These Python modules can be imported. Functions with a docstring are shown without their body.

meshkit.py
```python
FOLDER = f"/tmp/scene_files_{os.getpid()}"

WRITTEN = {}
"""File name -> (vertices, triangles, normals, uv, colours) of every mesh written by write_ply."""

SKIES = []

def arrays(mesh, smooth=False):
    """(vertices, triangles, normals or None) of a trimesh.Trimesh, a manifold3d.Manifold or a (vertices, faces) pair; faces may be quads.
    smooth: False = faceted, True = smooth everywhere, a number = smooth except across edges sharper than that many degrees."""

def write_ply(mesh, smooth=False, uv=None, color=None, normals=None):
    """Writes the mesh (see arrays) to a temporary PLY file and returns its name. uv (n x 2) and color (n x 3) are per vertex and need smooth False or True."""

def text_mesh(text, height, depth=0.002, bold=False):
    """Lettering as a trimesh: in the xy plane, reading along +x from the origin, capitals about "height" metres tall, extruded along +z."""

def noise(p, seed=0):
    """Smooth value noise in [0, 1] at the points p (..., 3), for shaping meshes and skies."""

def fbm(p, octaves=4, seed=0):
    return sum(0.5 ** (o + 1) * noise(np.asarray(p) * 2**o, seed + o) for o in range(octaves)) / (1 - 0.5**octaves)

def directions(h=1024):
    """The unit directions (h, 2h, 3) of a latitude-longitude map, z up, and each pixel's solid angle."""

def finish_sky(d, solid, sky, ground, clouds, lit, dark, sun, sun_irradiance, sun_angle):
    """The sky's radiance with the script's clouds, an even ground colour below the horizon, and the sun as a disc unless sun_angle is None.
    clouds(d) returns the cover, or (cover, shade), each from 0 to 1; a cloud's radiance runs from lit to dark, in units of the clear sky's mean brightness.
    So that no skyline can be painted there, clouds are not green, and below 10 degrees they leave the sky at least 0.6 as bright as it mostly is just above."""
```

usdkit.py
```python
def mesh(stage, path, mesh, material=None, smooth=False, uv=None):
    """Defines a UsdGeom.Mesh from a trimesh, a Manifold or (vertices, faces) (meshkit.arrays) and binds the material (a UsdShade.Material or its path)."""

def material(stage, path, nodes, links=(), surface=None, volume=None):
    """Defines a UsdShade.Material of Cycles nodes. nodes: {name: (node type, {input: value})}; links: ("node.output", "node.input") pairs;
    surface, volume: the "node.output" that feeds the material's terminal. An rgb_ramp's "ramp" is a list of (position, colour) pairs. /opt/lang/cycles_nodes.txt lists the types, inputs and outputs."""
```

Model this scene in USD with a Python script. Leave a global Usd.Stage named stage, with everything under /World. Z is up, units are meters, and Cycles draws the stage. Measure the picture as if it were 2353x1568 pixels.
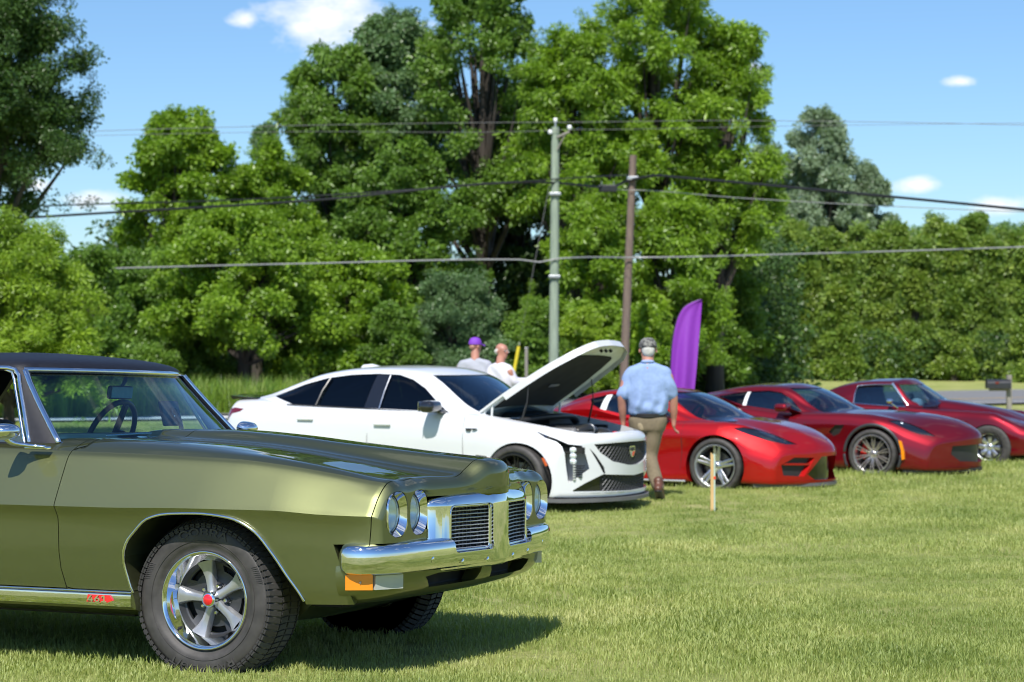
import math, os
import numpy as np, trimesh, usdkit, meshkit
import manifold3d as m3
from scipy.interpolate import PchipInterpolator
from shapely.geometry import Polygon, LineString
from pxr import Usd, UsdGeom, UsdLux, UsdShade, Gf, Sdf, Vt
stage = Usd.Stage.CreateInMemory()
UsdGeom.SetStageUpAxis(stage, 'Z'); UsdGeom.SetStageMetersPerUnit(stage, 1.0)
UsdGeom.Xform.Define(stage, '/World'); UsdGeom.Scope.Define(stage, '/World/Looks')
rng = np.random.default_rng(7)
PI = math.pi
# ------------------------------------------------------------------ camera
EYE = 1.36
cam = UsdGeom.Camera.Define(stage, '/World/camera')
cam.CreateFocalLengthAttr(70.0); cam.CreateHorizontalApertureAttr(36.0)
cam.CreateFStopAttr(5.0); cam.CreateFocusDistanceAttr(8.3); cam.CreateExposureAttr(0.5)
cam.CreateClippingRangeAttr(Gf.Vec2f(0.05, 5000))
cx = UsdGeom.Xformable(cam); cx.AddTranslateOp().Set(Gf.Vec3d(0, 0, EYE)); cx.AddRotateXOp().Set(90.388)
# ------------------------------------------------------------------ sky and sun
SUN_EL = math.radians(51); SUN_H = np.array([-0.17, -0.985])
SUN_ROT = math.atan2(SUN_H[0], SUN_H[1])
to_sun = np.array([SUN_H[0]*math.cos(SUN_EL), SUN_H[1]*math.cos(SUN_EL), math.sin(SUN_EL)])
def ramp2(a, b, c0=(0,0,0), c1=(1,1,1)): return [(0.0, c0), (a, c0), (b, c1), (1.0, c1)]
sky = UsdLux.DomeLight.Define(stage, '/World/sky')
sky.GetPrim().SetCustomDataByKey('label', 'blue summer sky with a few small white clouds')
sky.GetPrim().SetCustomDataByKey('category', 'sky'); sky.GetPrim().SetCustomDataByKey('kind', 'structure')
def cloud_blob(k, d, size, stretch):
    """nodes of one cumulus: a soft blob round direction d, broken up by the shared noise"""
    d = np.array(d, float); d /= np.linalg.norm(d)
    n = {f'cs{k}': ('vector_math', {'math_type': 'subtract', 'vector2': tuple(d)}),
         f'cm{k}': ('vector_math', {'math_type': 'multiply', 'vector2': (1/(size*stretch), 1/(size*stretch), 1/size)}),
         f'cl{k}': ('vector_math', {'math_type': 'length'}),
         f'cr{k}': ('map_range', {'from_min': 1.0, 'from_max': 0.0, 'to_min': -0.35, 'to_max': 0.52, 'clamp': True})}
    l = [('dir.generated', f'cs{k}.vector1'), (f'cs{k}.vector', f'cm{k}.vector1'), (f'cm{k}.vector', f'cl{k}.vector1'), (f'cl{k}.value', f'cr{k}.value')]
    return n, l
def pxdir(u, v):   # direction of a photograph point given in a 2353 px wide frame
    f = 70/36*2353; return ((u-1176)/f, 1.0, (815-v)/f)
sn = {'dir': ('texture_coordinate', {}), 'sky': ('sky_texture', {'sky_type': 'single_scattering', 'sun_disc': False, 'sun_elevation': SUN_EL, 'sun_rotation': SUN_ROT, 'air_density': 1.15, 'aerosol_density': 0.12, 'ozone_density': 2.2}),
      'map': ('mapping', {'scale': (1.0, 1.0, 2.0)}),
      'n': ('noise_texture', {'scale': 34.0, 'detail': 9.0, 'roughness': 0.66}),
      'nb': ('noise_texture', {'scale': 3.1, 'detail': 9.0, 'roughness': 0.55, 'distortion': 0.3}),
      'rb': ('rgb_ramp', {'ramp': ramp2(0.56, 0.72)}),
      'sep': ('separate_xyz', {}), 'hi': ('map_range', {'from_min': 0.22, 'from_max': 0.45, 'to_min': 0.0, 'to_max': 0.85, 'clamp': True}),
      'mulb': ('math', {'math_type': 'multiply'})}
sl = [('dir.generated', 'sky.vector'), ('dir.generated', 'map.vector'), ('map.vector', 'n.vector'), ('map.vector', 'nb.vector'), ('nb.fac', 'rb.fac'),
      ('dir.generated', 'sep.vector'), ('sep.z', 'hi.value'), ('rb.color', 'mulb.value1'), ('hi.result', 'mulb.value2')]
last = None
for k, (u, v, s, st) in enumerate([(755, 42, .040, 2.1), (700, 62, .018, 1.9), (560, 45, .012, 1.5), (2110, 425, .010, 2.6), (2205, 187, .006, 3.0), (1727, 165, .012, 1.2), (1590, 280, .014, 2.0), (215, 455, .012, 3.0), (135, 258, .007, 2.2), (2300, 470, .012, 3.0), (85, 425, .010, 2.0)]):
    n, l = cloud_blob(k, pxdir(u, v), s, st); sn.update(n); sl += l
    if last is not None:
        sn[f'mx{k}'] = ('math', {'math_type': 'maximum'}); sl += [(last, f'mx{k}.value1'), (f'cr{k}.result', f'mx{k}.value2')]; last = f'mx{k}.value'
    else: last = f'cr{k}.result'
sn.update({'addn': ('math', {'math_type': 'add'}), 'tint': ('mix', {'mix_type': 'multiply', 'fac': 1.0, 'color2': (.66, .86, 1.10)}), 'rc': ('rgb_ramp', {'ramp': ramp2(0.58, 1.0)}),
           'tot': ('math', {'math_type': 'maximum'}), 'cm': ('mix', {'mix_type': 'mix', 'color2': (9.0, 9.2, 9.6)}), 'bg': ('background_shader', {'strength': 0.088})})
sl += [(last, 'addn.value1'), ('n.fac', 'addn.value2'), ('addn.value', 'rc.fac'), ('rc.color', 'tot.value1'), ('mulb.value', 'tot.value2'),
       ('tot.value', 'cm.fac'), ('sky.color', 'tint.color1'), ('tint.color', 'cm.color1'), ('cm.color', 'bg.color')]
skym = usdkit.material(stage, '/World/Looks/sky_air', sn, sl, surface='bg.background')
UsdShade.MaterialBindingAPI.Apply(sky.GetPrim()).Bind(skym)
sun = UsdLux.DistantLight.Define(stage, '/World/sun')
sun.CreateNormalizeAttr(True); sun.CreateIntensityAttr(1.2); sun.CreateAngleAttr(0.53); sun.CreateColorAttr(Gf.Vec3f(1.0, 0.955, 0.88))
zax = Gf.Vec3d(*map(float, to_sun)); m = Gf.Matrix4d(); m.SetRotate(Gf.Rotation(Gf.Vec3d(0, 0, 1), zax))
UsdGeom.Xformable(sun).AddTransformOp().Set(m)
# ------------------------------------------------------------------ helpers
_used = {}
def numbered(base):
    k = _used.get(base, -1) + 1; _used[base] = k
    return base if k == 0 else f'{base}_{k:03d}'
def tag(p, label=None, cat=None, group=None, kind=None):
    p = p.GetPrim() if hasattr(p, 'GetPrim') else p
    for k, v in (('label', label), ('category', cat), ('group', group), ('kind', kind)):
        if v: p.SetCustomDataByKey(k, v)
    return p
def frame(f, l, u, o):
    m = Gf.Matrix4d(1.0)
    for i, a in enumerate((f, l, u)): m.SetRow(i, Gf.Vec4d(float(a[0]), float(a[1]), float(a[2]), 0))
    m.SetRow(3, Gf.Vec4d(float(o[0]), float(o[1]), float(o[2]), 1)); return m
def thing(name, label, cat, loc=(0, 0, 0), rotz=0.0, matrix=None, group=None):
    x = UsdGeom.Xform.Define(stage, '/World/' + numbered('/World/' + name).split('/')[-1])
    if matrix is None:
        c, s = math.cos(rotz), math.sin(rotz); matrix = frame((c, s, 0), (-s, c, 0), (0, 0, 1), loc)
    x.AddTransformOp().Set(matrix)
    return tag(x, label, cat, group)
def part(parent, name, mesh, mat, smooth=35, label=None, kind=None):
    root = '/World' if parent is None else str(parent.GetPath())
    path = numbered(root + '/' + name)
    p = usdkit.mesh(stage, path, mesh, M[mat] if isinstance(mat, str) else mat, smooth).GetPrim()
    if label or kind: tag(p, label, kind=kind)
    return p
def man(v, f=None):
    if f is None: v, f = np.asarray(v.vertices), np.asarray(v.faces)
    v = np.asarray(v, np.float32); f = np.asarray(f, np.uint32)
    if f.shape[1] == 4: f = np.vstack([f[:, [0, 1, 2]], f[:, [0, 2, 3]]])
    g = m3.Mesh(v, f); g.merge(); r = m3.Manifold(g)
    if r.status() != m3.Error.NoError: raise RuntimeError('manifold ' + str(r.status()))
    if r.volume() < 0:
        g = m3.Mesh(v, f[:, ::-1].copy()); g.merge(); r = m3.Manifold(g)
    return r
def tm(x):
    m = x.to_mesh(); return trimesh.Trimesh(m.vert_properties[:, :3], m.tri_verts, process=False)
def cat(*ms):
    ms = [tm(m) if isinstance(m, m3.Manifold) else m for m in ms]
    return trimesh.util.concatenate([m for m in ms if len(m.faces)])
def xf(mesh, loc=(0, 0, 0), rot=(0, 0, 0), scale=(1, 1, 1)):
    T = trimesh.transformations.euler_matrix(*rot); T[:3, :3] = T[:3, :3] @ np.diag(scale); T[:3, 3] = loc
    m = mesh.copy(); m.apply_transform(T); return m
def mirror_y(x):
    if isinstance(x, m3.Manifold): return x.mirror((0, 1, 0))
    m = x.copy(); m.vertices = m.vertices*[1, -1, 1]; m.faces = m.faces[:, ::-1]; return m
def mbox(x0, x1, y0, y1, z0, z1): return m3.Manifold.cube((x1-x0, y1-y0, z1-z0)).translate((x0, y0, z0))
def rbox(x0, x1, y0, y1, z0, z1, r, seg=12):
    r = min(r, .49*(x1-x0), .49*(y1-y0), .49*(z1-z0)); s = m3.Manifold.sphere(r, seg)
    return m3.Manifold.batch_hull([s.translate((x, y, z)) for x in (x0+r, x1-r) for y in (y0+r, y1-r) for z in (z0+r, z1-r)])
def prism(poly, axis, a, b):
    """a 2-D outline extruded along axis from a to b; the outline's coordinates are the two other axes in order"""
    P = Polygon(poly)
    if not P.is_valid: P = P.buffer(0)
    c = m3.CrossSection([np.asarray(P.exterior.coords)[:-1]], m3.FillRule.NonZero)
    e = m3.Manifold.extrude(c, b - a)
    e = e.translate((0, 0, a))
    if axis == 'z': return e
    T = np.zeros((3, 4))
    if axis == 'y': T[0, 0] = 1; T[2, 1] = 1; T[1, 2] = 1       # (x,z) outline
    else: T[1, 0] = 1; T[2, 1] = 1; T[0, 2] = 1                 # (y,z) outline
    r = e.transform(T)
    return r
def rrect(w, h, r, n=6):
    r = min(r, w/2-1e-4, h/2-1e-4); p = []
    for cxx, cyy, a0 in ((w/2-r, h/2-r, 0), (-w/2+r, h/2-r, 90), (-w/2+r, -h/2+r, 180), (w/2-r, -h/2+r, 270)):
        for t in np.linspace(0, 90, n): p.append((cxx+r*math.cos(math.radians(a0+t)), cyy+r*math.sin(math.radians(a0+t))))
    return np.array(p)
def tube(path, rad, sides=8, closed=False, flat=1.0, up=None):
    """a swept tube along 3-D points; rad may vary"""
    p = np.asarray(path, float); n = len(p)
    t = np.roll(p, -1, 0)-np.roll(p, 1, 0) if closed else np.gradient(p, axis=0)
    t /= np.linalg.norm(t, axis=1, keepdims=True)+1e-12
    u = np.asarray(up if up is not None else ((0, 0, 1) if abs(t[:, 2]).mean() < .8 else (1, 0, 0)), float)
    a = np.cross(t, u); a /= np.linalg.norm(a, axis=1, keepdims=True)+1e-12; b = np.cross(a, t)
    r = np.broadcast_to(np.asarray(rad, float), (n,)); ang = np.arange(sides)*2*PI/sides
    v = p[:, None]+r[:, None, None]*(np.cos(ang)[None, :, None]*a[:, None]*flat+np.sin(ang)[None, :, None]*b[:, None])
    f = []
    for i in range(n if closed else n-1):
        for j in range(sides): f.append((i*sides+j, i*sides+(j+1) % sides, ((i+1) % n)*sides+(j+1) % sides, ((i+1) % n)*sides+j))
    f = np.array(f); f = np.vstack([f[:, [0, 1, 2]], f[:, [0, 2, 3]]]); v = v.reshape(-1, 3)
    if not closed:
        v = np.vstack([v, p[0], p[-1]]); k = len(v)
        caps = [(j, k-2, (j+1) % sides) for j in range(sides)]+[((n-1)*sides+(j+1) % sides, k-1, (n-1)*sides+j) for j in range(sides)]
        f = np.vstack([f, caps])
    m = trimesh.Trimesh(v, f[:, ::-1], process=False); return m
def bar(a, b, r, sides=8, r2=None): return tube([a, b], [r, r if r2 is None else r2], sides)
def lathe(profile, n=48, axis='y', close=False):
    """profile [(radius, along axis)] turned round the axis"""
    p = np.asarray(profile, float); k = len(p); ang = np.arange(n)*2*PI/n
    v = np.stack([np.outer(np.cos(ang), p[:, 0]), np.tile(p[:, 1], (n, 1)), np.outer(np.sin(ang), p[:, 0])], -1).reshape(-1, 3)
    f = []
    for i in range(n):
        j = (i+1) % n
        for q in range(k if close else k-1): f.append((i*k+q, i*k+(q+1) % k, j*k+(q+1) % k, j*k+q))
    f = np.array(f); f = np.vstack([f[:, [0, 1, 2]], f[:, [0, 2, 3]]])
    m = trimesh.Trimesh(v, f, process=False); m.merge_vertices(); m.update_faces(m.nondegenerate_faces())
    if axis == 'x': m.vertices = m.vertices[:, [1, 0, 2]]; m.faces = m.faces[:, ::-1]
    if axis == 'z': m.vertices = m.vertices[:, [0, 2, 1]]; m.faces = m.faces[:, ::-1]
    return m
def curve(knots):
    k = np.asarray(sorted(knots), float); return [PchipInterpolator(k[:, 0], k[:, i]) for i in range(1, k.shape[1])]
def section_spline(P, crease, seg):
    """P [nx,K,2] control points of half sections -> [nx,N,2], smooth except at the crease indices"""
    K = P.shape[1]; d = np.maximum(np.linalg.norm(np.diff(P, axis=1), axis=2), 1e-4)**.5
    cr = set(crease) | {0, K-1}; sl_ = np.diff(P, axis=1)/d[..., None]; T0 = np.zeros_like(P); T1 = np.zeros_like(P)
    for i in range(K):
        if i in cr:
            if i < K-1: T0[:, i] = sl_[:, i]
            if i > 0: T1[:, i] = sl_[:, i-1]
        else:
            w = d[:, i-1]/(d[:, i-1]+d[:, i]); m = sl_[:, i-1]*(1-w)[:, None]+sl_[:, i]*w[:, None]; T0[:, i] = T1[:, i] = m
    for i in (0, K-1):                                    # ends lie in the mirror plane: tangent across it
        t = np.zeros((P.shape[0], 2)); s = sl_[:, 0] if i == 0 else sl_[:, -1]; t[:, 0] = s[:, 0]
        if i == 0: T0[:, 0] = t
        else: T1[:, K-1] = t
    out = []
    for i in range(K-1):
        t = np.linspace(0, 1, seg, endpoint=False)[None, :, None]; dd = d[:, i, None, None]
        h00, h10, h01, h11 = 2*t**3-3*t**2+1, t**3-2*t**2+t, -2*t**3+3*t**2, t**3-t**2
        out.append(h00*P[:, i, None]+h10*dd*T0[:, i, None]+h01*P[:, i+1, None]+h11*dd*T1[:, i+1, None])
    out.append(P[:, -1:, :]); return np.concatenate(out, 1)
def body_loft(lines, crease, xs, seg=5, round_f=0, round_r=0, warp=None, rz=None, ry=1.0):
    """lines: feature lines from bottom centre to top centre, each [(x,y,z)..]; returns a closed Manifold"""
    xs = np.asarray(xs, float); P = []
    for ln in lines:
        cy, cz = curve(ln); xx = np.clip(xs, min(k[0] for k in ln), max(k[0] for k in ln)); P.append(np.stack([cy(xx), cz(xx)], -1))
    P = np.stack(P, 1); S = section_spline(P, crease, seg); S[:, 0, 0] = 0; S[:, -1, 0] = 0; S[..., 0] = np.maximum(S[..., 0], 0)
    def shrink(i, ins):
        s = S[i]; zc = rz if rz is not None else (s[:, 1].max()+s[:, 1].min())/2; ym = s[:, 0].max()
        up = s[:, 1] > zc; ht = s[:, 1].max()-zc; hb = zc-s[:, 1].min()
        s[:, 0] *= 1-ry*ins/ym; s[up, 1] = zc+(s[up, 1]-zc)*(1-ins/ht); s[~up, 1] = zc+(s[~up, 1]-zc)*(1-ins/hb)
    for i, x in enumerate(xs):
        if round_f and x > xs[-1]-round_f: shrink(i, round_f-math.sqrt(max(round_f**2-(x-(xs[-1]-round_f))**2, 0)))
        if round_r and x < xs[0]+round_r: shrink(i, round_r-math.sqrt(max(round_r**2-((xs[0]+round_r)-x)**2, 0)))
    return ring_solid(xs, S, warp)
def ring_solid(xs, S, warp=None):
    n, h = S.shape[:2]
    ring = np.concatenate([S, S[:, -2:0:-1]*[-1, 1]], 1); r = ring.shape[1]
    v = np.concatenate([np.broadcast_to(np.asarray(xs)[:, None, None], (n, r, 1)), ring], 2).reshape(-1, 3)
    i, j = np.meshgrid(np.arange(n-1), np.arange(r), indexing='ij')
    q = np.stack([i*r+j, i*r+(j+1) % r, (i+1)*r+(j+1) % r, (i+1)*r+j], -1).reshape(-1, 4)
    f = [q[:, [0, 1, 2]], q[:, [0, 2, 3]]]
    MC, extra, nv = 28, [], len(v)                        # caps: a grid between mirrored points, so that the warp can shape them
    for e in (0, n-1):
        b = e*r; c = []; rows = []
        for k in range(1, h-1):
            p0, p1 = v[b+k], v[b+(r-k) % r]; t = np.linspace(0, 1, MC)[1:-1, None]; extra.append(p0*(1-t)+p1*t)
            rows.append([b+k]+list(range(nv, nv+MC-2))+[b+(r-k) % r]); nv += MC-2
        for A, B in zip(rows[:-1], rows[1:]):
            for j in range(MC-1): c += [(A[j], B[j], B[j+1]), (A[j], B[j+1], A[j+1])]
        for j in range(MC-1): c += [(b, rows[0][j], rows[0][j+1]), (b+h-1, rows[-1][j+1], rows[-1][j])]
        c = np.array(c); f.append(c[:, ::-1] if e == 0 else c)
    v = np.vstack([v]+extra)
    f = np.vstack(f)
    if warp is not None: v = warp(v)
    t = trimesh.Trimesh(v, f, process=False)
    if t.volume < 0: f = f[:, ::-1]
    return man(v, f)
def dense(a, b, step, *extra):
    xs = set(np.round(np.arange(a, b, step), 4)) | {a, b}
    for e in extra: xs |= set(np.round(e, 4))
    return np.array(sorted(xs))
def round_xs(b, r, n=9, sgn=1): return b-sgn*r*(1-np.sin(np.linspace(0, PI/2, n)))
def ss(a, b, x): t = np.clip((x-a)/(b-a), 0, 1); return t*t*(3-2*t)
def ground_z(x, y):
    y = np.asarray(y, float); z = -.028*(np.minimum(y, 15)-10.0)
    t = np.clip((y-15)/7, 0, 1); z = z-.028*7*(t-t*t/2)
    x = np.asarray(x, float); q = y-.817*x                         # across the road
    z = z+.45*ss(75, 125, q)+6*ss(140, 420, q)
    return z + 0.0
def sweep_section(path, sec, closed=False):
    """sec [(out, up)] carried along plan points path [(x,y,z)]; out is to the right of travel in plan"""
    p = np.asarray(path, float); s = np.asarray(sec, float)
    if np.sum(s[:, 0]*np.roll(s[:, 1], -1)-s[:, 1]*np.roll(s[:, 0], -1)) < 0: s = s[::-1]
    t = np.roll(p, -1, 0)-np.roll(p, 1, 0) if closed else np.gradient(p, axis=0)
    t[:, 2] = 0; t /= np.linalg.norm(t, axis=1, keepdims=True); nrm = np.stack([t[:, 1], -t[:, 0], 0*t[:, 0]], -1)
    v = p[:, None]+s[None, :, :1]*nrm[:, None]+np.array([0, 0, 1.])*s[None, :, 1:]
    n, k = len(p), len(s); f = []
    for i in range(n-1+closed):
        for j in range(k): f.append((i*k+j, i*k+(j+1) % k, ((i+1) % n)*k+(j+1) % k, ((i+1) % n)*k+j))
    f = np.array(f); f = np.vstack([f[:, [0, 1, 2]], f[:, [0, 2, 3]]])
    if not closed:
        tri = m3.triangulate([s]); f = np.vstack([f, tri[:, ::-1], tri+(n-1)*k])
    m_ = trimesh.Trimesh(v.reshape(-1, 3), f, process=False)
    return man(m_.vertices, m_.faces if m_.volume > 0 else m_.faces[:, ::-1])
def resample(pts, n):
    p = np.asarray(pts, float); d = np.r_[0, np.cumsum(np.linalg.norm(np.diff(p, axis=0), axis=1))]; t = np.linspace(0, d[-1], n)
    return np.stack([PchipInterpolator(d, p[:, i])(t) for i in range(p.shape[1])], -1)

# ------------------------------------------------------------------ materials
M = {}
def mat(name, nodes, links=(), surface='p.BSDF', volume=None):
    M[name] = usdkit.material(stage, '/World/Looks/' + name, nodes, links, surface=surface, volume=volume); return M[name]
def plain(name, col, rough=.5, metal=0.0, **kw):
    """one colour with a faint uneven tone and roughness"""
    lo = tuple(c*.9 for c in col); hi = tuple(min(c*1.1, 1) for c in col)
    mat(name, {'tc': ('texture_coordinate', {}), 'n': ('noise_texture', {'scale': kw.pop('nscale', 9.0), 'detail': 5.0}),
               'r': ('rgb_ramp', {'ramp': [(0.3, lo), (0.7, hi)]}), 'q': ('map_range', {'from_min': .3, 'from_max': .7, 'to_min': rough*.88, 'to_max': min(rough*1.15, 1)}),
               'p': ('principled_bsdf', {'metallic': metal, **kw})},
        [('tc.object', 'n.vector'), ('n.fac', 'r.fac'), ('n.fac', 'q.value'), ('r.color', 'p.base_color'), ('q.result', 'p.roughness')])
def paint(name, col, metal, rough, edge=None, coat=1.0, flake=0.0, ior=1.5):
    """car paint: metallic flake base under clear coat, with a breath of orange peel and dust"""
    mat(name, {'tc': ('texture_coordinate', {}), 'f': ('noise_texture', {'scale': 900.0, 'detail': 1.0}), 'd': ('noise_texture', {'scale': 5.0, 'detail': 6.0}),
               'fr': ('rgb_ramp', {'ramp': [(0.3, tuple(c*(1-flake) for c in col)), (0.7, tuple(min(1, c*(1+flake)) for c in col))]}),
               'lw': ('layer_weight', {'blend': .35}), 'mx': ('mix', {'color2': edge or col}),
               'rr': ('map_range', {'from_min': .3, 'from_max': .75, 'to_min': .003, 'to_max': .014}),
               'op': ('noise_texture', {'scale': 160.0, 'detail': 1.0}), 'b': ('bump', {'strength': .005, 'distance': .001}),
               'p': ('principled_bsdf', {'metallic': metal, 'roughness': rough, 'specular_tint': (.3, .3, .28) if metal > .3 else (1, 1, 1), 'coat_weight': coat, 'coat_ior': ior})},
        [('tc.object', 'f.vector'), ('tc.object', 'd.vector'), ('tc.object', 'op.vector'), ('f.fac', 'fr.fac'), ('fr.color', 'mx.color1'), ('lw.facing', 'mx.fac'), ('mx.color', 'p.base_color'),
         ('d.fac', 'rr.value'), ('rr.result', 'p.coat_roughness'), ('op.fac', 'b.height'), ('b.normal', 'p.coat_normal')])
def glass(name, tint, f0=.045, rough=0.0, band=None):
    n = {'lw': ('layer_weight', {'blend': .5}), 'pw': ('math', {'math_type': 'power', 'value2': 5.0}), 'f': ('math', {'math_type': 'multiply_add', 'value2': .9, 'value3': f0}), 't': ('transparent_bsdf', {'color': tint}), 'g': ('glossy_bsdf', {'color': (1, 1, 1), 'roughness': rough}), 'm': ('mix_closure', {})}
    l = [('lw.facing', 'pw.value1'), ('pw.value', 'f.value1'), ('f.value', 'm.fac'), ('t.BSDF', 'm.closure1'), ('g.BSDF', 'm.closure2')]
    if band:
        n.update({'tc': ('texture_coordinate', {}), 's': ('separate_xyz', {}), 'r': ('map_range', {'from_min': band[0], 'from_max': band[1], 'clamp': True}), 'c': ('mix', {'color1': tint, 'color2': band[2]})})
        l += [('tc.object', 's.vector'), ('s.z', 'r.value'), ('r.result', 'c.fac'), ('c.color', 't.color')]
    mat(name, n, l, surface='m.closure')
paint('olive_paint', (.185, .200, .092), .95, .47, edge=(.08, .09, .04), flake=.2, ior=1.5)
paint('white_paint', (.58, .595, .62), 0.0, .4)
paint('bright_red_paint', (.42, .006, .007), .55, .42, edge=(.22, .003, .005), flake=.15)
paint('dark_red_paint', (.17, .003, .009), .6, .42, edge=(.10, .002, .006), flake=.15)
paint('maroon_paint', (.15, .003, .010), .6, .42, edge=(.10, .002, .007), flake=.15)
mat('chrome', {'tc': ('texture_coordinate', {}), 'n': ('noise_texture', {'scale': 7.0, 'detail': 6.0}), 'r': ('map_range', {'from_min': .35, 'from_max': .75, 'to_min': .015, 'to_max': .075}), 'w': ('noise_texture', {'scale': 16.0, 'detail': 2.0}), 'b': ('bump', {'strength': .035, 'distance': .01}),
               'p': ('principled_bsdf', {'metallic': 1.0, 'base_color': (.80, .81, .83)})},
    [('tc.object', 'n.vector'), ('tc.object', 'w.vector'), ('n.fac', 'r.value'), ('r.result', 'p.roughness'), ('w.fac', 'b.height'), ('b.normal', 'p.normal')])
plain('bright_trim', (.72, .73, .75), .12, 1.0); plain('silver_wheel', (.62, .63, .65), .26, .9); plain('grey_wheel', (.46, .43, .41), .25, .8)
plain('dark_wheel', (.035, .035, .037), .3, .6); plain('gunmetal', (.055, .057, .062), .42, .55); plain('spoke_silver', (.36, .37, .39), .32, .6); plain('brake_iron', (.22, .21, .20), .4, .9)
plain('black_plastic', (.018, .018, .019), .42); plain('gloss_black', (.010, .010, .012), .06, 0.0, coat_weight=1.0); plain('black_trim', (.02, .02, .021), .3)
plain('underbody', (.012, .012, .012), .8); plain('dark_cloth', (.02, .026, .03), .75); plain('dash_teal', (.03, .055, .066), .5); plain('mirror_reflection_teal', (.10, .22, .28), .3); plain('hood_liner', (.014, .0135, .013), .95)
plain('hood_underside', (.66, .68, .68), .35); plain('primer_grey', (.10, .10, .105), .5); plain('hose_black', (.02, .02, .02), .35); plain('engine_grey', (.13, .13, .135), .5)
plain('amber_lens', (.75, .22, .008), .12, 0.0, coat_weight=1.0); plain('red_lens', (.13, .004, .006), .08, 0.0, coat_weight=1.0); plain('red_gloss', (.62, .012, .02), .12, 0.0, coat_weight=1.0)
plain('clear_lens', (.42, .44, .42), .12, 0.0, coat_weight=1.0); plain('lamp_reflector', (.80, .84, .86), .25, .5); plain('caliper_red', (.55, .01, .008), .3)
plain('side_amber', (.85, .26, .01), .15, 0.0, coat_weight=1.0); plain('side_red', (.50, .07, .01), .15, 0.0, coat_weight=1.0)
glass('window_glass', (.72, .86, .90), band=(1.215, 1.285, (.15, .22, .42))); glass('tinted_glass', (.16, .20, .24)); glass('sedan_windscreen', (.50, .64, .72), .11); glass('coupe_glass', (.60, .72, .76), .10); glass('lamp_glass', (.90, .94, .95))
def bumpy(name, col, rough, scale, strength, dist, lo=.8, hi=1.2, **kw):
    mat(name, {'tc': ('texture_coordinate', {}), 'n': ('noise_texture', {'scale': scale, 'detail': 6.0, 'roughness': .6}), 'v': ('noise_texture', {'scale': scale*.13, 'detail': 4.0}),
               'r': ('rgb_ramp', {'ramp': [(0.3, tuple(c*lo for c in col)), (0.7, tuple(min(1, c*hi) for c in col))]}), 'b': ('bump', {'strength': strength, 'distance': dist}), 'p': ('principled_bsdf', {'roughness': rough, **kw})},
        [('tc.object', 'n.vector'), ('tc.object', 'v.vector'), ('v.fac', 'r.fac'), ('r.color', 'p.base_color'), ('n.fac', 'b.height'), ('b.normal', 'p.normal')])
bumpy('vinyl_roof', (.009, .010, .016), .5, 420.0, .5, .002, specular_ior_level=.28); bumpy('tyre_rubber', (.040, .037, .036), .62, 150.0, .25, .002, .7, 1.35); bumpy('tread_rubber', (.026, .025, .025), .75, 90.0, .4, .003, .7, 1.4)
bumpy('skin', (.38, .20, .14), .5, 60.0, .1, .002, .85, 1.12, subsurface_weight=.08, subsurface_scale=.01); bumpy('ruddy_skin', (.41, .19, .14), .48, 60.0, .1, .002, .85, 1.12)
bumpy('grey_hair', (.55, .54, .52), .6, 220.0, .6, .004); bumpy('blue_shirt_cloth', (.22, .315, .53), .8, 260.0, .25, .002, .92, 1.08); bumpy('khaki_cloth', (.15, .12, .075), .85, 260.0, .3, .002, .88, 1.1)
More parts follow.
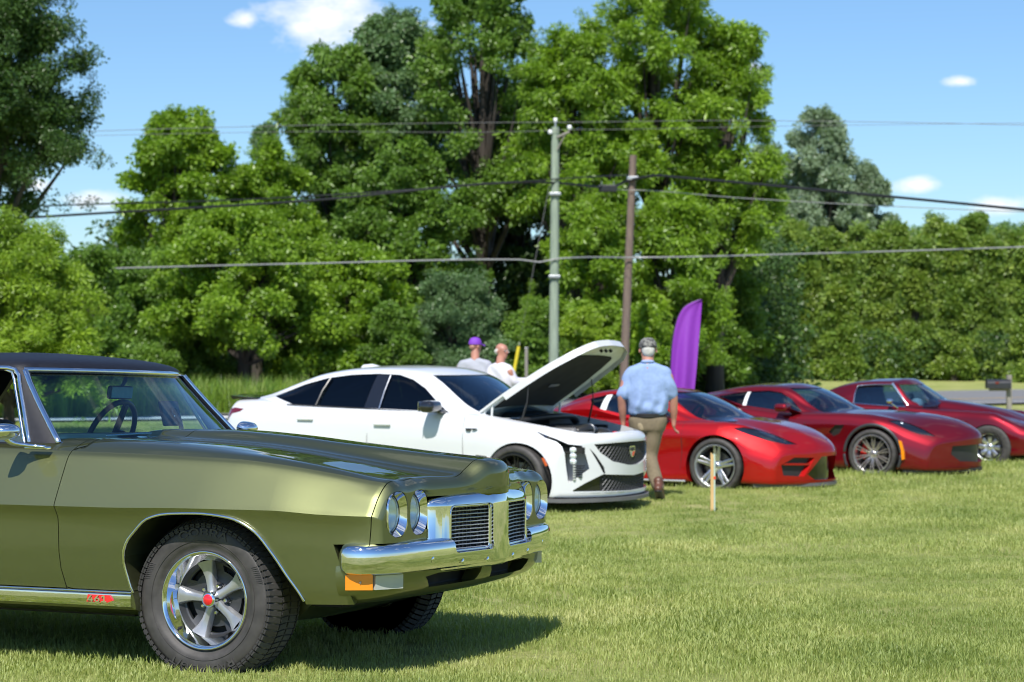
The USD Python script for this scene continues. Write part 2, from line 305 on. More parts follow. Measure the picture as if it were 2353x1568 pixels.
bumpy('khaki_pale_cloth', (.27, .22, .14), .85, 260.0, .3, .002, .9, 1.08); bumpy('grey_shirt_cloth', (.33, .345, .40), .85, 260.0, .3, .002, .93, 1.07); bumpy('lilac_cloth', (.36, .29, .50), .8, 260.0, .2, .002, .92, 1.08); bumpy('white_cloth', (.60, .59, .66), .8, 260.0, .2, .002, .95, 1.05)
bumpy('purple_cloth', (.16, .035, .40), .7, 240.0, .2, .002, .9, 1.1); bumpy('flag_purple', (.20, .025, .36), .55, 300.0, .1, .001, .94, 1.06); bumpy('brown_leather', (.10, .04, .025), .45, 120.0, .2, .002); bumpy('navy_cloth', (.03, .04, .07), .85, 240.0, .2, .002); bumpy('belt_leather', (.015, .013, .012), .45, 90.0, .2, .002)
mat('camo_cloth', {'tc': ('texture_coordinate', {}), 'n': ('noise_texture', {'scale': 34.0, 'detail': 2.0}), 'r': ('rgb_ramp', {'interpolate': False, 'ramp': [(0.0, (.05, .05, .05)), (.46, (.13, .13, .125)), (.56, (.24, .24, .22)), (.64, (.08, .08, .075))]}), 'p': ('principled_bsdf', {'roughness': .85})},
    [('tc.object', 'n.vector'), ('n.fac', 'r.fac'), ('r.color', 'p.base_color')])
def wood(name, a, b, scale):
    mat(name, {'tc': ('texture_coordinate', {}), 'mp': ('mapping', {'scale': (scale, scale, scale*.06)}), 'n': ('noise_texture', {'scale': 1.0, 'detail': 8.0, 'roughness': .65}), 'r': ('rgb_ramp', {'ramp': [(0.3, a), (0.7, b)]}), 'bp': ('bump', {'strength': .5, 'distance': .01}), 'p': ('principled_bsdf', {'roughness': .8})},
        [('tc.object', 'mp.vector'), ('mp.vector', 'n.vector'), ('n.fac', 'r.fac'), ('r.color', 'p.base_color'), ('n.fac', 'bp.height'), ('bp.normal', 'p.normal')])
wood('green_pole_wood', (.13, .17, .13), (.30, .36, .28), 30); wood('brown_pole_wood', (.085, .06, .048), (.20, .15, .12), 30); wood('pale_wood', (.42, .26, .11), (.62, .42, .20), 60); wood('grey_wood', (.14, .13, .115), (.26, .24, .21), 40); wood('bark', (.018, .015, .012), (.06, .048, .038), 6)
plain('cable_black', (.015, .015, .016), .35); plain('cable_grey', (.34, .34, .33), .4, .3); plain('cable_dull', (.15, .15, .15), .5); plain('insulator', (.75, .76, .78), .1); plain('guard_yellow', (.55, .45, .02), .4); plain('metal_grey', (.45, .46, .47), .4, .8)
plain('mailbox_black', (.022, .022, .025), .35); plain('pale_green_paint', (.38, .48, .42), .6); plain('paper_cup', (.85, .84, .82), .6); plain('cup_red', (.22, .02, .03), .5); plain('red_tape', (.7, .05, .02), .5)
def leaf(name, cols, rough=.42, trans=.32, pscale=.35, pw=.45, off=0.0):
    """leaf: tone varies from leaf to leaf and from clump to clump; light comes through"""
    mat(name, {'g': ('geometry', {}), 'oi': ('object_info', {}), 'nz': ('noise_texture', {'scale': pscale, 'detail': 2.0}), 'a1': ('math', {'math_type': 'multiply_add', 'value2': .45}), 'a2': ('math', {'math_type': 'multiply_add', 'value2': .35}), 'z': ('math', {'math_type': 'multiply_add', 'value2': pw, 'value3': off}),
               'r': ('rgb_ramp', {'ramp': [(i/(len(cols)-1), c) for i, c in enumerate(cols)]}), 'p': ('principled_bsdf', {'roughness': rough, 'specular_ior_level': .5}), 't': ('translucent_bsdf', {}), 'tcx': ('mix', {'mix_type': 'multiply', 'fac': 1.0, 'color2': (1.5, 1.55, .55)}), 'm': ('mix_closure', {'fac': trans})},
        [('g.position', 'nz.vector'), ('nz.fac', 'z.value1'), ('g.random_per_island', 'a1.value1'), ('z.value', 'a1.value3'), ('oi.random', 'a2.value1'), ('a1.value', 'a2.value3'), ('a2.value', 'r.fac'), ('r.color', 'p.base_color'), ('r.color', 'tcx.color1'), ('tcx.color', 't.color'), ('p.BSDF', 'm.closure1'), ('t.BSDF', 'm.closure2')], surface='m.closure')
leaf('grass_blade', [(.18, .235, .058), (.285, .335, .098), (.41, .42, .165), (.58, .54, .30)], .5, .30, .75, 1.5, -.62)
leaf('leaf_shade', [(.030, .072, .016), (.056, .115, .024), (.090, .160, .034)], .40, 0.22)  # dark greens put the shade of dim trees and tree feet into colour
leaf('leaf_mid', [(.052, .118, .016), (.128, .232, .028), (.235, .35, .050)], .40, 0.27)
leaf('leaf_bright', [(.080, .165, .012), (.190, .315, .022), (.33, .46, .045)], .40, 0.30)
leaf('leaf_lime', [(.11, .20, .018), (.24, .36, .03), (.40, .50, .07)], .40, 0.30)
leaf('leaf_blue', [(.060, .120, .050), (.125, .215, .085), (.21, .31, .13)], .40, 0.24)
leaf('leaf_olive', [(.060, .125, .020), (.14, .23, .034), (.25, .33, .055), (.34, .34, .09)], .40, 0.27)
leaf('leaf_grey', [(.12, .18, .11), (.21, .29, .18), (.32, .40, .28)], .40, 0.22)
leaf('leaf_rust', [(.10, .15, .03), (.22, .18, .05), (.28, .18, .06)], .5, .3)
mat('turf', {'g': ('geometry', {}), 'n1': ('noise_texture', {'scale': .55, 'detail': 6.0, 'roughness': .6}), 'n2': ('noise_texture', {'scale': 38.0, 'detail': 4.0, 'roughness': .7}), 'mx': ('math', {'math_type': 'multiply_add', 'value2': .55}), 'h': ('math', {'math_type': 'multiply', 'value2': .45}),
             'r': ('rgb_ramp', {'ramp': [(.30, (.16, .205, .05)), (.44, (.25, .295, .075)), (.56, (.36, .37, .13)), (.70, (.50, .46, .23))]}), 'b': ('bump', {'strength': .9, 'distance': .05}), 'p': ('principled_bsdf', {'roughness': .85, 'specular_ior_level': .2})},
    [('g.position', 'n1.vector'), ('g.position', 'n2.vector'), ('n2.fac', 'h.value1'), ('n1.fac', 'mx.value1'), ('h.value', 'mx.value3'), ('mx.value', 'r.fac'), ('r.color', 'p.base_color'), ('n2.fac', 'b.height'), ('b.normal', 'p.normal')])
bumpy('asphalt', (.16, .16, .165), .85, 90.0, .4, .01, .85, 1.15); plain('road_yellow', (.55, .34, .05), .7); plain('road_white', (.62, .62, .60), .7)
# ------------------------------------------------------------------ ground
gx = np.concatenate([np.linspace(-900, -60, 22), np.linspace(-54, 60, 78), np.linspace(70, 900, 22)])
gy = np.concatenate([np.linspace(-120, 0, 14), np.linspace(1.0, 40, 60), np.linspace(42, 160, 60), np.linspace(170, 1600, 40)])
X, Y = np.meshgrid(gx, gy, indexing='ij'); Z = ground_z(X, Y)
near_amp = np.clip((Y-2)/30, .2, 1)*np.where(Y < 200, 1, 0)
Z = Z+.05*(meshkit.fbm(np.stack([X*.25, Y*.25, 0*X], -1), 3, 5)-.5)*near_amp
n1, n2 = X.shape; ii, jj = np.meshgrid(np.arange(n1-1), np.arange(n2-1), indexing='ij')
q = np.stack([ii*n2+jj, (ii+1)*n2+jj, (ii+1)*n2+jj+1, ii*n2+jj+1], -1).reshape(-1, 4)
gm = (np.stack([X, Y, Z], -1).reshape(-1, 3), q)
tag(part(None, 'lawn', gm, 'turf', True), 'mown lawn running from the cars to the road and the trees', 'lawn', kind='structure')
def scatter(name, protos, mats_, pts, yaw, scale, label, category, tilt=None, smooth=False, parent=None):
    path = numbered(('/World/' if parent is None else str(parent.GetPath())+'/')+name); pi = UsdGeom.PointInstancer.Define(stage, path); tg = []
    for i, (pm, mt) in enumerate(zip(protos, mats_)):
        pp = f'{path}/pattern_{i:03d}'; usdkit.mesh(stage, pp, pm, M[mt], smooth); tg.append(Sdf.Path(pp))
    pi.CreatePrototypesRel().SetTargets(tg)
    n = len(pts); q = np.zeros((n, 4), np.float32)
    if tilt is None: q[:, 0] = np.cos(yaw/2); q[:, 3] = np.sin(yaw/2)
    else: q = tilt.astype(np.float32)
    pi.CreateProtoIndicesAttr(Vt.IntArray.FromNumpy(np.random.default_rng(len(pts)).integers(0, len(protos), n).astype(np.int32)))
    pi.CreatePositionsAttr(Vt.Vec3fArray.FromNumpy(np.asarray(pts, np.float32)))
    pi.CreateOrientationsAttr(Vt.QuathArray([Gf.Quath(float(a), float(b), float(c), float(d)) for a, b, c, d in q]))
    s = np.asarray(scale, np.float32); s = np.repeat(s[:, None], 3, 1) if s.ndim == 1 else s
    pi.CreateScalesAttr(Vt.Vec3fArray.FromNumpy(s)); tag(pi, label, category, kind='stuff'); return pi
# ------------------------------------------------------------------ road
def at(u, v, d): f = 70/36*2353; return np.array([(u-1176)/f*d, d, EYE+(815-v)/f*d])
def gz1(x, y): return float(ground_z(x, y))
def road_strip(off, half, lift, s1=420, n=300):
    """runs straight to the right; left of the cars it bends away from the camera into the trees"""
    d0 = np.array([26.3, 21.5]); d0 /= np.linalg.norm(d0); a0 = math.atan2(d0[1], d0[0]); c, hd = [], []; s = np.linspace(-95, s1, n); R_ = 24.0; p0 = np.array([17.3, 70.5])-d0*14
    for q in s:
        if q > -14: c.append(np.array([17.3, 70.5])+d0*q); hd.append(d0)
        else:
            t = min((-14-q)/R_, 1.9); nn = np.array([-d0[1], d0[0]]); ce = p0+nn*R_; a = a0-PI/2-t; p = ce+R_*np.array([math.cos(a), math.sin(a)]); h = np.array([-math.sin(a), math.cos(a)]); p = p-h*max((-14-q)-R_*1.9, 0); c.append(p); hd.append(h)
    c, hd = np.array(c), np.array(hd); nn = np.stack([-hd[:, 1], hd[:, 0]], 1); a, b = c+nn*(off-half), c+nn*(off+half)
    za, zb = (np.array([gz1(*p) for p in q])+.055+lift for q in (a, b)); v = np.vstack([np.c_[a, za], np.c_[b, zb]]); i = np.arange(n-1)
    return v, np.stack([i, i+1, i+1+n, i+n], 1)
tag(part(None, 'road', road_strip(2.9, 7.6, 0.0), 'asphalt', True), 'grey asphalt road running behind the parked cars', 'road', kind='structure')
for k, (o_, mt, lb) in enumerate(((-.13, 'road_yellow', 'yellow road centre line nearer the parked cars'), (.13, 'road_yellow', 'yellow road centre line nearer the trees'), (-3.6, 'road_white', 'white road edge line nearer the parked cars'), (9.3, 'road_white', 'white road edge line nearer the trees'))):
    tag(part(None, 'road_marking', road_strip(o_, .06, .006), mt, True), lb, 'road marking', kind='structure')
gx_ = np.linspace(-16, -4.5, 14); gw = np.array([[x, 48.6+.45*(x+9)+o_, gz1(x, 48.6)+.05] for o_ in (-.9, .9) for x in gx_]); i = np.arange(13)
tag(part(None, 'gravel_path', (gw, np.stack([i, i+1, i+15, i+14], 1)), 'road_white', True), 'pale gravel strip seen through the olive coupe windscreen', 'path', kind='structure')
# ------------------------------------------------------------------ trees
def leaf_clump(n, rad, size, seed, droop=.3, aspect=.55):
    r = np.random.default_rng(seed); V, F_ = [], []
    for i in range(n):
        d = r.normal(size=3); d /= np.linalg.norm(d); p = d*rad*r.uniform(.25, 1)**.6*np.array([1, 1, .75])
        ax = d*np.array([1, 1, .35])+r.normal(size=3)*.45+np.array([0, 0, -droop]); ax /= np.linalg.norm(ax); up = np.array([0, -.25, .75])+r.normal(size=3)*.85; sd = np.cross(ax, up); sd /= np.linalg.norm(sd)+1e-9; nn = np.cross(sd, ax)
        L_ = size*r.uniform(.7, 1.3); w = L_*aspect*.5; b = len(V); V += [p, p+ax*L_*.45+sd*w+nn*w*.35, p+ax*L_, p+ax*L_*.45-sd*w+nn*w*.35]; F_ += [(b, b+1, b+2), (b, b+2, b+3)]
    return np.array(V), np.array(F_)
CLUMPS = {k: [leaf_clump(n, rad, sz, 300+i*7+len(k), dr, asp) for i in range(4)] for k, (n, rad, sz, dr, asp) in dict(round=(44, .40, .165, .25, .7), long=(44, .46, .25, .55, .36), small=(60, .42, .115, .2, .7), needle=(56, .42, .21, .35, .28)).items()}
def rand_quat(r, n, tilt=.6):
    yaw = r.uniform(0, 2*PI, n); ax = r.uniform(0, 2*PI, n); t = r.normal(0, tilt, n); q1 = np.stack([np.cos(yaw/2), 0*yaw, 0*yaw, np.sin(yaw/2)], 1); q2 = np.stack([np.cos(t/2), np.sin(t/2)*np.cos(ax), np.sin(t/2)*np.sin(ax), 0*t], 1)
    w1, x1, y1, z1 = q2.T; w2, x2, y2, z2 = q1.T
    return np.stack([w1*w2-x1*x2-y1*y2-z1*z2, w1*x2+x1*w2+y1*z2-z1*y2, w1*y2-x1*z2+y1*w2+z1*x2, w1*z2+x1*y2-y1*x2+z1*w2], 1)
def tree(name, label, cat_, x, y, top, R, low, leafm, kind='round', seed=0, puffs=34, per=46, size=1.0, flat=.72, taper=.75, trunk_r=None, group=None, lean=(0, 0), spread=1.0, skirt=0.0, depth=1.0, limbs=34):
    """trunk with limbs reaching to leafy puffs; top and low are heights above the ground there"""
    r = np.random.default_rng(1000+seed); g = gz1(x, y); T = thing(name, label, cat_, (x, y, g-.08), group=group); H_ = top-low; tr = trunk_r or .018*top+.05
    k = int(puffs*3.4); u_ = r.uniform(0, 1, k); zc = low+H_*(.04+.90*u_**(.85)); prof = np.sin(np.clip((zc-low)/H_*.93+.07+skirt*(1-u_), 0, 1)**taper*PI)**.6
    a = r.uniform(0, 2*PI, k); rad = R*prof*np.sqrt(r.uniform(.05, 1, k))*spread; pr = R*(.055+.155*r.uniform(0, 1, k)**1.6)*(.7+.3*prof)
    pc = np.c_[lean[0]*zc/top+rad*np.cos(a)*.92, lean[1]*zc/top+rad*np.sin(a)*.92*depth, np.minimum(zc, top-pr*flat)]
    br = [tube(resample([(0, 0, -.1), (lean[0]*.2+r.normal(0, .08), r.normal(0, .08), top*.3), (lean[0]*.6, r.normal(0, .15), top*.6), (lean[0]*.9, 0, top*.88)], 12), np.linspace(tr, tr*.18, 12)*np.r_[1.35, 1.1, np.ones(10)], 8)]
    for i in np.argsort(-pr)[:min(k, limbs)]:
        p = pc[i]; z0 = max(p[2]*r.uniform(.35, .7), min(low*.8, p[2]*.6)); b0 = np.array([lean[0]*z0/top*.7, 0, z0]); mid_ = (b0+p)/2+np.array([0, 0, -.04*H_*r.uniform(-.6, 1)]); rr = tr*(1-z0/top)*.55+.02
        br.append(tube(resample([b0, mid_, p], 6), np.linspace(rr, .012, 6), 5))
    part(T, 'trunk', trimesh.util.concatenate(br), 'bark', True)
    P, Sc = [], []
    for i in range(k):                                   # each limb carries a feathery spray reaching outward and sagging at its tip
        n = max(int(per*.80*(pr[i]/(R*.18))**1.5), 6); o_ = pc[i]-[lean[0]*pc[i, 2]/top, 0, low+H_*.42]; o_ = o_*[1, 1, .8]+r.normal(0, .25*R, 3)*[1, 1, .5]; o_ /= np.linalg.norm(o_)+1e-6
        t = r.uniform(-1, 1.25, (n, 1)); w = .42*(1-.55*np.clip(t, 0, 1.2)/1.2); q = pc[i]+o_*t*pr[i]*1.25+r.normal(0, 1, (n, 3))*w*pr[i]*[1, 1, flat]; q[:, 2] -= (.22*np.clip(t, 0, 2)**2*pr[i])[:, 0]; P.append(q); Sc.append(r.uniform(.7, 1.3, n)*size)
    for i in r.permutation(k)[:int(k*.55)]:             # loose sprays that break the outline
        c = pc[i]-[pc[:, 0].mean(), pc[:, 1].mean(), low+H_*.45]; c /= np.linalg.norm(c)+1e-6; c = c+r.normal(0, .35, 3); c /= np.linalg.norm(c); m_ = r.integers(4, 10); s_ = np.linspace(.8, 1.0+r.uniform(.35, .9), m_)[:, None]
        P.append(pc[i]+c*pr[i]*s_+r.normal(0, .16, (m_, 3))*size); Sc.append(np.linspace(.95, .5, m_)*size)
    P = np.vstack(P); Sc = np.concatenate(Sc); nz = meshkit.fbm(P*np.array([1.1, 1.1, 1.7])/size+seed*7.7, 3, seed); kk = (P[:, 2] > .15) & (nz > np.quantile(nz, .35)); P, Sc = P[kk], Sc[kk]*(.8+.5*(nz[kk]-nz.mean())/nz.std()*.3)
    scatter('crown', CLUMPS[kind], [leafm]*4, P, None, Sc, None, None, tilt=rand_quat(r, len(P)), parent=T)
    return T
def tree_uv(name, label, cat_, u, v, hw, d, low_v, leafm, seed, **kw):
    p = at(u, v, d); g = gz1(p[0], d); lo = max(at(u, low_v, d)[2]-g, .15); return tree(name, label, cat_, p[0], d, p[2]-g, hw/4575*d, lo, leafm, seed=seed, **kw)
TREES = [
    ('tree', 'tall dark tree with hanging twigs cut off by the left edge', -30, -260, 225, 45, 470, 'leaf_shade', dict(kind='small', puffs=84, per=40, size=.72, spread=1.1, trunk_r=.24, flat=.9, taper=.5, limbs=12)),
    ('tree', 'layered yellow-green tree low at the left edge behind the coupe roof', 20, 500, 235, 39, 900, 'leaf_lime', dict(kind='needle', puffs=46, per=46, size=.52, flat=.30, taper=.8, skirt=.3)),
    ('tree', 'small mid-green tree right of the layered tree at the left', 190, 560, 110, 57, 930, 'leaf_mid', dict(puffs=24, per=40, size=.7)),
    ('tree', 'bright green tree with a spiky top, leftmost in the row against open sky', 415, 245, 140, 74, 640, 'leaf_bright', dict(puffs=40, per=44, size=.85, taper=.95)),
    ('tree', 'bright round-topped tree beside the spiky-topped tree', 590, 335, 150, 76, 700, 'leaf_bright', dict(puffs=36, per=46, size=.9)),
    ('tree', 'broad sunlit tree with a dark forked trunk left of the white sedan', 560, 470, 220, 66, 800, 'leaf_bright', dict(puffs=48, per=46, size=.8, trunk_r=.26, taper=.7)),
    ('tree', 'leafy sunlit tree filling the gap above the coupe windscreen', 330, 575, 190, 68, 900, 'leaf_mid', dict(puffs=42, per=46, size=.8, skirt=.25)),
    ('tree', 'sunlit tree just above the white sedan roof', 790, 545, 180, 68, 880, 'leaf_bright', dict(puffs=42, per=46, size=.8, skirt=.2)),
    ('tree', 'small far tree seen in the sky gap left of the tall trees', 612, 275, 48, 112, 560, 'leaf_blue', dict(puffs=22, per=30, size=1.1)),
    ('tree', 'tall tree with drooping outer branches at the left of the tall group', 765, 95, 140, 84, 560, 'leaf_mid', dict(puffs=46, per=42, size=.95, kind='long')),
    ('tree', 'tall blue-green tree in the middle of the tall group', 915, 10, 165, 86, 520, 'leaf_blue', dict(puffs=52, per=44, size=.95)),
    ('tree', 'mid-height tree in front of the tall blue-green tree', 930, 330, 170, 78, 700, 'leaf_mid', dict(puffs=44, per=46, size=.9)),
    ('tree', 'tallest dark tree with bare limbs left of the green utility pole', 1110, -160, 165, 82, 560, 'leaf_mid', dict(puffs=50, per=38, size=.9, trunk_r=.42, spread=1.05)),
    ('tree', 'dark shaded tree behind the green utility pole', 1190, 180, 150, 88, 760, 'leaf_shade', dict(puffs=44, per=46, size=1.05)),
    ('tree', 'bright feathery tree right of the green utility pole top', 1320, 60, 150, 77, 480, 'leaf_bright', dict(puffs=44, per=40, size=.85, kind='long', flat=.55)),
    ('tree', 'tallest bright tree with long drooping leaves behind the brown utility pole', 1500, -190, 190, 79, 520, 'leaf_bright', dict(puffs=56, per=40, size=.88, kind='long', flat=.6, trunk_r=.40)),
    ('tree', 'bright tree leaning right into open sky beside the brown utility pole', 1640, 30, 125, 79, 620, 'leaf_bright', dict(puffs=42, per=34, size=.82, kind='long', flat=.55, lean=(.7, 0), spread=1.1)),
    ('tree', 'sunlit low tree between the two utility poles', 1370, 420, 150, 74, 860, 'leaf_bright', dict(puffs=40, per=44, size=.78, kind='long', flat=.5, skirt=.2)),
    ('tree', 'sunlit low tree right of the brown utility pole', 1545, 430, 140, 75, 850, 'leaf_bright', dict(puffs=40, per=44, size=.8, kind='long', flat=.5, skirt=.2)),
    ('tree', 'mid-green tree behind the purple flag', 1640, 520, 130, 82, 880, 'leaf_mid', dict(puffs=40, per=46, size=.9, skirt=.3)),
    ('bush', 'pale blue-green bush behind the two men at the sedan', 1045, 625, 150, 67, 900, 'leaf_blue', dict(puffs=40, per=42, size=.66, kind='small', skirt=.4)),
    ('bush', 'mid-green bush left of the man in the purple cap', 905, 700, 110, 66, 900, 'leaf_mid', dict(puffs=30, per=42, size=.66, skirt=.4)),
    ('bush', 'mid-green bush at the foot of the green utility pole', 1215, 690, 100, 68, 900, 'leaf_mid', dict(puffs=30, per=42, size=.68, skirt=.4)),
    ('bush', 'bright bush behind the raised sedan bonnet', 1340, 715, 95, 70, 900, 'leaf_lime', dict(puffs=28, per=42, size=.66, skirt=.4)),
    ('bush', 'bright bush at the foot of the brown utility pole', 1470, 700, 100, 71, 900, 'leaf_bright', dict(puffs=30, per=42, size=.68, skirt=.4)),
    ('bush', 'bush right of the purple flag', 1640, 715, 105, 86, 900, 'leaf_olive', dict(puffs=30, per=42, size=.85, skirt=.4)),
    ('bush', 'bush at the left edge under the layered tree', 120, 760, 150, 60, 950, 'leaf_mid', dict(puffs=30, per=42, size=.62, skirt=.4)),
    ('bush', 'bush seen through the coupe windscreen', 330, 800, 140, 64, 960, 'leaf_mid', dict(puffs=28, per=42, size=.62, skirt=.4)),
    ('tree', 'tall grey-green poplar in the distance at the right', 1885, 252, 112, 150, 640, 'leaf_grey', dict(puffs=44, per=40, size=1.45, taper=.8, flat=1.1)),
    ('tree', 'shorter grey-green tree left of the distant poplar', 1760, 330, 88, 148, 640, 'leaf_grey', dict(puffs=34, per=40, size=1.4, flat=1.0)),
    ('tree', 'shorter grey-green tree right of the distant poplar', 1990, 375, 70, 152, 640, 'leaf_grey', dict(puffs=32, per=40, size=1.4, flat=1.0)),
]
for i, (nm, lb, u, v, hw, d, lv, mt, kw) in enumerate(TREES): tree_uv(nm, lb, nm, u, v, hw, d, lv, mt, i, **kw)
r = np.random.default_rng(77)
ORCH = [(1690, 600, 'orchard tree nearest the purple flag in the right-hand row'), (1770, 560, 'second orchard tree from the flag in the right-hand row'), (1850, 530, 'orchard tree below the left half of the distant poplar'), (1935, 545, 'orchard tree above the middle red coupe roof'), (2020, 535, 'orchard tree above the maroon coupe roof'), (2105, 525, 'orchard tree above the maroon coupe windscreen'), (2190, 530, 'orchard tree left of the mailbox'), (2275, 515, 'orchard tree behind the mailbox'), (2365, 520, 'orchard tree cut by the right edge')]
for i, (u, v, lb) in enumerate(ORCH):
    v = v+r.uniform(-26, 30); d = 113+r.uniform(-5, 5); tree_uv('orchard_tree', lb, 'tree', u, v, 62, d, 885, 'leaf_olive', 60+i, puffs=52, per=46, size=1.05, skirt=.7, taper=.7, flat=.8, group='trees of the right-hand row')
for i, (u, v) in enumerate([(1730, 545), (1820, 520), (1900, 520), (1975, 520), (2060, 512), (2150, 505), (2235, 500), (2320, 500), (2400, 505)]):
    v += r.uniform(-24, 34); tree_uv('orchard_tree', ['yellow-tipped tree of the second row above the purple flag','second-row tree left of the poplar','second-row tree under the poplar','second-row tree right of the poplar','second-row tree above the maroon coupe','second-row tree left of the distant hill','second-row tree below the distant hill','second-row tree above the mailbox','second-row tree cut by the right edge'][i], 'tree', u, v, 76, 126, 800, 'leaf_olive', 80+i, puffs=40, per=42, size=1.15, skirt=.5, taper=.6, group='trees of the second row')
# dark leaf clumps added as shade under the trees, and the far wooded ridge
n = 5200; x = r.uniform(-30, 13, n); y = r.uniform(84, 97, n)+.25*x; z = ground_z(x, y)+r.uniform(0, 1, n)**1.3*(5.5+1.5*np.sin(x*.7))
scatter('undergrowth', CLUMPS['round'], ['leaf_shade']*4, np.c_[x, y, z], None, r.uniform(1.0, 1.6, n), 'dark leaf clumps added to darken the view beneath the tall trees', 'undergrowth', tilt=rand_quat(r, n))
n = 2600; x = r.uniform(12, 37, n); y = r.uniform(112, 120, n); z = ground_z(x, y)+r.uniform(0, 1, n)**1.5*2.6
scatter('hedge_bottom', CLUMPS['round'], ['leaf_olive', 'leaf_shade', 'leaf_shade', 'leaf_olive'], np.c_[x, y, z], None, r.uniform(.8, 1.3, n), 'low growth added to stand for shade at the foot of the right-hand tree row', 'undergrowth', tilt=rand_quat(r, n))  # low clumps added where shade lies under the row
hx = np.linspace(20, 620, 60); hy = np.linspace(330, 640, 30); HX, HY = np.meshgrid(hx, hy, indexing='ij'); HZ = -6+30*ss(330, 430, HY)*ss(20, 95, HX)+4*(meshkit.fbm(np.stack([HX*.012, HY*.012, 0*HX], -1), 3, 4)-.5)
i_, j_ = np.meshgrid(np.arange(59), np.arange(29), indexing='ij'); q_ = np.stack([i_*30+j_, (i_+1)*30+j_, (i_+1)*30+j_+1, i_*30+j_+1], -1).reshape(-1, 4)
tag(part(None, 'hill', (np.stack([HX, HY, HZ], -1).reshape(-1, 3), q_), 'turf', True), 'low wooded hill on the horizon at the right', 'hill', kind='structure')
n = 12000; x = r.uniform(30, 260, n); y = r.uniform(350, 450, n); z = -6+30*ss(330, 430, y)*ss(20, 95, x)+r.uniform(0, 1, n)*5.5
scatter('far_woods', CLUMPS['round'], ['leaf_blue', 'leaf_mid', 'leaf_blue', 'leaf_mid'], np.c_[x, y, z], None, r.uniform(2.4, 4.2, n), 'distant woods covering the hill on the horizon at the right', 'woods', tilt=rand_quat(r, n))
# ------------------------------------------------------------------ poles and lines
def pole(u_top, v_top, u_bot, d, rad, mt, label):
    t = at(u_top, v_top, d); b = at(u_bot, 815, d); g = gz1(b[0], d); T = thing('utility_pole', label, 'utility pole', (b[0], d, g)); dx = (t[0]-b[0])/(t[2]-EYE)*(t[2]-g)
    part(T, 'shaft', tube([(0, 0, -.2), (dx*.5, 0, (t[2]-g)*.5), (dx, 0, t[2]-g)], [rad, rad*.9, rad*.78], 14), mt, 50); return T, np.array([b[0], d, g]), dx, t
T, b, dx, t = pole(1275, 292, 1271, 64, .165, 'green_pole_wood', 'green-grey utility pole with insulators, left of the brown pole'); h = t[2]-b[2]
part(T, 'top_pin', bar((dx, 0, h), (dx, 0, h+.18), .03, 8), 'metal_grey'); part(T, 'insulator', xf(lathe([(0, .1), (.05, .09), (.07, .03), (.05, -.04), (0, -.05)], 16, 'z'), (dx, 0, h+.2)), 'insulator', True)
part(T, 'crossarm', cat(bar((dx+.05, -.15, h-.35), (dx+.46, -.15, h-.16), .045, 6), bar((dx+.05, -.15, h-.75), (dx+.3, -.15, h-.27), .02, 6)), 'grey_wood')
for q in ((dx+.45, h-.05), (dx-.17, h-.2)): part(T, 'insulator', xf(lathe([(0, .1), (.06, .09), (.08, .03), (.06, -.04), (0, -.05)], 16, 'z'), (q[0], -.15, q[1])), 'insulator', True)
for q in (4.1, 6.75): part(T, 'cable_bracket', tm(rbox(dx*q/h-.19, dx*q/h+.19, -.24, -.12, q-.05, q+.05, .02)), 'metal_grey', 40)
T2, b2, dx2, t2 = pole(1450, 357, 1430, 67, .155, 'brown_pole_wood', 'brown utility pole leaning right, behind the man in blue'); h2 = t2[2]-b2[2]
part(T2, 'cable_bracket', tm(rbox(dx2*.9-.2, dx2*.9+.2, -.26, -.12, h2-.85, h2-.72, .02)), 'metal_grey', 40)
def cable(pts, rad, mt, label): tag(part(None, 'cable', tube(resample([at(*p) for p in pts], 60), rad, 6), mt, True), label, 'cable')
cable([(-120, 314, 58), (660, 289, 61), (1275, 281, 63.8), (1700, 277, 60), (2500, 292, 56)], .009, 'cable_dull', 'thin top power line running over the green pole top')
cable([(-120, 322, 58), (660, 303, 61), (1262, 300, 63.8), (1310, 298, 63.8), (1800, 290, 60), (2500, 281, 56)], .007, 'cable_dull', 'thin second power line carried on the green pole insulators')
cable([(-120, 512, 56), (150, 495, 57.5), (700, 462, 61), (1262, 420, 63.8), (1380, 431, 65.5)], .040, 'cable_black', 'thick black cable sagging from the left to the green pole')
cable([(-120, 480, 56), (165, 471, 57.5), (640, 455, 61), (1275, 412, 63.8), (1445, 402, 66.8)], .024, 'cable_black', 'upper black cable joining the two utility poles')
cable([(1412, 430, 66), (1448, 414, 66.8), (1500, 404, 66), (1560, 408, 65), (1950, 443, 60), (2500, 497, 53)], .045, 'cable_black', 'thick black cable running right from the brown pole')
cable([(1380, 431, 65.5), (1450, 437, 66.8), (1700, 455, 63), (1960, 470, 60), (2500, 492, 54)], .014, 'cable_grey', 'thin grey cable under the thick cable at the right')
cable([(-120, 628, 56), (190, 619, 57.5), (700, 606, 61), (1200, 597, 63.6), (1228, 605, 63.7), (1256, 597, 63.9), (1275, 595, 63.8), (1450, 592, 66.8), (1900, 582, 62), (2500, 562, 54)], .026, 'cable_grey', 'pale low cable passing both utility poles')
sb = at(1396, 432, 65.6); T = thing('splice_box', 'dark splice box hanging on the cable between the two poles', 'splice box', tuple(sb)); part(T, 'box', tm(rbox(-.30, .30, -.09, .09, -.14, .10, .03)), 'cable_black', 40); [part(T, 'strap', bar((q_, 0, .1), (q_, 0, .22), .015, 6), 'metal_grey') for q_ in (-.2, .2)]
p0, p1 = at(1262, 425, 63.8), at(1178, 868, 63.0); T = thing('guy_wire', 'guy wire with climbing vine and yellow guard left of the green pole', 'guy wire', tuple(p1)); e = p0-p1
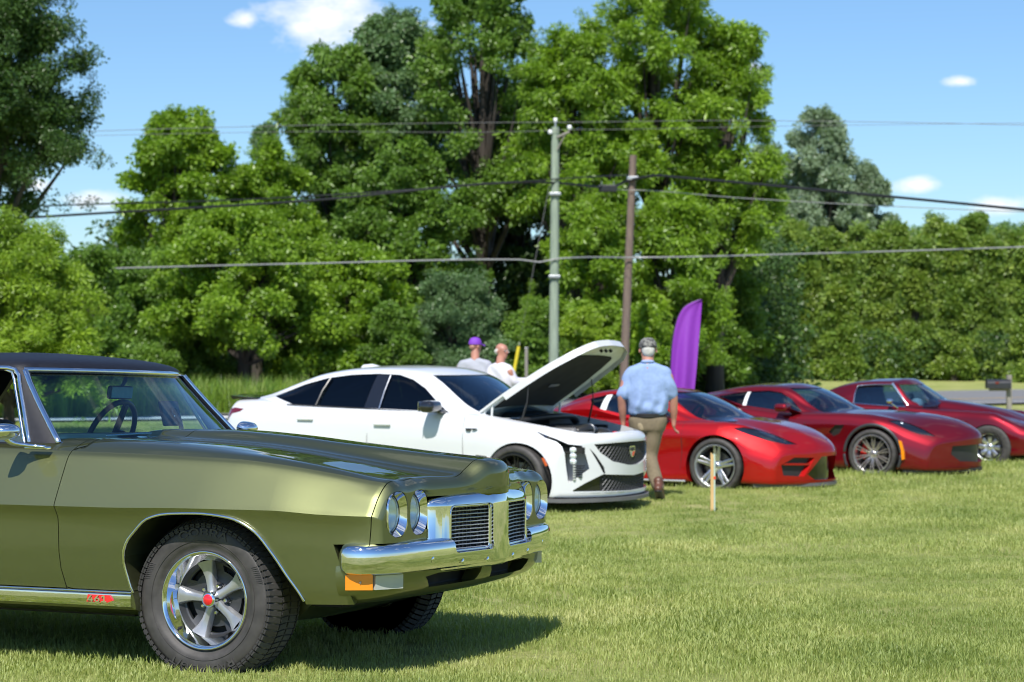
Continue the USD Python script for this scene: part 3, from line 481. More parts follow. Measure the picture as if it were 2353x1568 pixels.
part(T, 'wire', bar((0, 0, 0), tuple(e), .008, 6), 'cable_dull'); part(T, 'yellow_guard', bar((0, 0, 0), tuple(e*.16), .055, 8), 'guard_yellow')
q = np.random.default_rng(3); n = 44; tt = q.uniform(.2, .5, n); scatter('vine', CLUMPS['small'], ['leaf_bright']*4, e*tt[:, None]+q.normal(0, .05, (n, 3)), None, q.uniform(.16, .34, n), None, None, tilt=rand_quat(q, n), parent=T)
pp = at(1209, 800, 62.6); T = thing('marker_post', 'short weathered post beside the yellow guy wire guard', 'post', (pp[0], 62.6, gz1(pp[0], 62.6))); part(T, 'post', tm(rbox(-.05, .05, -.05, .05, -.1, pp[2]-gz1(pp[0], 62.6), .015)), 'grey_wood', 40); part(T, 'post_cap', tm(rbox(-.055, .055, -.055, .055, pp[2]-gz1(pp[0], 62.6)-.01, pp[2]-gz1(pp[0], 62.6)+.02, .008)), 'metal_grey', 40)
# ------------------------------------------------------------------ flag, stake, mailbox
d = 33.0; bl = at(1541, 890, d); g = gz1(bl[0], d); T = thing('feather_flag', 'purple feather flag rising behind the red sports cars', 'flag', (bl[0], d, g))
L_ = [at(1537, 960, d), at(1540, 870, d), at(1545, 790, d), at(1556, 735, d), at(1572, 706, d), at(1592, 694, d), at(1612, 688, d)]; R_ = [at(1590, 960, d), at(1595, 900, d), at(1600, 850, d), at(1605, 790, d), at(1609, 745, d), at(1612, 705, d), at(1613, 689, d)]
o = np.array([bl[0], d, g]); A, B = resample(np.array(L_)-o, 40), resample(np.array(R_)-o, 40); tt = np.linspace(0, 1, 26); V = A[:, None]*(1-tt)[None, :, None]+B[:, None]*tt[None, :, None]
w_ = .035*np.sin(tt*9)[None, :]*(1-np.linspace(0, 1, 40)**3)[:, None]+.03*np.sin(tt*4+2)[None, :]*np.sin(np.linspace(0, 5, 40))[:, None]; V[..., 1] += w_*np.minimum(tt*4, 1)
nv = 40*26; i_, j_ = np.meshgrid(np.arange(39), np.arange(25), indexing='ij'); q_ = np.stack([i_*26+j_, i_*26+j_+1, (i_+1)*26+j_+1, (i_+1)*26+j_], -1).reshape(-1, 4)
part(T, 'cloth', (V.reshape(-1, 3), q_), 'flag_purple', True); part(T, 'flag_pole', tube(np.vstack([[A[0, 0]-.005, 0, -.1], A+[-.012, 0, 0]]), np.linspace(.018, .006, 41), 8), 'black_plastic', True); part(T, 'ground_spike', cat(bar((A[0, 0]-.005, 0, -.1), (A[0, 0]-.005, 0, .22), .025, 8), bar((A[0, 0]-.15, 0, .02), (A[0, 0]+.15, 0, .02), .012, 6)), 'metal_grey')
sx, sy = 2.02, 20.1; g = gz1(sx, sy); T = thing('wooden_stake', 'thin pale wooden stake standing in the grass before the red car wheel', 'stake', (sx, sy, g))
part(T, 'lath', tm(m3.Manifold.hull_points(np.array([(x_, y_, z_) for x_, z_ in ((-.018, -.1), (.013, -.1), (.013, .575), (-.016, .605)) for y_ in (-.012, .012)]))), 'pale_wood'); part(T, 'back_lath', tm(m3.Manifold.hull_points(np.array([(x_, y_, z_) for x_, z_ in ((.010, -.1), (.033, -.1), (.032, .585), (.012, .59)) for y_ in (.014, .030)]))), 'pale_green_paint'); part(T, 'tape', tm(rbox(.008, .036, .012, .033, .33, .36, .002)), 'red_tape')
mb = at(2318, 862, 50); g = gz1(mb[0], 50); T = thing('mailbox', 'black mailbox on a grey wooden post beside the road at right', 'mailbox', (mb[0], 50, g)); hm = mb[2]-g
part(T, 'post', tm(rbox(-.06, .06, -.06, .06, -.2, hm, .01)), 'grey_wood', 40); arc = [(-.13, 0), (.13, 0), (.13, .12)]+[(.13*math.cos(a), .12+.11*math.sin(a)) for a in np.linspace(.2, PI-.2, 9)]+[(-.13, .12)]
part(T, 'box', xf(tm(prism(arc, 'x', -.52, .06)), (-.06, -.1, hm-.34)), 'mailbox_black', 30); part(T, 'box_door', xf(tm(prism(np.array(arc)*[1.02, 1.02], 'x', -.535, -.52)), (-.06, -.1, hm-.34)), 'mailbox_black', 30); part(T, 'arm', tm(rbox(-.50, .04, -.05, .05, hm-.40, hm-.345, .01)), 'grey_wood'); part(T, 'signal_flag', tm(rbox(-.40, -.31, -.245, -.235, hm-.22, hm-.17, .004)), 'red_lens')
# ------------------------------------------------------------------ olive coupe
def tyre_profile(R, r, w, bulge=.012):
    """half of a tyre's cross-section, from the outer bead round the sidewall and tread to the inner bead"""
    h = w/2; H_ = R-r
    return [(r-.004, -h*.80), (r+.006, -h*.90), (r+.02, -h*.96), (r+.28*H_, -h-bulge*.7), (r+.48*H_, -h-bulge), (r+.70*H_, -h-bulge*.6), (R-.22*H_, -h+.002), (R-.10*H_, -h*.93), (R-.035*H_, -h*.80), (R-.01*H_, -h*.55), (R, 0.0),
            (R-.01*H_, h*.55), (R-.035*H_, h*.80), (R-.10*H_, h*.93), (R-.22*H_, h-.002), (R-.70*H_+.4*H_, h+bulge), (r+.28*H_, h+bulge*.7), (r+.006, h*.9), (r-.004, h*.8)]
def polar_text(text, height, radius, mid_deg, depth, bold=True, inward=False, spread=1.0):
    """raised lettering bent round the wheel (wheel axis = y, outer side = -y); mid_deg measured from the top, clockwise seen from outside"""
    t = meshkit.text_mesh(text, height, depth, bold=bold); t = t.subdivide().subdivide() if len(t.faces) < 6000 else t
    x = t.vertices[:, 0]; cxm = (x.min()+x.max())/2; a = math.radians(mid_deg)+(x-cxm)*spread/radius
    if inward: a = math.radians(mid_deg)-(x-cxm)*spread/radius
    rr = radius+(t.vertices[:, 1]-height/2)*(-1 if inward else 1)
    v = np.stack([rr*np.sin(a), -t.vertices[:, 2], rr*np.cos(a)], -1)
    return trimesh.Trimesh(v, t.faces, process=False)
def olive_coupe():
    a, pt, rl = math.radians(22.6), math.radians(.3), math.radians(1.6)
    f = np.array([math.cos(a)*math.cos(pt), -math.sin(a)*math.cos(pt), math.sin(pt)]); l0 = np.array([math.sin(a), math.cos(a), 0]); u0 = np.cross(f, l0)
    l = l0*math.cos(rl)-u0*math.sin(rl); u = np.cross(f, l); o = np.array([-.946, 9.006, -.011])
    C = thing('muscle_car', 'olive green classic coupe with black vinyl roof and chrome grille nearest the camera', 'car', matrix=frame(f, l, u, o))
    # --- lower body as feature lines, bottom centre to top centre: (x, y, z), y outwards
    L = [[(-4.15, 0, .30), (-3.4, 0, .22), (.25, 0, .22), (.45, 0, .365), (.85, 0, .38)],
         [(-4.15, .70, .32), (-3.6, .76, .25), (.25, .78, .25), (.45, .79, .352), (.85, .74, .37)],
         [(-4.15, .80, .36), (-3.2, .89, .30), (-2.2, .898, .285), (-.4, .898, .285), (.25, .89, .29), (.47, .885, .338), (.70, .872, .345), (.85, .84, .375)],
         [(-4.15, .84, .44), (-3.2, .925, .40), (-2.2, .914, .375), (-.4, .914, .37), (.35, .908, .385), (.70, .888, .41), (.85, .885, .42)],
         [(-4.15, .86, .56), (-3.2, .945, .54), (-2.2, .934, .53), (-.4, .934, .53), (.0, .940, .54), (.35, .930, .54), (.70, .90, .54), (.85, .892, .54)],
         [(-4.15, .865, .64), (-3.2, .952, .66), (-2.2, .950, .665), (-.4, .950, .665), (0, .955, .67), (.35, .945, .67), (.70, .912, .658), (.85, .897, .655)],
         [(-4.15, .87, .70), (-3.2, .962, .725), (-2.2, .967, .71), (-.4, .968, .71), (0, .970, .716), (.35, .958, .716), (.62, .933, .703), (.80, .910, .70), (.85, .902, .70)],
         [(-4.15, .865, .72), (-3.2, .955, .76), (-2.2, .956, .737), (-.4, .957, .735), (0, .958, .738), (.35, .945, .737), (.62, .921, .722), (.80, .902, .715), (.85, .895, .714)],
         [(-4.15, .84, .80), (-3.2, .93, .87), (-2.4, .915, .835), (-1.6, .908, .835), (-.4, .908, .838), (0, .908, .834), (.35, .898, .822), (.62, .882, .794), (.80, .872, .775), (.85, .866, .77)],
         [(-4.15, .80, .87), (-3.2, .89, .935), (-2.4, .872, .905), (-1.6, .866, .915), (-.65, .866, .916), (-.19, .866, .908), (.15, .864, .897), (.37, .858, .877), (.54, .85, .855), (.70, .842, .83), (.80, .835, .812), (.85, .83, .80)],
         [(-4.15, .76, .885), (-3.2, .85, .955), (-2.4, .835, .945), (-1.6, .835, .957), (-.65, .842, .938), (-.19, .842, .928), (.15, .842, .916), (.37, .837, .895), (.54, .828, .872), (.70, .818, .847), (.80, .81, .828), (.85, .805, .812)],
         [(-4.15, .72, .89), (-3.2, .80, .965), (-2.4, .79, .965), (-1.6, .79, .975), (-.65, .79, .962), (-.19, .79, .952), (.15, .79, .935), (.37, .785, .911), (.54, .778, .886), (.70, .77, .856), (.80, .765, .836), (.85, .76, .82)],
         [(-4.15, .64, .895), (-3.2, .70, .975), (-2.4, .70, .975), (-1.6, .70, .985), (-.65, .70, .988), (-.35, .70, .980), (-.05, .70, .963), (.20, .70, .937), (.40, .70, .907), (.62, .70, .866), (.80, .695, .838), (.85, .69, .825)],
         [(-4.15, .40, .90), (-3.2, .42, .985), (-2.4, .42, .98), (-1.6, .45, .99), (-.65, .45, .992), (-.35, .45, .985), (-.05, .45, .968), (.20, .45, .941), (.40, .45, .911), (.62, .45, .874), (.80, .45, .846), (.85, .45, .836)],
         [(-4.15, .20, .905), (-1.6, .20, .992), (-.65, .22, .994), (-.35, .22, .985), (-.05, .22, .967), (.20, .22, .940), (.40, .22, .912), (.62, .22, .877), (.80, .215, .856), (.85, .21, .852)],
         [(-4.15, .12, .905), (-1.6, .12, .992), (-.9, .13, .998), (-.65, .13, 1.024), (-.35, .125, 1.022), (-.05, .12, 1.003), (.20, .12, .977), (.40, .12, .955), (.62, .12, .928), (.80, .12, .907), (.85, .12, .90)],
         [(-4.15, .06, .905), (-1.6, .06, .992), (-.9, .06, .999), (-.65, .06, 1.028), (-.35, .06, 1.026), (-.05, .06, 1.007), (.20, .06, .981), (.40, .06, .96), (.62, .06, .933), (.80, .06, .912), (.85, .06, .906)],
         [(-4.15, 0, .905), (-1.6, 0, .992), (-.9, 0, .999), (-.65, 0, 1.028), (-.35, 0, 1.027), (-.05, 0, 1.008), (.20, 0, .982), (.40, 0, .961), (.62, 0, .935), (.80, 0, .914), (.85, 0, .908)]]
    def warp(v):
        x, y, z = v.T; ay = abs(y); w = ss(.25, .85, x)
        bow = .085*(1-np.clip(ay/.52, 0, 1)**1.5)-.03*ss(.80, .93, ay)
        prow = .040*np.exp(-(ay/.17)**4)*ss(.35, .85, x)*ss(.60, .80, z)
        x2 = x+w*bow+prow
        hump = .009*(np.exp(-((ay-.772)/.075)**2)+np.exp(-((ay-.578)/.075)**2))*ss(.74, .84, x)*ss(.74, .79, z)
        return np.stack([x2, y, z+hump], -1)
    xs = dense(-4.15, .85, .035, round_xs(.85, .055), np.linspace(-4.15, -4.05, 6), np.arange(-.4, .85, .02))
    S = body_loft(L, (2, 6, 10), xs, 6, round_f=.055, round_r=.06, warp=warp, rz=.60, ry=.45)
    # wheel openings
    arch = [(-.305, .20), (-.30, .302), (-.325, .40), (-.343, .50), (-.325, .56), (-.28, .612), (-.212, .668), (-.12, .69), (.027, .696), (.173, .683), (.284, .633), (.361, .545), (.417, .461), (.494, .341), (.525, .20)]
    arch = resample(arch, 60); rear = [(x*-1-2.845+.06, z) for x, z in arch]
    cut = m3.Manifold.batch_boolean([prism(p, 'y', s0, s1) for p in (arch, rear) for s0, s1 in ((.60, 1.2), (-1.2, -.60))], m3.OpType.Add)
    S = S-cut
    # cabin hollow, grille notch and everything in front of the bumper line below the lamps
    S = S-mbox(-2.75, -.98, -.80, .80, .40, 1.3)-prism([(-1.0, -.80), (-.95, -.80), (-.80, -.5), (-.72, 0), (-.80, .5), (-.95, .80), (-1.0, .80)], 'z', .84, 1.3)
    S = S-prism([(.60, -.05), (.60, .585), (1.2, .592), (1.2, -.05)], 'y', -.80, .80)
    low = [(.715, -.05), (.705, .345), (.628, .585), (.80, .592), (1.2, .592), (1.2, -.05)]
    S = S-prism(low, 'y', -1.2, 1.2)-rbox(.80, 1.2, -.515, .515, .3, .766, .012)
    # lamp tunnels
    lamps = [(s*y) for y in (.772, .578) for s in (-1, 1)]
    for y in lamps:
        e = prism(rrect(.174, .184, .072)+[y, .704], 'x', .70, 1.0); S = S-e
    # --- panels
    G = .002
    hood_poly = [(-.60, -.70), (.795, -.70), (.81, -.62), (.829, -.45), (.872, -.27), (.872, -.19), (.895, -.12), (.905, 0), (.895, .12), (.872, .19), (.872, .27), (.829, .45), (.81, .62), (.795, .70), (-.60, .70), (-.56, .5), (-.50, .2), (-.49, 0), (-.50, -.2), (-.56, -.5)]
    hp = Polygon(hood_poly); hood = S ^ prism(hp.buffer(-G).exterior.coords, 'z', .772, 1.2)
    rest = S-prism(hp.buffer(G, join_style=2).exterior.coords, 'z', .768, 1.2)-mbox(-.49, .70, -.66, .66, .40, 1.2)
    fend = [(-.668, .945), (-.668, .72), (-.659, .655), (-.663, .515), (-.657, .445), (-.634, .367), (-.60, .361), (-.29, .361), (-.29, .20), (.9, .20), (.9, .590), (.783, .590), (.795, .71), (.815, .84), (.80, 1.2), (-.63, 1.2), (-.63, .96)]
    door = [(-1.87, 1.2), (-1.87, .50), (-1.83, .362), (-.634, .362), (-.657, .445), (-.663, .515), (-.659, .655), (-.668, .72), (-.668, .945), (-.668, 1.2)]
    parts = {}
    for nm, poly in (('fender', fend), ('door', door)):
        P_ = Polygon(poly); ins, out = P_.buffer(-G).exterior.coords, P_.buffer(G).exterior.coords
        for s in (-1, 1):
            a0, a1 = sorted((s*.45, s*1.2)) if nm == 'fender' else sorted((s*.66, s*1.2))
            parts[(nm, s)] = rest ^ prism(ins, 'y', a0, a1); rest = rest-prism(out, 'y', a0, a1)
    head = rest ^ mbox(.70, 1.3, -1.2, 1.2, .3, 1.2); rest = rest-mbox(.70, 1.3, -1.2, 1.2, .3, 1.2)
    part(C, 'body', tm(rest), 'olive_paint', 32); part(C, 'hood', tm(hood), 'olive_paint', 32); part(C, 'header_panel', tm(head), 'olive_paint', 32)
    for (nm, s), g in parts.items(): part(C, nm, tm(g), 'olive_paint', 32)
    part(C, 'underbody', cat(mbox(-4.0, .50, -.58, .58, .30, .70), mbox(-2.4, -.5, -.6, .6, .22, .30), rbox(.48, .80, -.50, .50, .38, .745, .02), mbox(-2.5, -.95, -.80, .80, .26, .42)), 'underbody')  # black boxes under and inside the shell, also blocking light through panel gaps
    # --- wheel arch trim
    for s in (-1, 1):
        ys = np.interp(arch[:, 1], [.2, .34, .54, .70], [.876, .902, .938, .960])-.012*ss(.2, .5, arch[:, 0])
        t = np.stack([arch[:, 0], s*(ys+.001), arch[:, 1]], -1)[6:-6]; part(C, 'arch_trim', tube(t, .0065, 8), 'bright_trim', True)
        xr = np.array(rear); part(C, 'arch_trim', tube(np.stack([xr[:, 0], s*(ys+.004), xr[:, 1]], -1)[6:-6], .0065, 6), 'bright_trim', True)
        rk = [(.0, .292), (.010, .296), (.014, .32), (.012, .345), (.004, .352), (-.02, .352), (-.02, .292)]
        pth = [(-2.50, -.903, 0), (-1.4, -.904, 0), (-.315, -.903, 0)]
        m_ = sweep_section(resample(pth, 8), [(u_, v_) for u_, v_ in rk]); part(C, 'rocker_moulding', tm(m_ if s < 0 else mirror_y(m_)), 'chrome', 30)
        part(C, 'rocker_trim', tube([(-2.5, s*.921, .356), (-.312, s*.920, .356)], .0045, 8), 'bright_trim', True)
    # engine-size badge on the rocker moulding: white figures over a red block
    t461 = meshkit.text_mesh('461', .026, .005, bold=True); t461 = xf(t461, scale=(1.45, 1, 1))
    T = trimesh.Trimesh(np.stack([t461.vertices[:, 0], -t461.vertices[:, 2], t461.vertices[:, 1]], -1), t461.faces, process=False)
    w_ = T.bounds[1][0]-T.bounds[0][0]
    b = part(C, 'engine_badge', cat(prism([(-.528, .311), (-.424, .311), (-.398, .320), (-.416, .342), (-.523, .342)], 'y', -.9225, -.914)), 'red_gloss')
    part(b, 'badge_figures', xf(T, (-.521-T.bounds[0][0], -.9227, .313), scale=(.094/w_, 1, 1)), 'bright_trim')
    # --- headlamps
    for y in lamps:
        o_ = rrect(.173, .183, .0715, 9); k = len(o_); ang = np.arctan2(o_[:, 1], o_[:, 0]); rings = []
        for d, w_, rr in ((.838, 0, 0), (.846, .06, 0), (.842, .16, 0), (.828, .55, 0), (.816, .9, 0), (.812, 1, 0)):
            rings.append(np.stack([np.full(k, d), y+o_[:, 0]*(1-w_)+.0745*np.cos(ang)*w_, .704+o_[:, 1]*(1-w_)+.0735*np.sin(ang)*w_], -1))
        rings.append(np.stack([np.full(k, .785), y+.0745*np.cos(ang), .704+.0745*np.sin(ang)], -1))
        v = np.concatenate(rings); fq = [(i*k+j, (i+1)*k+j, (i+1)*k+(j+1) % k, i*k+(j+1) % k) for i in range(len(rings)-1) for j in range(k)]
        part_b = part(C, 'headlamp_bezel', (v, np.array(fq)), 'chrome', 40)
        lens = lathe([(0, .020), (.03, .018), (.055, .011), (.068, .003), (.072, -.006)], 40, 'x'); ref = lathe([(.072, -.006), (.06, -.03), (.035, -.05), (0.0, -.056)], 40, 'x')
        part(part_b, 'lens', xf(lens, (.812, y, .704)), 'lamp_glass', True); part(part_b, 'reflector', xf(ref, (.811, y, .704)), 'lamp_reflector', True)
        part(part_b, 'retaining_ring', xf(lathe([(.0715, .0), (.0735, .004), (.0765, .0), (.0765, -.012)], 40, 'x'), (.814, y, .704)), 'black_trim', 40)
        ribs = []
        for g in np.linspace(-.055, .055, 12):
            h_ = math.sqrt(max(.068**2-g*g, 0)); ribs.append(bar((.8205-g*g*2.2, y+g, .704-h_*.9), (.8205-g*g*2.2, y+g, .704+h_*.9), .0012, 4))
        part(part_b, 'lens_fluting', cat(*ribs), 'lamp_glass', True)
    # --- bumper bar and grille surround
    half = [(.655, -.88, 0), (.665, -.915, 0), (.682, -.938, 0), (.71, -.952, 0), (.75, -.950, 0), (.792, -.930, 0), (.838, -.88, 0), (.882, -.79, 0), (.906, -.68, 0), (.924, -.55, 0), (.938, -.42, 0), (.955, -.25, 0), (.966, -.1, 0), (.968, 0, 0)]
    pth = resample(half, 46); pth = np.vstack([pth, (pth*[1, -1, 1])[-2::-1]])
    sec = [(-.085, .578), (-.08, .590), (-.040, .593), (-.017, .589), (-.004, .580), (.003, .568), (.006, .552), (.007, .520), (.004, .494), (-.004, .478), (-.018, .469), (-.05, .466), (-.085, .476)]
    bumper = sweep_section(pth, sec)
    gp = np.array([(.846, -.494), (.860, -.490), (.876, -.476), (.896, -.450), (.906, -.438), (.914, -.424), (.932, -.34), (.950, -.20), (.964, -.10), (.972, -.075), (.976, -.04), (.977, 0)])
    gp = np.vstack([gp, (gp*[1, -1])[-2::-1]])
    def rounded_extrude(poly, z0, z1, R, n=5):
        c = Polygon(poly); p = np.asarray(poly); nx_ = np.gradient(p, axis=0); nx_ /= np.linalg.norm(nx_, axis=1, keepdims=True); nr = np.stack([nx_[:, 1], -nx_[:, 0]], -1)
        nr[0] = (0, -1); nr[-1] = (0, 1)
        lv = [(z0+R*(1-math.cos(t)), R*(1-math.sin(t))) for t in np.linspace(0, PI/2, n)]+[(z1-R*(1-math.sin(t)), R*(1-math.cos(t))) for t in np.linspace(0, PI/2, n)]
        vs = [np.c_[p-nr*i_, np.full(len(p), z_)] for z_, i_ in lv]; k = len(p); v = np.concatenate(vs)
        fq = [(i*k+j, i*k+(j+1) % k, (i+1)*k+(j+1) % k, (i+1)*k+j) for i in range(len(lv)-1) for j in range(k)]
        fq = np.array(fq); f_ = np.vstack([fq[:, [0, 1, 2]], fq[:, [0, 2, 3]]]); tri = m3.triangulate([p]); f_ = np.vstack([f_, tri[:, ::-1], tri+(len(lv)-1)*k])
        return man(v, f_)
    house = rounded_extrude(gp, .452, .757, .034, 8)
    opens = []
    for s in (-1, 1):
        pl = np.array([(-.418, .545), (-.410, .533), (-.394, .530), (-.105, .530), (-.092, .533), (-.085, .545), (-.085, .712), (-.09, .722), (-.105, .728), (-.387, .728), (-.409, .722), (-.418, .705)])
        if s > 0: pl = pl*[-1, 1]
        opens.append(prism(pl, 'x', .82, 1.1))
    house = house.warp(lambda p: (p[0], p[1], p[2]+.02*max(0, 1-(p[1]/.49)**2)*min(max((p[2]-.735)/.02, 0), 1)))-opens[0]-opens[1]; bumper = bumper-opens[0]-opens[1]
    shell = (bumper+house)-mbox(.70, .84, -.5, .5, .40, .72)
    bp = part(C, 'front_bumper', tm(shell), 'chrome', 32)
    for s in (-1, 1):
        for yy, zz in ((.60, .515), (.36, .49), (.14, .485)):
            xx = np.interp(yy, [0, .1, .25, .42, .55, .68, .80], [.975, .973, .962, .945, .931, .913, .887])
            part(bp, 'bumper_bolt', xf(lathe([(0, .0035), (.010, .003), (.014, .0)], 20, 'x'), (xx-.0012, s*yy, zz)), 'chrome', True)
        # grille: rim, thin bars with a kink, dark back
        rim = np.array([(-.455, .533), (-.088, .533), (-.088, .725), (-.455, .725)])
        rp = resample(np.vstack([pl, pl[:1]])*([1, 1] if s > 0 else [-1, 1]), 60)[:-1] if False else None
        g = part(C, 'grille', cat(mbox(.842, .848, *sorted((s*.084, s*.46)), .528, .730)), 'underbody')
        for k in range(12):
            z = .542+k*.0158; pts = [(.898, s*.416, z), (.906, s*.30, z), (.928, s*.19, z), (.945, s*.088, z)]
            part(g, 'grille_bar', tube(pts, .0027, 6), 'metal_grey', 40)
        for k in range(9): part(g, 'grille_upright', bar((.875, s*(.12+k*.04), .533), (.875, s*(.12+k*.04), .726), .0035, 6), 'black_plastic')
        inner = (np.array([(-.413, .546), (-.401, .536), (-.105, .536), (-.092, .546), (-.092, .71), (-.105, .722), (-.39, .722), (-.413, .70)]))*[-1 if s > 0 else 1, 1]
        xi = np.interp(abs(inner[:, 0]), [.09, .26, .43, .46], [.952, .932, .911, .905]); rpts = np.c_[xi, inner]
        rr = resample(np.vstack([rpts, rpts[:1]]), 64)[:-1]; part(g, 'grille_rim', tube(rr, .006, 8, closed=True, up=(1, 0, 0)), 'bright_trim', True)
    # --- valance under the bumper with turn lamps and cooling slots
    vh = [(.645, -.925, 0), (.69, -.922, 0), (.74, -.902, 0), (.788, -.868, 0), (.825, -.81, 0), (.852, -.74, 0), (.870, -.64, 0), (.884, -.52, 0), (.90, -.35, 0), (.908, -.15, 0), (.91, 0, 0)]
    vp = resample(vh, 34); vp = np.vstack([vp, (vp*[1, -1, 1])[-2::-1]])
    val = sweep_section(vp, [(-.06, .50), (-.008, .50), (-.004, .47), (-.010, .425), (-.024, .398), (-.050, .372), (-.09, .352), (-.15, .342), (-.15, .352), (-.10, .372)])
    for sg in (1, -1): val = val-prism([(sg*.56, .440), (sg*.50, .392), (sg*.08, .392), (sg*.05, .446), (sg*.46, .450)], 'x', .70, 1.2)
    part(C, 'valance', tm(val), 'olive_paint', 30)
    for s in (-1, 1):
        def lampbox(a, b, z0, z1, g=.003):
            p0, p1 = np.array(a), np.array(b); d = p1-p0; d /= np.linalg.norm(d); nn = np.array([-d[1], d[0]])*(1 if s < 0 else -1)
            nn = nn if nn[0] > 0 else -nn
            q = [p0+nn*.010, p1+nn*.010, p1-nn*.02, p0-nn*.02]
            return prism(q, 'z', z0, z1)
        am = part(C, 'turn_lamp', tm(lampbox((.690, s*.924), (.786, s*.872), .408, .468)), 'amber_lens'); part(am, 'lamp_screw', xf(lathe([(0, .004), (.006, .003), (.006, 0)], 12, 'x'), (.748, s*.906, .438)), 'metal_grey')
        part(C, 'parking_lamp', tm(lampbox((.790, s*.868), (.852, s*.745), .408, .464)), 'clear_lens')
    # --- greenhouse: rings from the belt up to the roof crown
    def ring(z, xf_, xc, yc, ys, yr, xr, xrc, n=14):
        """half outline: front centre, front corner, side, rear corner, rear centre"""
        A = np.array([(xf_, 0), (xf_-.012, .22), (xf_*.55+xc*.45, yc*.72), (xc+.012, yc-.035), (xc, yc)])
        B = np.array([(xc, yc), (xc-.30, ys+.004), (-1.75, ys+.008), (-2.3, ys-.004), (xr+.02, yr+.02), (xr, yr)])
        Cc = np.array([(xr, yr), (xr-.05, yr-.06), (xrc+.01, yr*.5), (xrc, 0)])
        out = np.vstack([resample(A, n)[:-1], resample(B, 2*n)[:-1], resample(Cc, n)])
        return np.c_[out, np.full(len(out), z)]
    levels = [(.90, -.55, -.755, .785, .805, .74, -2.95, -3.15), (.975, -.60, -.795, .772, .79, .72, -2.86, -3.05), (1.05, -.672, -.862, .744, .762, .69, -2.76, -2.93), (1.14, -.757, -.942, .710, .727, .655, -2.65, -2.80), (1.23, -.842, -1.017, .676, .692, .62, -2.55, -2.68), (1.295, -.900, -1.066, .650, .664, .59, -2.48, -2.59)]
    Rg = [ring(*lv) for lv in levels]
    cen = np.array([-1.72, 0]); base = Rg[-1].copy()
    for ins, dz in ((.006, .016), (.022, .030), (.05, .042), (.10, .053), (.18, .063), (.32, .072), (.48, .0775), (.62, .080)):
        b_ = base.copy(); d = b_[:, :2]-cen; ext = np.array([.82, .665]); sc = 1-np.array([ins*1.0/ext[0]*.9, ins/ext[1]]); b_[:, :2] = cen+d*sc; b_[:, 2] = 1.295+dz+.012*ss(0, .6, ins); Rg.append(b_)
    def rings_to_man(Rg):
        h = len(Rg[0]); full = [np.vstack([r, (r*[1, -1, 1])[-2:0:-1]]) for r in Rg]; k = len(full[0]); v = np.concatenate(full)
        fq = np.array([(i*k+j, i*k+(j+1) % k, (i+1)*k+(j+1) % k, (i+1)*k+j) for i in range(len(full)-1) for j in range(k)])
        f_ = np.vstack([fq[:, [0, 1, 2]], fq[:, [0, 2, 3]]]); nv = len(v); v = np.vstack([v, full[0].mean(0), full[-1].mean(0)])
        f_ = np.vstack([f_, [(nv, (j+1) % k, j) for j in range(k)], [(nv+1, (len(full)-1)*k+j, (len(full)-1)*k+(j+1) % k) for j in range(k)]])
        t = trimesh.Trimesh(v, f_, process=False); return man(v, f_ if t.volume > 0 else f_[:, ::-1])
    def inset(Rg, d):
        out = []
        for r in Rg:
            c = np.array([-1.72, 0]); q = r.copy(); t = np.gradient(r[:, :2], axis=0); t /= np.linalg.norm(t, axis=1, keepdims=True)+1e-9; nn = np.stack([-t[:, 1], t[:, 0]], -1)
            sg = np.sign(((r[:, :2]-c)*nn).sum(1)); q[:, :2] -= nn*sg[:, None]*d; q[0, 1] = q[-1, 1] = 0; q[:, 1] = np.maximum(q[:, 1], 0); q[:, 2] -= d*ss(1.28, 1.36, r[:, 2]); out.append(q)
        return out
    GO, GI, G1, G2 = (rings_to_man(inset(Rg, d)) if d else rings_to_man(Rg) for d in (0, .028, .008, .013))
    shell = (GO-GI)-mbox(-4, 0, -1, 1, .5, .955)
    ws = [(-.762, .95), (-.745, 1.00), (-.640, 1.26), (-.625, 1.283), (-.595, 1.295), (.595, 1.295), (.625, 1.283), (.640, 1.26), (.745, 1.00), (.762, .95)]
    wsp = prism(ws, 'x', -1.25, 0)
    sd = [(-.935, .972), (-1.085, 1.27), (-1.10, 1.288), (-1.13, 1.298), (-2.02, 1.290), (-2.10, 1.27), (-2.33, 1.05), (-2.36, .972)]
    sdp = [prism(sd, 'y', *z) for z in ((-1.0, -.45), (.45, 1.0))]
    rw = prism([(-.62, .98), (-.52, 1.24), (-.47, 1.262), (.47, 1.262), (.52, 1.24), (.62, .98)], 'x', -3.3, -2.40)
    # the windscreen opening stops at the pillar: keep what lies behind the corner line
    pil = prism([(-.80, .90), (-.872, .955), (-1.11, 1.31), (-1.3, 1.31), (-1.3, .9)], 'y', -1, 1)
    roof = shell-(wsp-prism([(-.835, .90), (-.872, .975), (-1.085, 1.30), (-1.4, 1.3), (-1.4, .9)], 'y', -1, 1))-sdp[0]-sdp[1]-rw
    rf = part(C, 'roof', tm(roof), 'vinyl_roof', 40)
    wg = (G1-G2) ^ (wsp-prism([(-.842, .90), (-.880, .975), (-1.095, 1.30), (-1.4, 1.3), (-1.4, .9)], 'y', -1, 1)) ^ mbox(-2, 0, -1, 1, .955, 1.4)
    part(C, 'windscreen', tm(wg), 'window_glass', 30)
    part(C, 'rear_window', tm((G1-G2) ^ rw), 'window_glass', 30)
    # bright trim: round the windscreen, drip rail and side window frames (points taken from the rings)
    def on_ring(z, key, off=0.0):
        zz = [l_[0] for l_ in levels]; g = lambda i: np.interp(z, zz, [l_[i] for l_ in levels])
        return g
    def pillar(z, dx=0, dy=0): g = on_ring(z, 0); return (g(2)+dx, -(g(3)+dy), z)
    zz = np.linspace(.972, 1.288, 12)
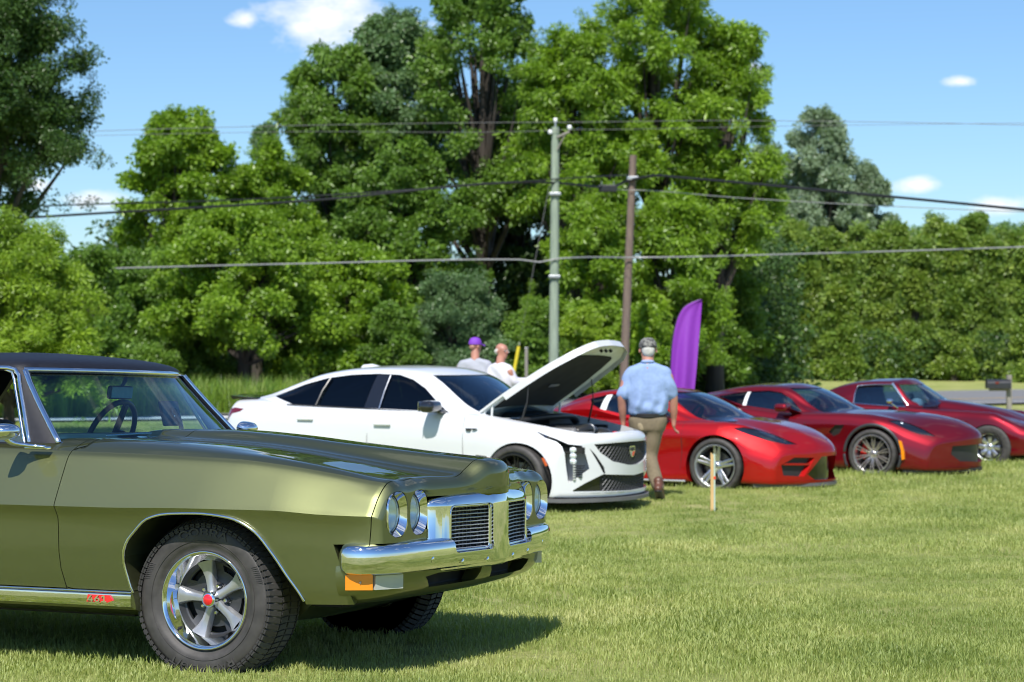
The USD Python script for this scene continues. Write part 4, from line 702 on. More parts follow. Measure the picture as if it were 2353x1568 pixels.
    for s in (1, -1):
        wt = [pillar(z, .010-.0*z, .003) for z in zz]; wt = [(x, y*s, z) for x, y, z in wt]
        part(C, 'windscreen_trim', tube(wt, .011, 8, flat=1.2), 'chrome', True)
        st = [(np.interp(z, [.972, 1.27], [-.930, -1.078]), -s*(np.interp(z, [.972, 1.27], [.783, .668])), z) for z in np.linspace(.972, 1.275, 8)]+[(-1.10, -s*.666, 1.292), (-1.15, -s*.667, 1.300), (-1.6, -s*.672, 1.303), (-2.05, -s*.668, 1.296)]
        part(C, 'side_window_trim', tube(resample(st, 36), .010, 8), 'chrome', True)
        st2 = [(x-.030, y+s*.006, z-.004) for x, y, z in st]; part(C, 'window_channel', tube(resample(st2, 30), .008, 8), 'bright_trim', True)
    top = Rg[5]; k = [i for i in range(14)]; tt = np.array([(p[0]+.004, p[1], p[2]-.004) for p in top[:14]]); tt = np.vstack([(tt*[1, -1, 1])[:0:-1], tt])
    part(C, 'windscreen_header_trim', tube(tt, .013, 8, flat=1.1), 'chrome', True)
    bot = np.array([ring(.968, -.585, -.79, .765, .79, .72, -2.86, -3.05)[i] for i in range(14)]); bot = np.vstack([(bot*[1, -1, 1])[:0:-1], bot]); bot[:, 0] += .012
    part(C, 'windscreen_lower_trim', tube(bot, .008, 8), 'bright_trim', True)
    # --- cabin
    part(C, 'dashboard', cat(rbox(-1.22, -.80, -.70, .70, .86, 1.005, .05), rbox(-.98, -.66, -.55, .55, .93, .985, .02)), 'dash_teal', 40)
    part(C, 'defroster_vent', tm(rbox(-.86, -.79, -.28, .10, 1.0, 1.010, .004)), 'black_plastic')
    part(C, 'wiper', cat(tube([(-.67, -.05, 1.005), (-.72, -.20, 1.008), (-.78, -.42, 1.0)], .005, 6)), 'bright_trim', True)
    for y in (-.36, .36):
        st_ = part(C, 'front_seat', cat(rbox(-2.05, -1.50, y-.26, y+.26, .40, .62, .06), xf(tm(rbox(-.09, .09, -.25, .25, 0, .52, .07)), (-1.98, y, .55), (0, -.22, 0))), 'dark_cloth', 40)
        part(st_, 'headrest', xf(tm(rbox(-.05, .05, -.13, .13, 0, .17, .045)), (-2.13, y, 1.05), (0, -.2, 0)), 'dark_cloth', 40)
    part(C, 'rear_seat', cat(rbox(-2.75, -2.35, -.62, .62, .40, .62, .06), rbox(-2.85, -2.70, -.62, .62, .5, .95, .06)), 'dark_cloth', 40)
    sw = part(C, 'steering_wheel', xf(tm(m3.Manifold.revolve(m3.CrossSection.circle(.014, 10).translate((.185, 0)), 40)), (-1.30, .38, .985), (0, -1.15, 0)), 'black_plastic', True)
    part(sw, 'wheel_spokes', xf(cat(rbox(-.18, .18, -.02, .02, -.03, -.01, .008), lathe([(0, -.03), (.05, -.035), (.055, -.06)], 24, 'z')), (-1.30, .38, .985), (0, -1.15, 0)), 'black_plastic')
    mr = part(C, 'interior_mirror', xf(tm(rbox(-.012, .012, -.135, .135, -.032, .032, .012)), (-.992, .0, 1.197), (0, .12, .20)), 'black_trim', 40)
    part(mr, 'mirror_stalk', tube([(-.985, .0, 1.22), (-.965, .0, 1.25), (-.955, 0, 1.285)], .009, 8), 'dash_teal', True)
    part(mr, 'mirror_glass', xf(tm(rbox(-.002, .002, -.125, .125, -.026, .026, .001)), (-.979, .0, 1.197), (0, .12, .20)), 'mirror_reflection_teal')  # teal reflection is put into the glass colour
    tb = part(C, 'dash_tablet', xf(tm(rbox(-.008, .008, -.095, .095, -.062, .062, .006)), (-.94, .36, 1.098), (0, -.25, .1)), 'black_plastic', 40)
    part(tb, 'tablet_mount', cat(tube([(-.93, .38, 1.09), (-.90, .385, 1.06), (-.89, .385, 1.02), (-.90, .38, 1.005)], .012, 8), lathe([(0, .018), (.04, .015), (.05, 0)], 20, 'z').apply_translation((-.895, .385, 1.0)), xf(tm(m3.Manifold.revolve(m3.CrossSection.circle(.004, 8).translate((.028, 0)), 24)), (-.927, .38, 1.10), (0, 1.3, 0))), 'gloss_black', True)
    # --- door mirrors
    for s in (-1, 1):
        prof = [(0, .075), (.03, .072), (.05, .055), (.060, .02), (.062, 0), (.058, -.004), (0, -.004)]
        head_ = xf(lathe(prof, 28, 'x'), (-.905, s*1.005, 1.022), (0, 0, 0), (.9, 1.15, .60))
        mm = part(C, 'door_mirror', head_, 'chrome', True)
        part(mm, 'mirror_arm', tube(resample([(-.90, s*1.0, 1.0), (-.885, s*.975, .975), (-.83, s*.925, .962), (-.765, s*.90, .957)], 14), np.linspace(.012, .007, 14), 8, flat=1.6), 'chrome', True)
        part(mm, 'mirror_foot', tm(rbox(-.87, -.755, *sorted((s*.865, s*.905)), .945, .958, .006)), 'chrome', 40)
    # --- rear bumper, lamps (seen only from other sides)
    rp = resample([(-4.02, -.90, 0), (-4.12, -.86, 0), (-4.17, -.6, 0), (-4.19, 0, 0)], 14)[::-1]; rp = np.vstack([rp, (rp*[1, -1, 1])[-2::-1]]) if False else np.vstack([rp[::-1], (rp*[1, -1, 1])[1:]])
    part(C, 'rear_bumper', tm(sweep_section(rp[::-1], [(-.05, .52), (0, .52), (.012, .49), (.012, .42), (0, .39), (-.05, .39)])), 'chrome', 30)
    for s in (-1, 1): part(C, 'tail_lamp', tm(rbox(-4.17, -4.10, *sorted((s*.45, s*.80)), .60, .70, .01)), 'red_lens')
    # --- wheels
    def wheel(x, s, front):
        Rt, rr, tw = .335, .196, .235; yo = s*.735
        W = part(C, 'wheel', None or lathe([(.196, -.095), (.202, -.108), (.205, -.112), (.200, -.117), (.190, -.114), (.184, -.100), (.178, -.06), (.172, -.02), (.170, .03), (.190, .09), (.196, .10)], 72), 'bright_trim', True)
        subs = [W]
        def sub(nm, me, mt, sm=35): subs.append(part(W, nm, me, mt, sm))
        prof = tyre_profile(Rt, rr, tw); P2 = resample(prof, 70)
        t = lathe(P2, 144, close=False); r_ = np.hypot(t.vertices[:, 0], t.vertices[:, 2]); th = np.arctan2(t.vertices[:, 2], t.vertices[:, 0])
        sub('tyre', t, 'tyre_rubber', True)
        # tread blocks: shoulder lugs and two rows of centre blocks
        lug = []
        n = 74
        for k in range(n):
            a0 = 2*PI*k/n; jt = .15*math.sin(k*2.4)
            for (y0, y1, skew) in ((-.128, -.070, .22), (-.060, -.006, -.18), (.006, .060, .18), (.070, .128, -.22)):
                vs = []
                for (yy, da) in ((y0, -.40), (y1, -.40), (y1, .40), (y0, .40)):
                    aa = a0+(da*(.90+jt*.2)+skew*(yy-(y0+y1)/2)/(y1-y0))*2*PI/n
                    Ro = Rt+.0015-(.021*np.clip((abs(yy)-.075)/.05, 0, 1)**1.7)
                    for R_ in (Ro-.016, Ro+.0045 if abs(yy) < .12 else Ro+.0025): vs.append((R_*math.sin(aa), yy, R_*math.cos(aa)))
                vs = np.array(vs); fq = np.array([(1, 3, 5, 7), (0, 2, 3, 1), (2, 4, 5, 3), (4, 6, 7, 5), (6, 0, 1, 7)]); lug.append(trimesh.Trimesh(vs, np.vstack([fq[:, [0, 1, 2]], fq[:, [0, 2, 3]]]), process=False))
        L_ = trimesh.util.concatenate(lug); subs.append(part(W, 'tread_block', L_, 'tread_rubber', False, kind='stuff'))
        if s < 0 and front:
            ysd = -tw/2-.012
            lets = [polar_text('COBRA', .030, .283, 0, .0035, spread=1.7), polar_text('RADIAL G/T', .030, .283, 180, .0035, spread=1.35)]
            rings = [lathe([(r0-.0012, ysd+.0015), (r0, ysd-.0015), (r0+.0012, ysd+.0015)], 120) for r0 in (.246, .309)]
            for m_ in lets: m_.vertices[:, 1] += ysd+.001
            arcs = []
            for sg in (-1, 1):
                for q in range(9):
                    aa = sg*(math.radians(58)+q*.03); arcs.append(bar((.268*math.sin(aa), ysd-.0005, .268*math.cos(aa)), (.296*math.sin(aa+sg*.03), ysd-.0005, .296*math.cos(aa+sg*.03)), .0012, 4))
            [sub('tyre_lettering', m_, 'tyre_rubber', 30) for m_ in lets]; sub('sidewall_ring', cat(*rings), 'tyre_rubber', 40); sub('sidewall_scales', cat(*arcs), 'tyre_rubber')
        # trim ring
        sub('trim_ring', lathe([(.206, -.100), (.2065, -.112), (.204, -.120), (.199, -.122), (.193, -.118), (.186, -.106), (.172, -.080), (.164, -.066), (.160, -.058)], 96), 'chrome', True)
        # disc, spokes, slots
        disc = lathe([(0, -.020), (.05, -.022), (.085, -.010), (.12, -.014), (.150, -.028), (.166, -.052), (.170, -.045), (.155, -.015), (.12, .0), (0, 0)], 80)
        D = man(disc.vertices, disc.faces) if disc.is_watertight else None
        slots = []
        for k in range(5):
            a0 = math.radians(36+72*k)
            arc = [(.143*math.sin(a0+q), .143*math.cos(a0+q)) for q in np.linspace(-.40, .40, 9)]+[(.117*math.sin(a0+q), .117*math.cos(a0+q)) for q in np.linspace(.34, -.34, 9)]
            slots.append(prism(arc, 'y', -.1, .1))
        if D is not None:
            for q in slots: D = D-q
            sub('wheel_disc', tm(D), 'gunmetal', 30)
        else: sub('wheel_disc', disc, 'gunmetal', 30)
        for k in range(5):
            a0 = math.radians(-14+72*k); secs = []
            for r0, w0, y0, h0 in ((.030, .020, -.052, .04), (.060, .0165, -.050, .045), (.095, .019, -.047, .04), (.125, .026, -.050, .035), (.150, .036, -.058, .03), (.160, .041, -.062, .025)):
                secs.append([(-w0, r0, y0+h0), (-w0*1.05, r0, y0+.012), (-w0*.80, r0, y0), (0, r0, y0-.004), (w0*.80, r0, y0), (w0*1.05, r0, y0+.012), (w0, r0, y0+h0)])
            A = np.array(secs); kk = A.shape[1]; v = A.reshape(-1, 3)[:, [0, 2, 1]]; fq = [(i*kk+j, i*kk+j+1, (i+1)*kk+j+1, (i+1)*kk+j) for i in range(len(A)-1) for j in range(kk-1)]
            me = trimesh.Trimesh(v, np.vstack([np.array(fq)[:, [0, 1, 2]], np.array(fq)[:, [0, 2, 3]]]), process=False)
            face = v[:, 1] < 9
            m_ = xf(me, rot=(0, a0, 0)); sub('spoke', m_, 'spoke_silver', 40)
            aa = a0+math.radians(36); sub('lug_nut', cat(xf(lathe([(0, -.050), (.006, -.050), (.009, -.046), (.010, -.020)], 6), (.058*math.sin(aa), .0, .058*math.cos(aa))), xf(lathe([(.013, -.024), (.015, -.020)], 16), (.058*math.sin(aa), .0, .058*math.cos(aa)))), 'chrome', 30)
        cap = part(W, 'centre_cap', lathe([(0, -.090), (.022, -.089), (.026, -.087), (.030, -.085), (.0335, -.080), (.034, -.050), (.038, -.03)], 40), 'chrome', 40); subs.append(cap)
        subs.append(part(W, 'cap_medallion', lathe([(0, -.0955), (.012, -.094), (.022, -.0895), (.024, -.086)], 32), 'red_gloss', True))
        subs.append(part(W, 'valve_stem', bar((-.125, -.085, -.118), (-.128, -.108, -.121), .0045, 8), 'black_plastic'))
        subs.append(part(W, 'brake_drum', lathe([(0, .01), (.145, .01), (.15, .05), (.15, .09), (0, .09)], 40), 'underbody', 30))
        c_, sn_ = 1, 0
        T = Gf.Matrix4d(1.0)
        if s > 0: T.SetScale(Gf.Vec3d(1, -1, 1))
        T2 = Gf.Matrix4d(1.0); T2.SetTranslate(Gf.Vec3d(x, yo, .332))
        UsdGeom.Xformable(W).AddTransformOp().Set(T*T2)
        if s > 0:
            for p_ in subs: UsdGeom.Mesh(p_).CreateOrientationAttr('leftHanded')
    for x, fr in ((0, True), (-2.845+.06, False)):
        for s in (-1, 1): wheel(x, s, fr)
    return C
olive_coupe()
# ------------------------------------------------------------------ the cars behind
def obl(poly, axis, at, d, a, b):
    """a prism along axis from a to b, leaning along direction d through the outline drawn on the plane axis=at"""
    g = prism(poly, axis, a, b); T = np.eye(4)[:3]; k = 'xyz'.index(axis)
    for j in range(3):
        if j != k: T[j, k] = d[j]/d[k]; T[j, 3] = -at*d[j]/d[k]
    return g.transform(T)
def both(g): return g+g.mirror((0, 1, 0))
def disc_arch(cx_, cz_, r, n=40): return [(cx_+r*math.cos(t), cz_+r*math.sin(t)) for t in np.linspace(0, 2*PI, n, endpoint=False)]
def greenhouse(belt, rail, mid, centre, xs, bulge=.012, inner=.026):
    def lines(dy, dz):
        B, R_, Md, Cn = [[(x, max(y-dy, 0), z-dz*q) for x, y, z in k] for k, q in ((belt, 0), (rail, 1), (mid, 1), (centre, 1))]
        by, bz = curve(B); ry_, rz_ = curve(R_); my, mz = curve(Md); x_ = sorted(set(k[0] for k in belt)); md = [];  lo = []; hi = []
        lim = lambda x, k: min(max(x, k[0][0]), k[-1][0])
        bs, rs, ms_ = sorted(B), sorted(R_), sorted(Md)
        for x in np.linspace(xs[0], xs[-1], 24):
            xb, xr, xm = lim(x, bs), lim(x, rs), lim(x, ms_)
            y0, z0, y1, z1 = by(xb), bz(xb), ry_(xr), rz_(xr); md.append((x, (y0+y1)/2+bulge, (z0+z1)/2)); lo.append((x, y1+.012*(y0-y1)/.2+.003, z1-.035*ss(0, .2, z1-z0)))
            hi.append((x, y1*.86+float(my(xm))*.14, z1*.78+float(mz(xm))*.22+.004*ss(0, .2, z1-z0)))
        z0 = min(k[2] for k in belt)-.12
        return [[(xs[0], 0, z0), (xs[-1], 0, z0)], [(x, y*.9, z-.10) for x, y, z in B], B, md, lo, hi, Md, Cn]
    o = body_loft(lines(0, 0), (1, 2), xs, 5, rz=1.0); i = body_loft(lines(inner, inner), (1, 2), xs[1:-1], 5, rz=1.0)
    i1 = body_loft(lines(.006, .006), (1, 2), xs[1:-1], 5, rz=1.0); i2 = body_loft(lines(.011, .011), (1, 2), xs[1:-1], 5, rz=1.0)
    return o, i, i1-i2
def lumbar_seat(C, x, y, z, h, mt='dark_cloth'):
    s = part(C, 'front_seat', cat(rbox(x, x+.5, y-.24, y+.24, z-.12, z+.06, .05), xf(tm(rbox(-.07, .07, -.24, .24, 0, h, .06)), (x+.02, y, z), (0, -.3, 0))), mt, 40)
    part(s, 'headrest', xf(tm(rbox(-.04, .04, -.12, .12, 0, .16, .04)), (x-.16, y, z+h-.03), (0, -.25, 0)), mt, 40)
def helm(C, x, y, z, r=.185, tilt=-1.1):
    p = part(C, 'steering_wheel', xf(tm(m3.Manifold.revolve(m3.CrossSection.circle(.015, 8).translate((r, 0)), 32)), (x, y, z), (0, tilt, 0)), 'black_plastic', True)
    part(p, 'wheel_spokes', xf(cat(rbox(-r, r, -.02, .02, -.03, -.01, .008), rbox(-.06, .06, -.06, .06, -.05, -.02, .02)), (x, y, z), (0, tilt, 0)), 'black_plastic')
def alloy(C, x, y, z, R, rim, w, style, mt, caliper=None, lip=None):
    """wheel turned towards -y when y < 0"""
    s = -1 if y < 0 else 1; W = None; made = []
    def sub(nm, me, m_, sm=35):
        if s > 0: me = mirror_y(me if not isinstance(me, tuple) else trimesh.Trimesh(*me, process=False))
        made.append(part(C if W is None else W, nm, xf(me, (x, y, z)), m_, sm)); return made[-1]
    W = sub('wheel', lathe([(rim-.012, -w*.38), (rim-.004, -w*.46), (rim+.006, -w*.50), (rim+.004, -w*.53), (rim-.008, -w*.53), (rim-.016, -w*.47), (rim-.024, -w*.38), (rim-.028, 0), (rim-.01, w*.45), (rim, w*.45)], 56), lip or mt, 40)
    sub('tyre', lathe(resample(tyre_profile(R, rim, w, .006), 40), 80), 'tyre_rubber', True)
    gr = [lathe([(R+.0008, q-.004), (R-.006, q), (R+.0008, q+.004)], 60) for q in (-.055, -.018, .018, .055)]
    sub('brake_disc', lathe([(.06, .0), (.165, .0), (.165, .02), (.06, .02)], 40), 'brake_iron', 30); sub('hub_back', lathe([(0, .05), (rim-.03, .05)], 40), 'underbody')
    if caliper: sub('caliper', xf(tm(rbox(-.045, .045, -.03, .05, -.10, .10, .02)), (-.15, 0, .03), (0, .3, 0)), caliper, 40)
    rr = rim-.018; yf = -w*.40
    def arm(ang, r0, r1, w0, w1, y0, y1, th=.02, off0=0.0, off1=0.0):
        secs = []
        for t in np.linspace(0, 1, 5):
            r_, ww, yy, of = r0+(r1-r0)*t, w0+(w1-w0)*t, y0+(y1-y0)*t-.006*math.sin(PI*t), off0+(off1-off0)*t
            secs.append([(of-ww, r_, yy+th), (of-ww, r_, yy+.004), (of-ww*.6, r_, yy), (of+ww*.6, r_, yy), (of+ww, r_, yy+.004), (of+ww, r_, yy+th)])
        A = np.array(secs); k = A.shape[1]; v = A.reshape(-1, 3)[:, [0, 2, 1]]; fq = np.array([(i*k+j, i*k+(j+1) % k, (i+1)*k+(j+1) % k, (i+1)*k+j) for i in range(4) for j in range(k)])
        return xf(trimesh.Trimesh(v, np.vstack([fq[:, [0, 1, 2]], fq[:, [0, 2, 3]]]), process=False), rot=(0, ang, 0))
    n = {'five': 5, 'ten': 10, 'twenty': 10, 'rally': 8}[style]
    for k in range(n):
        a = 2*PI*k/n+.06
        if style == 'five':
            me = cat(arm(a, .045, rr, .022, .014, yf+.035, yf+.004, .03, -.012, -.030), arm(a, .045, rr, .022, .014, yf+.035, yf+.004, .03, .012, .030))
        elif style == 'twenty': me = cat(arm(a, .05, rr, .009, .008, yf+.03, yf, .02, -.006, -.022), arm(a, .05, rr, .009, .008, yf+.03, yf, .02, .006, .022))
        elif style == 'ten': me = arm(a, .05, rr, .013, .011, yf+.03, yf+.002, .022)
        else: me = arm(a, .05, rr-.03, .022, .03, yf+.03, yf+.012, .02)
        sub('spoke', me, mt, 40)
    hub = sub('hub_cap', lathe([(0, yf+.016), (.03, yf+.017), (.038, yf+.022), (.045, yf+.03), (.075, yf+.036), (.08, yf+.06)], 32), mt, 40)
    for k in range(5):
        a = 2*PI*k/5+.3; sub('lug_nut', xf(lathe([(0, -.012), (.008, -.011), (.010, 0)], 8), (.057*math.sin(a), yf+.032, .057*math.cos(a))), 'chrome', 30)
    return W
def car_frame(o, yaw):
    a = math.radians(yaw); return frame((math.cos(a), -math.sin(a), 0), (math.sin(a), math.cos(a), 0), (0, 0, 1), o)
def bow_warp(amp, yc, pw, x0, x1):
    def wf(v):
        x, y, z = v.T; return np.stack([x+ss(x0, x1, x)*amp*(1-np.clip(abs(y)/yc, 0, 1.15)**pw), y, z], -1)
    return wf
def inlay(C, base, cut, nm, mt, dx=.03, sm=32, shift=None):
    """the hollow cut into base, lined by the same surface set back by dx"""
    g = sorted([q for q in (base.translate(shift or (-dx, 0, 0)) ^ cut).decompose() if q.volume() > 1e-5], key=lambda q: -q.volume())[:2]; return [part(C, nm, tm(q), mt, sm) for q in g][0]

def white_sedan():
    C = thing('sedan', 'white sedan with its bonnet open, parked behind the olive coupe', 'car', matrix=car_frame((.495, 20.797, -.229), 31))
    L = [[(-3.82, 0, .30), (-3.2, 0, .17), (.3, 0, .16), (.5, 0, .15)], [(-3.82, .62, .32), (-3.2, .74, .18), (.3, .76, .17), (.5, .74, .155)],
         [(-3.82, .78, .40), (-3.3, .88, .24), (-.5, .905, .21), (.1, .905, .20), (.5, .86, .16)], [(-3.82, .82, .52), (-3.3, .91, .40), (-.5, .925, .36), (.1, .93, .36), (.5, .875, .30)],
         [(-3.82, .83, .66), (-3.3, .93, .60), (-2.9, .945, .60), (-1.5, .925, .58), (-.5, .93, .58), (0, .94, .58), (.5, .87, .45)], [(-3.82, .82, .80), (-3.3, .93, .78), (-2.9, .94, .76), (-1.5, .928, .74), (-.5, .93, .74), (0, .93, .72), (.5, .85, .58)],
         [(-3.82, .80, .90), (-3.3, .91, .92), (-2.9, .925, .91), (-1.5, .915, .90), (-.5, .905, .87), (0, .895, .81), (.5, .81, .66)],
         [(-3.82, .76, .99), (-3.3, .84, 1.06), (-2.9, .87, 1.03), (-1.5, .868, 1.0), (-.7, .862, .965), (-.36, .85, .925), (0, .83, .875), (.25, .80, .80), (.5, .74, .70)],
         [(-3.82, .66, 1.07), (-3.3, .72, 1.10), (-2.9, .74, 1.05), (-1.5, .78, 1.02), (-.7, .78, .99), (-.36, .76, .955), (0, .74, .90), (.25, .71, .84), (.5, .66, .735)],
         [(-3.82, .35, 1.09), (-3.3, .4, 1.12), (-1.5, .42, 1.03), (-.7, .42, 1.02), (-.36, .42, .985), (0, .42, .93), (.25, .40, .87), (.5, .38, .765)],
         [(-3.82, 0, 1.095), (-3.3, 0, 1.125), (-1.5, 0, 1.03), (-.7, 0, 1.03), (-.36, 0, .995), (0, 0, .945), (.25, 0, .88), (.5, 0, .775)]]
    xs = dense(-3.82, .5, .05, round_xs(.5, .05, 7), round_xs(-3.82, .14, 7, -1), np.arange(-.4, .5, .03))
    S0 = body_loft(L, (2,), xs, 5, round_f=.05, round_r=.14, warp=bow_warp(.37, .80, 2.6, -.15, .5), rz=.5, ry=.6)
    S = S0; D = (1, -1.667, .121); Dm = (1, 1.667, .121)
    for ax_ in (.03, -2.91): S = S-both(prism(disc_arch(ax_, .325, .378), 'y', .58, 1.2))
    S = S-mbox(-2.75, -.62, -.80, .80, .35, 1.3)
    hood_p = np.array([(-.56, -.60), (-.54, -.735), (-.2, -.735), (.10, -.715), (.36, -.67), (.56, -.60), (.70, -.47), (.78, -.28), (.80, 0)]); hood_p = np.vstack([hood_p, (hood_p*[1, -1])[-2::-1]])
    HP = Polygon(hood_p); S = S-prism(HP.exterior.coords, 'z', .62, 1.3)
    # carved front: lamps, strut gap, corner intakes, grilles
    hl = [(-1.34, .86), (-1.15, .778), (-.93, .728), (-.825, .67), (-.773, .60), (-.747, .462), (-.704, .303), (-.60, .327), (-.29, .423), (-.361, .564), (-.436, .66), (-.70, .69), (-.93, .755), (-1.15, .81)]
    mir = lambda p: [(-y, z) for y, z in p]
    K = obl(hl, 'x', .5, D, -.45, 1.2)+obl(mir(hl), 'x', .5, Dm, -.45, 1.2); K = K-mbox(-1, 2, -.48, .48, 0, 2); S = S-K
    hb = inlay(C, S0, K, 'headlamp_housing', 'gloss_black', .012)
    lens = [(-.69, .655), (-.52, .645), (-.43, .60), (-.40, .52), (-.60, .50), (-.67, .54)]
    gap = [(-.627, .655), (-.50, .582), (-.332, .448), (-.305, .38), (-.345, .389), (-.413, .46), (-.52, .56)]
    Kg = both(obl([(y, z) for y, z in gap], 'x', .7, D, .2, 1.2) ^ mbox(-1, 2, -1, -.30, 0, 2)); S = S-Kg; inlay(C, S0, Kg, 'nose_gap', 'black_plastic', .03)
    it = [(-.949, .248), (-.715, .306), (-.36, .376), (-.28, .386), (-.28, .205), (-.94, .236)]
    Ki = both(obl(it, 'x', .7, D, .2, 1.2) ^ mbox(-1, 2, -1, -.446, 0, 2)); S = S-Ki; inlay(C, S0, Ki, 'corner_intake', 'gloss_black', .06)
    g1 = [(-.565, .69), (-.50, .60), (-.36, .512), (-.12, .468), (0, .462), (.12, .468), (.36, .512), (.50, .60), (.565, .69), (.3, .70), (0, .703), (-.3, .70)]
    Kq = prism(g1, 'x', .55, 1.2); S = S-Kq; gp_ = inlay(C, S0, Kq, 'upper_grille', 'black_plastic', .035)
    g2 = [(-.45, .385), (0, .358), (.45, .385), (.45, .215), (0, .205), (-.45, .215)]
    Kl = prism(g2, 'x', .55, 1.2); S = S-Kl; gl_ = inlay(C, S0, Kl, 'lower_grille', 'black_plastic', .05)
    for par, poly, set_ in ((gp_, g1, .022), (gl_, g2, .035)):
        bars = []; P_ = Polygon(poly)
        for sg in (1, -1):
            for c_ in np.arange(-1.6, 1.6, .052):
                ln = LineString([(c_+sg*(-1.2)*.9, -1.2+.5), (c_+sg*1.2*.9, 1.2+.5)]).intersection(P_)
                for q in ([ln] if ln.geom_type == 'LineString' else list(ln.geoms)):
                    if q.length < .03: continue
                    (y0, z0), (y1, z1) = q.coords[0], q.coords[-1]; pts = [(y0+(y1-y0)*t, z0+(z1-z0)*t) for t in np.linspace(0, 1, 4)]
                    bars.append(tube([(.87-.37*min(abs(y_)/.8, 1)**2.6-set_, y_, z_) for y_, z_ in pts], .0045, 4))
        part(par, 'grille_mesh', cat(*bars), 'gunmetal', kind='stuff')
    # crest on the grille
    sh = np.array([(-.052, .055), (.052, .055), (.060, .03), (.055, -.015), (.03, -.045), (0, -.062), (-.03, -.045), (-.055, -.015), (-.060, .03)])
    em = part(C, 'crest_emblem', tm(prism(sh+[0, .60], 'x', .842, .858)), 'chrome')
    for nm_, q, mt in (('crest_field', [(-.044, .043), (-.004, .043), (-.004, .002), (-.05, .012)], 'gunmetal'), ('crest_field', [(.004, .043), (.044, .043), (.05, .012), (.004, .002)], 'black_trim'), ('crest_field', [(-.048, .002), (-.004, -.008), (-.004, -.048), (-.028, -.036), (-.046, -.012)], 'metal_grey'), ('crest_field', [(.004, -.008), (.048, .002), (.046, -.012), (.028, -.036), (.004, -.048)], 'red_gloss')):
        part(em, nm_, tm(prism(np.array(q)+[0, .60], 'x', .858, .861)), mt)
    part(C, 'body', tm(S), 'white_paint', 32)
    part(C, 'underbody', cat(mbox(-3.4, .35, -.56, .56, .14, .60), mbox(-2.5, -.42, -.84, .84, .17, .34)), 'underbody')
    # headlamp contents: lens over three projector lamps, a strip of running lights and ribs below
    for s in (-1, 1):
        for k, (y_, z_) in enumerate(((-.655, .635), (-.655, .575), (-.645, .52))):
            part(hb, 'projector_lamp', xf(lathe([(0, .03), (.016, .026), (.026, .012), (.03, 0), (.03, -.03)], 20, 'x'), (.565+.02*k*0, s*(.70), z_)), 'lamp_reflector', True)
        for k in range(7): part(hb, 'running_light', tm(rbox(.575, .60, *sorted((s*.715, s*.745)), .335+k*.026, .351+k*.026, .004)), 'clear_lens')
        for k in range(6): part(hb, 'lamp_rib', tm(rbox(.56, .645, *sorted((s*.60, s*.70)), .36+k*.022, .370+k*.022, .003)), 'black_trim')
    # splitter
    sp = np.array([(.30, -.88), (.46, -.86), (.58, -.76), (.70, -.62), (.80, -.42), (.86, -.2), (.88, 0)]); sp = np.vstack([sp+[.03, 0], ((sp+[.03, 0])*[1, -1])[-2::-1]])
    part(C, 'front_splitter', tm(prism(np.vstack([sp, [(.2, .7), (.2, -.7)]]), 'z', .112, .148)), 'primer_grey')
    # greenhouse
    belt = [(-3.55, .70, 1.06), (-3.2, .80, 1.06), (-2.9, .83, 1.03), (-1.5, .842, 1.0), (-.7, .835, .965), (-.36, .80, .93), (-.25, .78, .92)]
    rail = [(-3.55, .66, 1.10), (-3.3, .66, 1.14), (-3.0, .645, 1.235), (-2.6, .63, 1.352), (-2.2, .628, 1.40), (-1.8, .632, 1.412), (-1.45, .638, 1.395), (-1.19, .655, 1.33), (-.9, .69, 1.16), (-.7, .72, 1.04), (-.5, .75, .97), (-.25, .76, .93)]
    midl = [(-3.55, .36, 1.115), (-3.3, .36, 1.185), (-3.0, .36, 1.285), (-2.6, .36, 1.40), (-2.2, .36, 1.448), (-1.8, .36, 1.458), (-1.4, .36, 1.443), (-1.1, .38, 1.375), (-.8, .40, 1.21), (-.5, .42, 1.04), (-.25, .45, .94)]
    cen = [(-3.55, 0, 1.12), (-3.3, 0, 1.195), (-3.0, 0, 1.30), (-2.6, 0, 1.415), (-2.2, 0, 1.463), (-1.8, 0, 1.473), (-1.4, 0, 1.458), (-1.1, 0, 1.40), (-.8, 0, 1.25), (-.5, 0, 1.08), (-.25, 0, .95)]
    GO, GI, GL = greenhouse(belt, rail, midl, cen, np.linspace(-3.55, -.25, 66))
    dlo = [(-3.175, 1.134), (-3.03, 1.19), (-2.82, 1.262), (-2.51, 1.335), (-2.2, 1.372), (-1.85, 1.385), (-1.57, 1.375), (-1.38, 1.325), (-1.2, 1.235), (-1.03, 1.11), (-.88, 1.01), (-.79, .972), (-1.3, .995), (-1.93, 1.02), (-2.56, 1.04), (-2.845, 1.046), (-2.95, 1.075)]
    side = both(prism(dlo, 'y', .30, 1.1)); wsk = prism([(-.715, .94), (-.70, 1.0), (-.60, 1.33), (-.57, 1.372), (.57, 1.372), (.60, 1.33), (.70, 1.0), (.715, .94)], 'x', -1.34, 0)
    rwk = prism([(-.56, 1.13), (-.50, 1.36), (.50, 1.36), (.56, 1.13)], 'x', -3.5, -2.45)
    part(C, 'roof', tm((GO-GI)-side-wsk-rwk-mbox(-4, 1, -1, 1, .5, .93)), 'white_paint', 40)
    part(C, 'windscreen', tm((GL ^ wsk) ^ mbox(-4, 1, -1, 1, .945, 2)), 'sedan_windscreen', 30); part(C, 'rear_window', tm(GL ^ rwk), 'tinted_glass', 30)
    GLs = GL ^ side
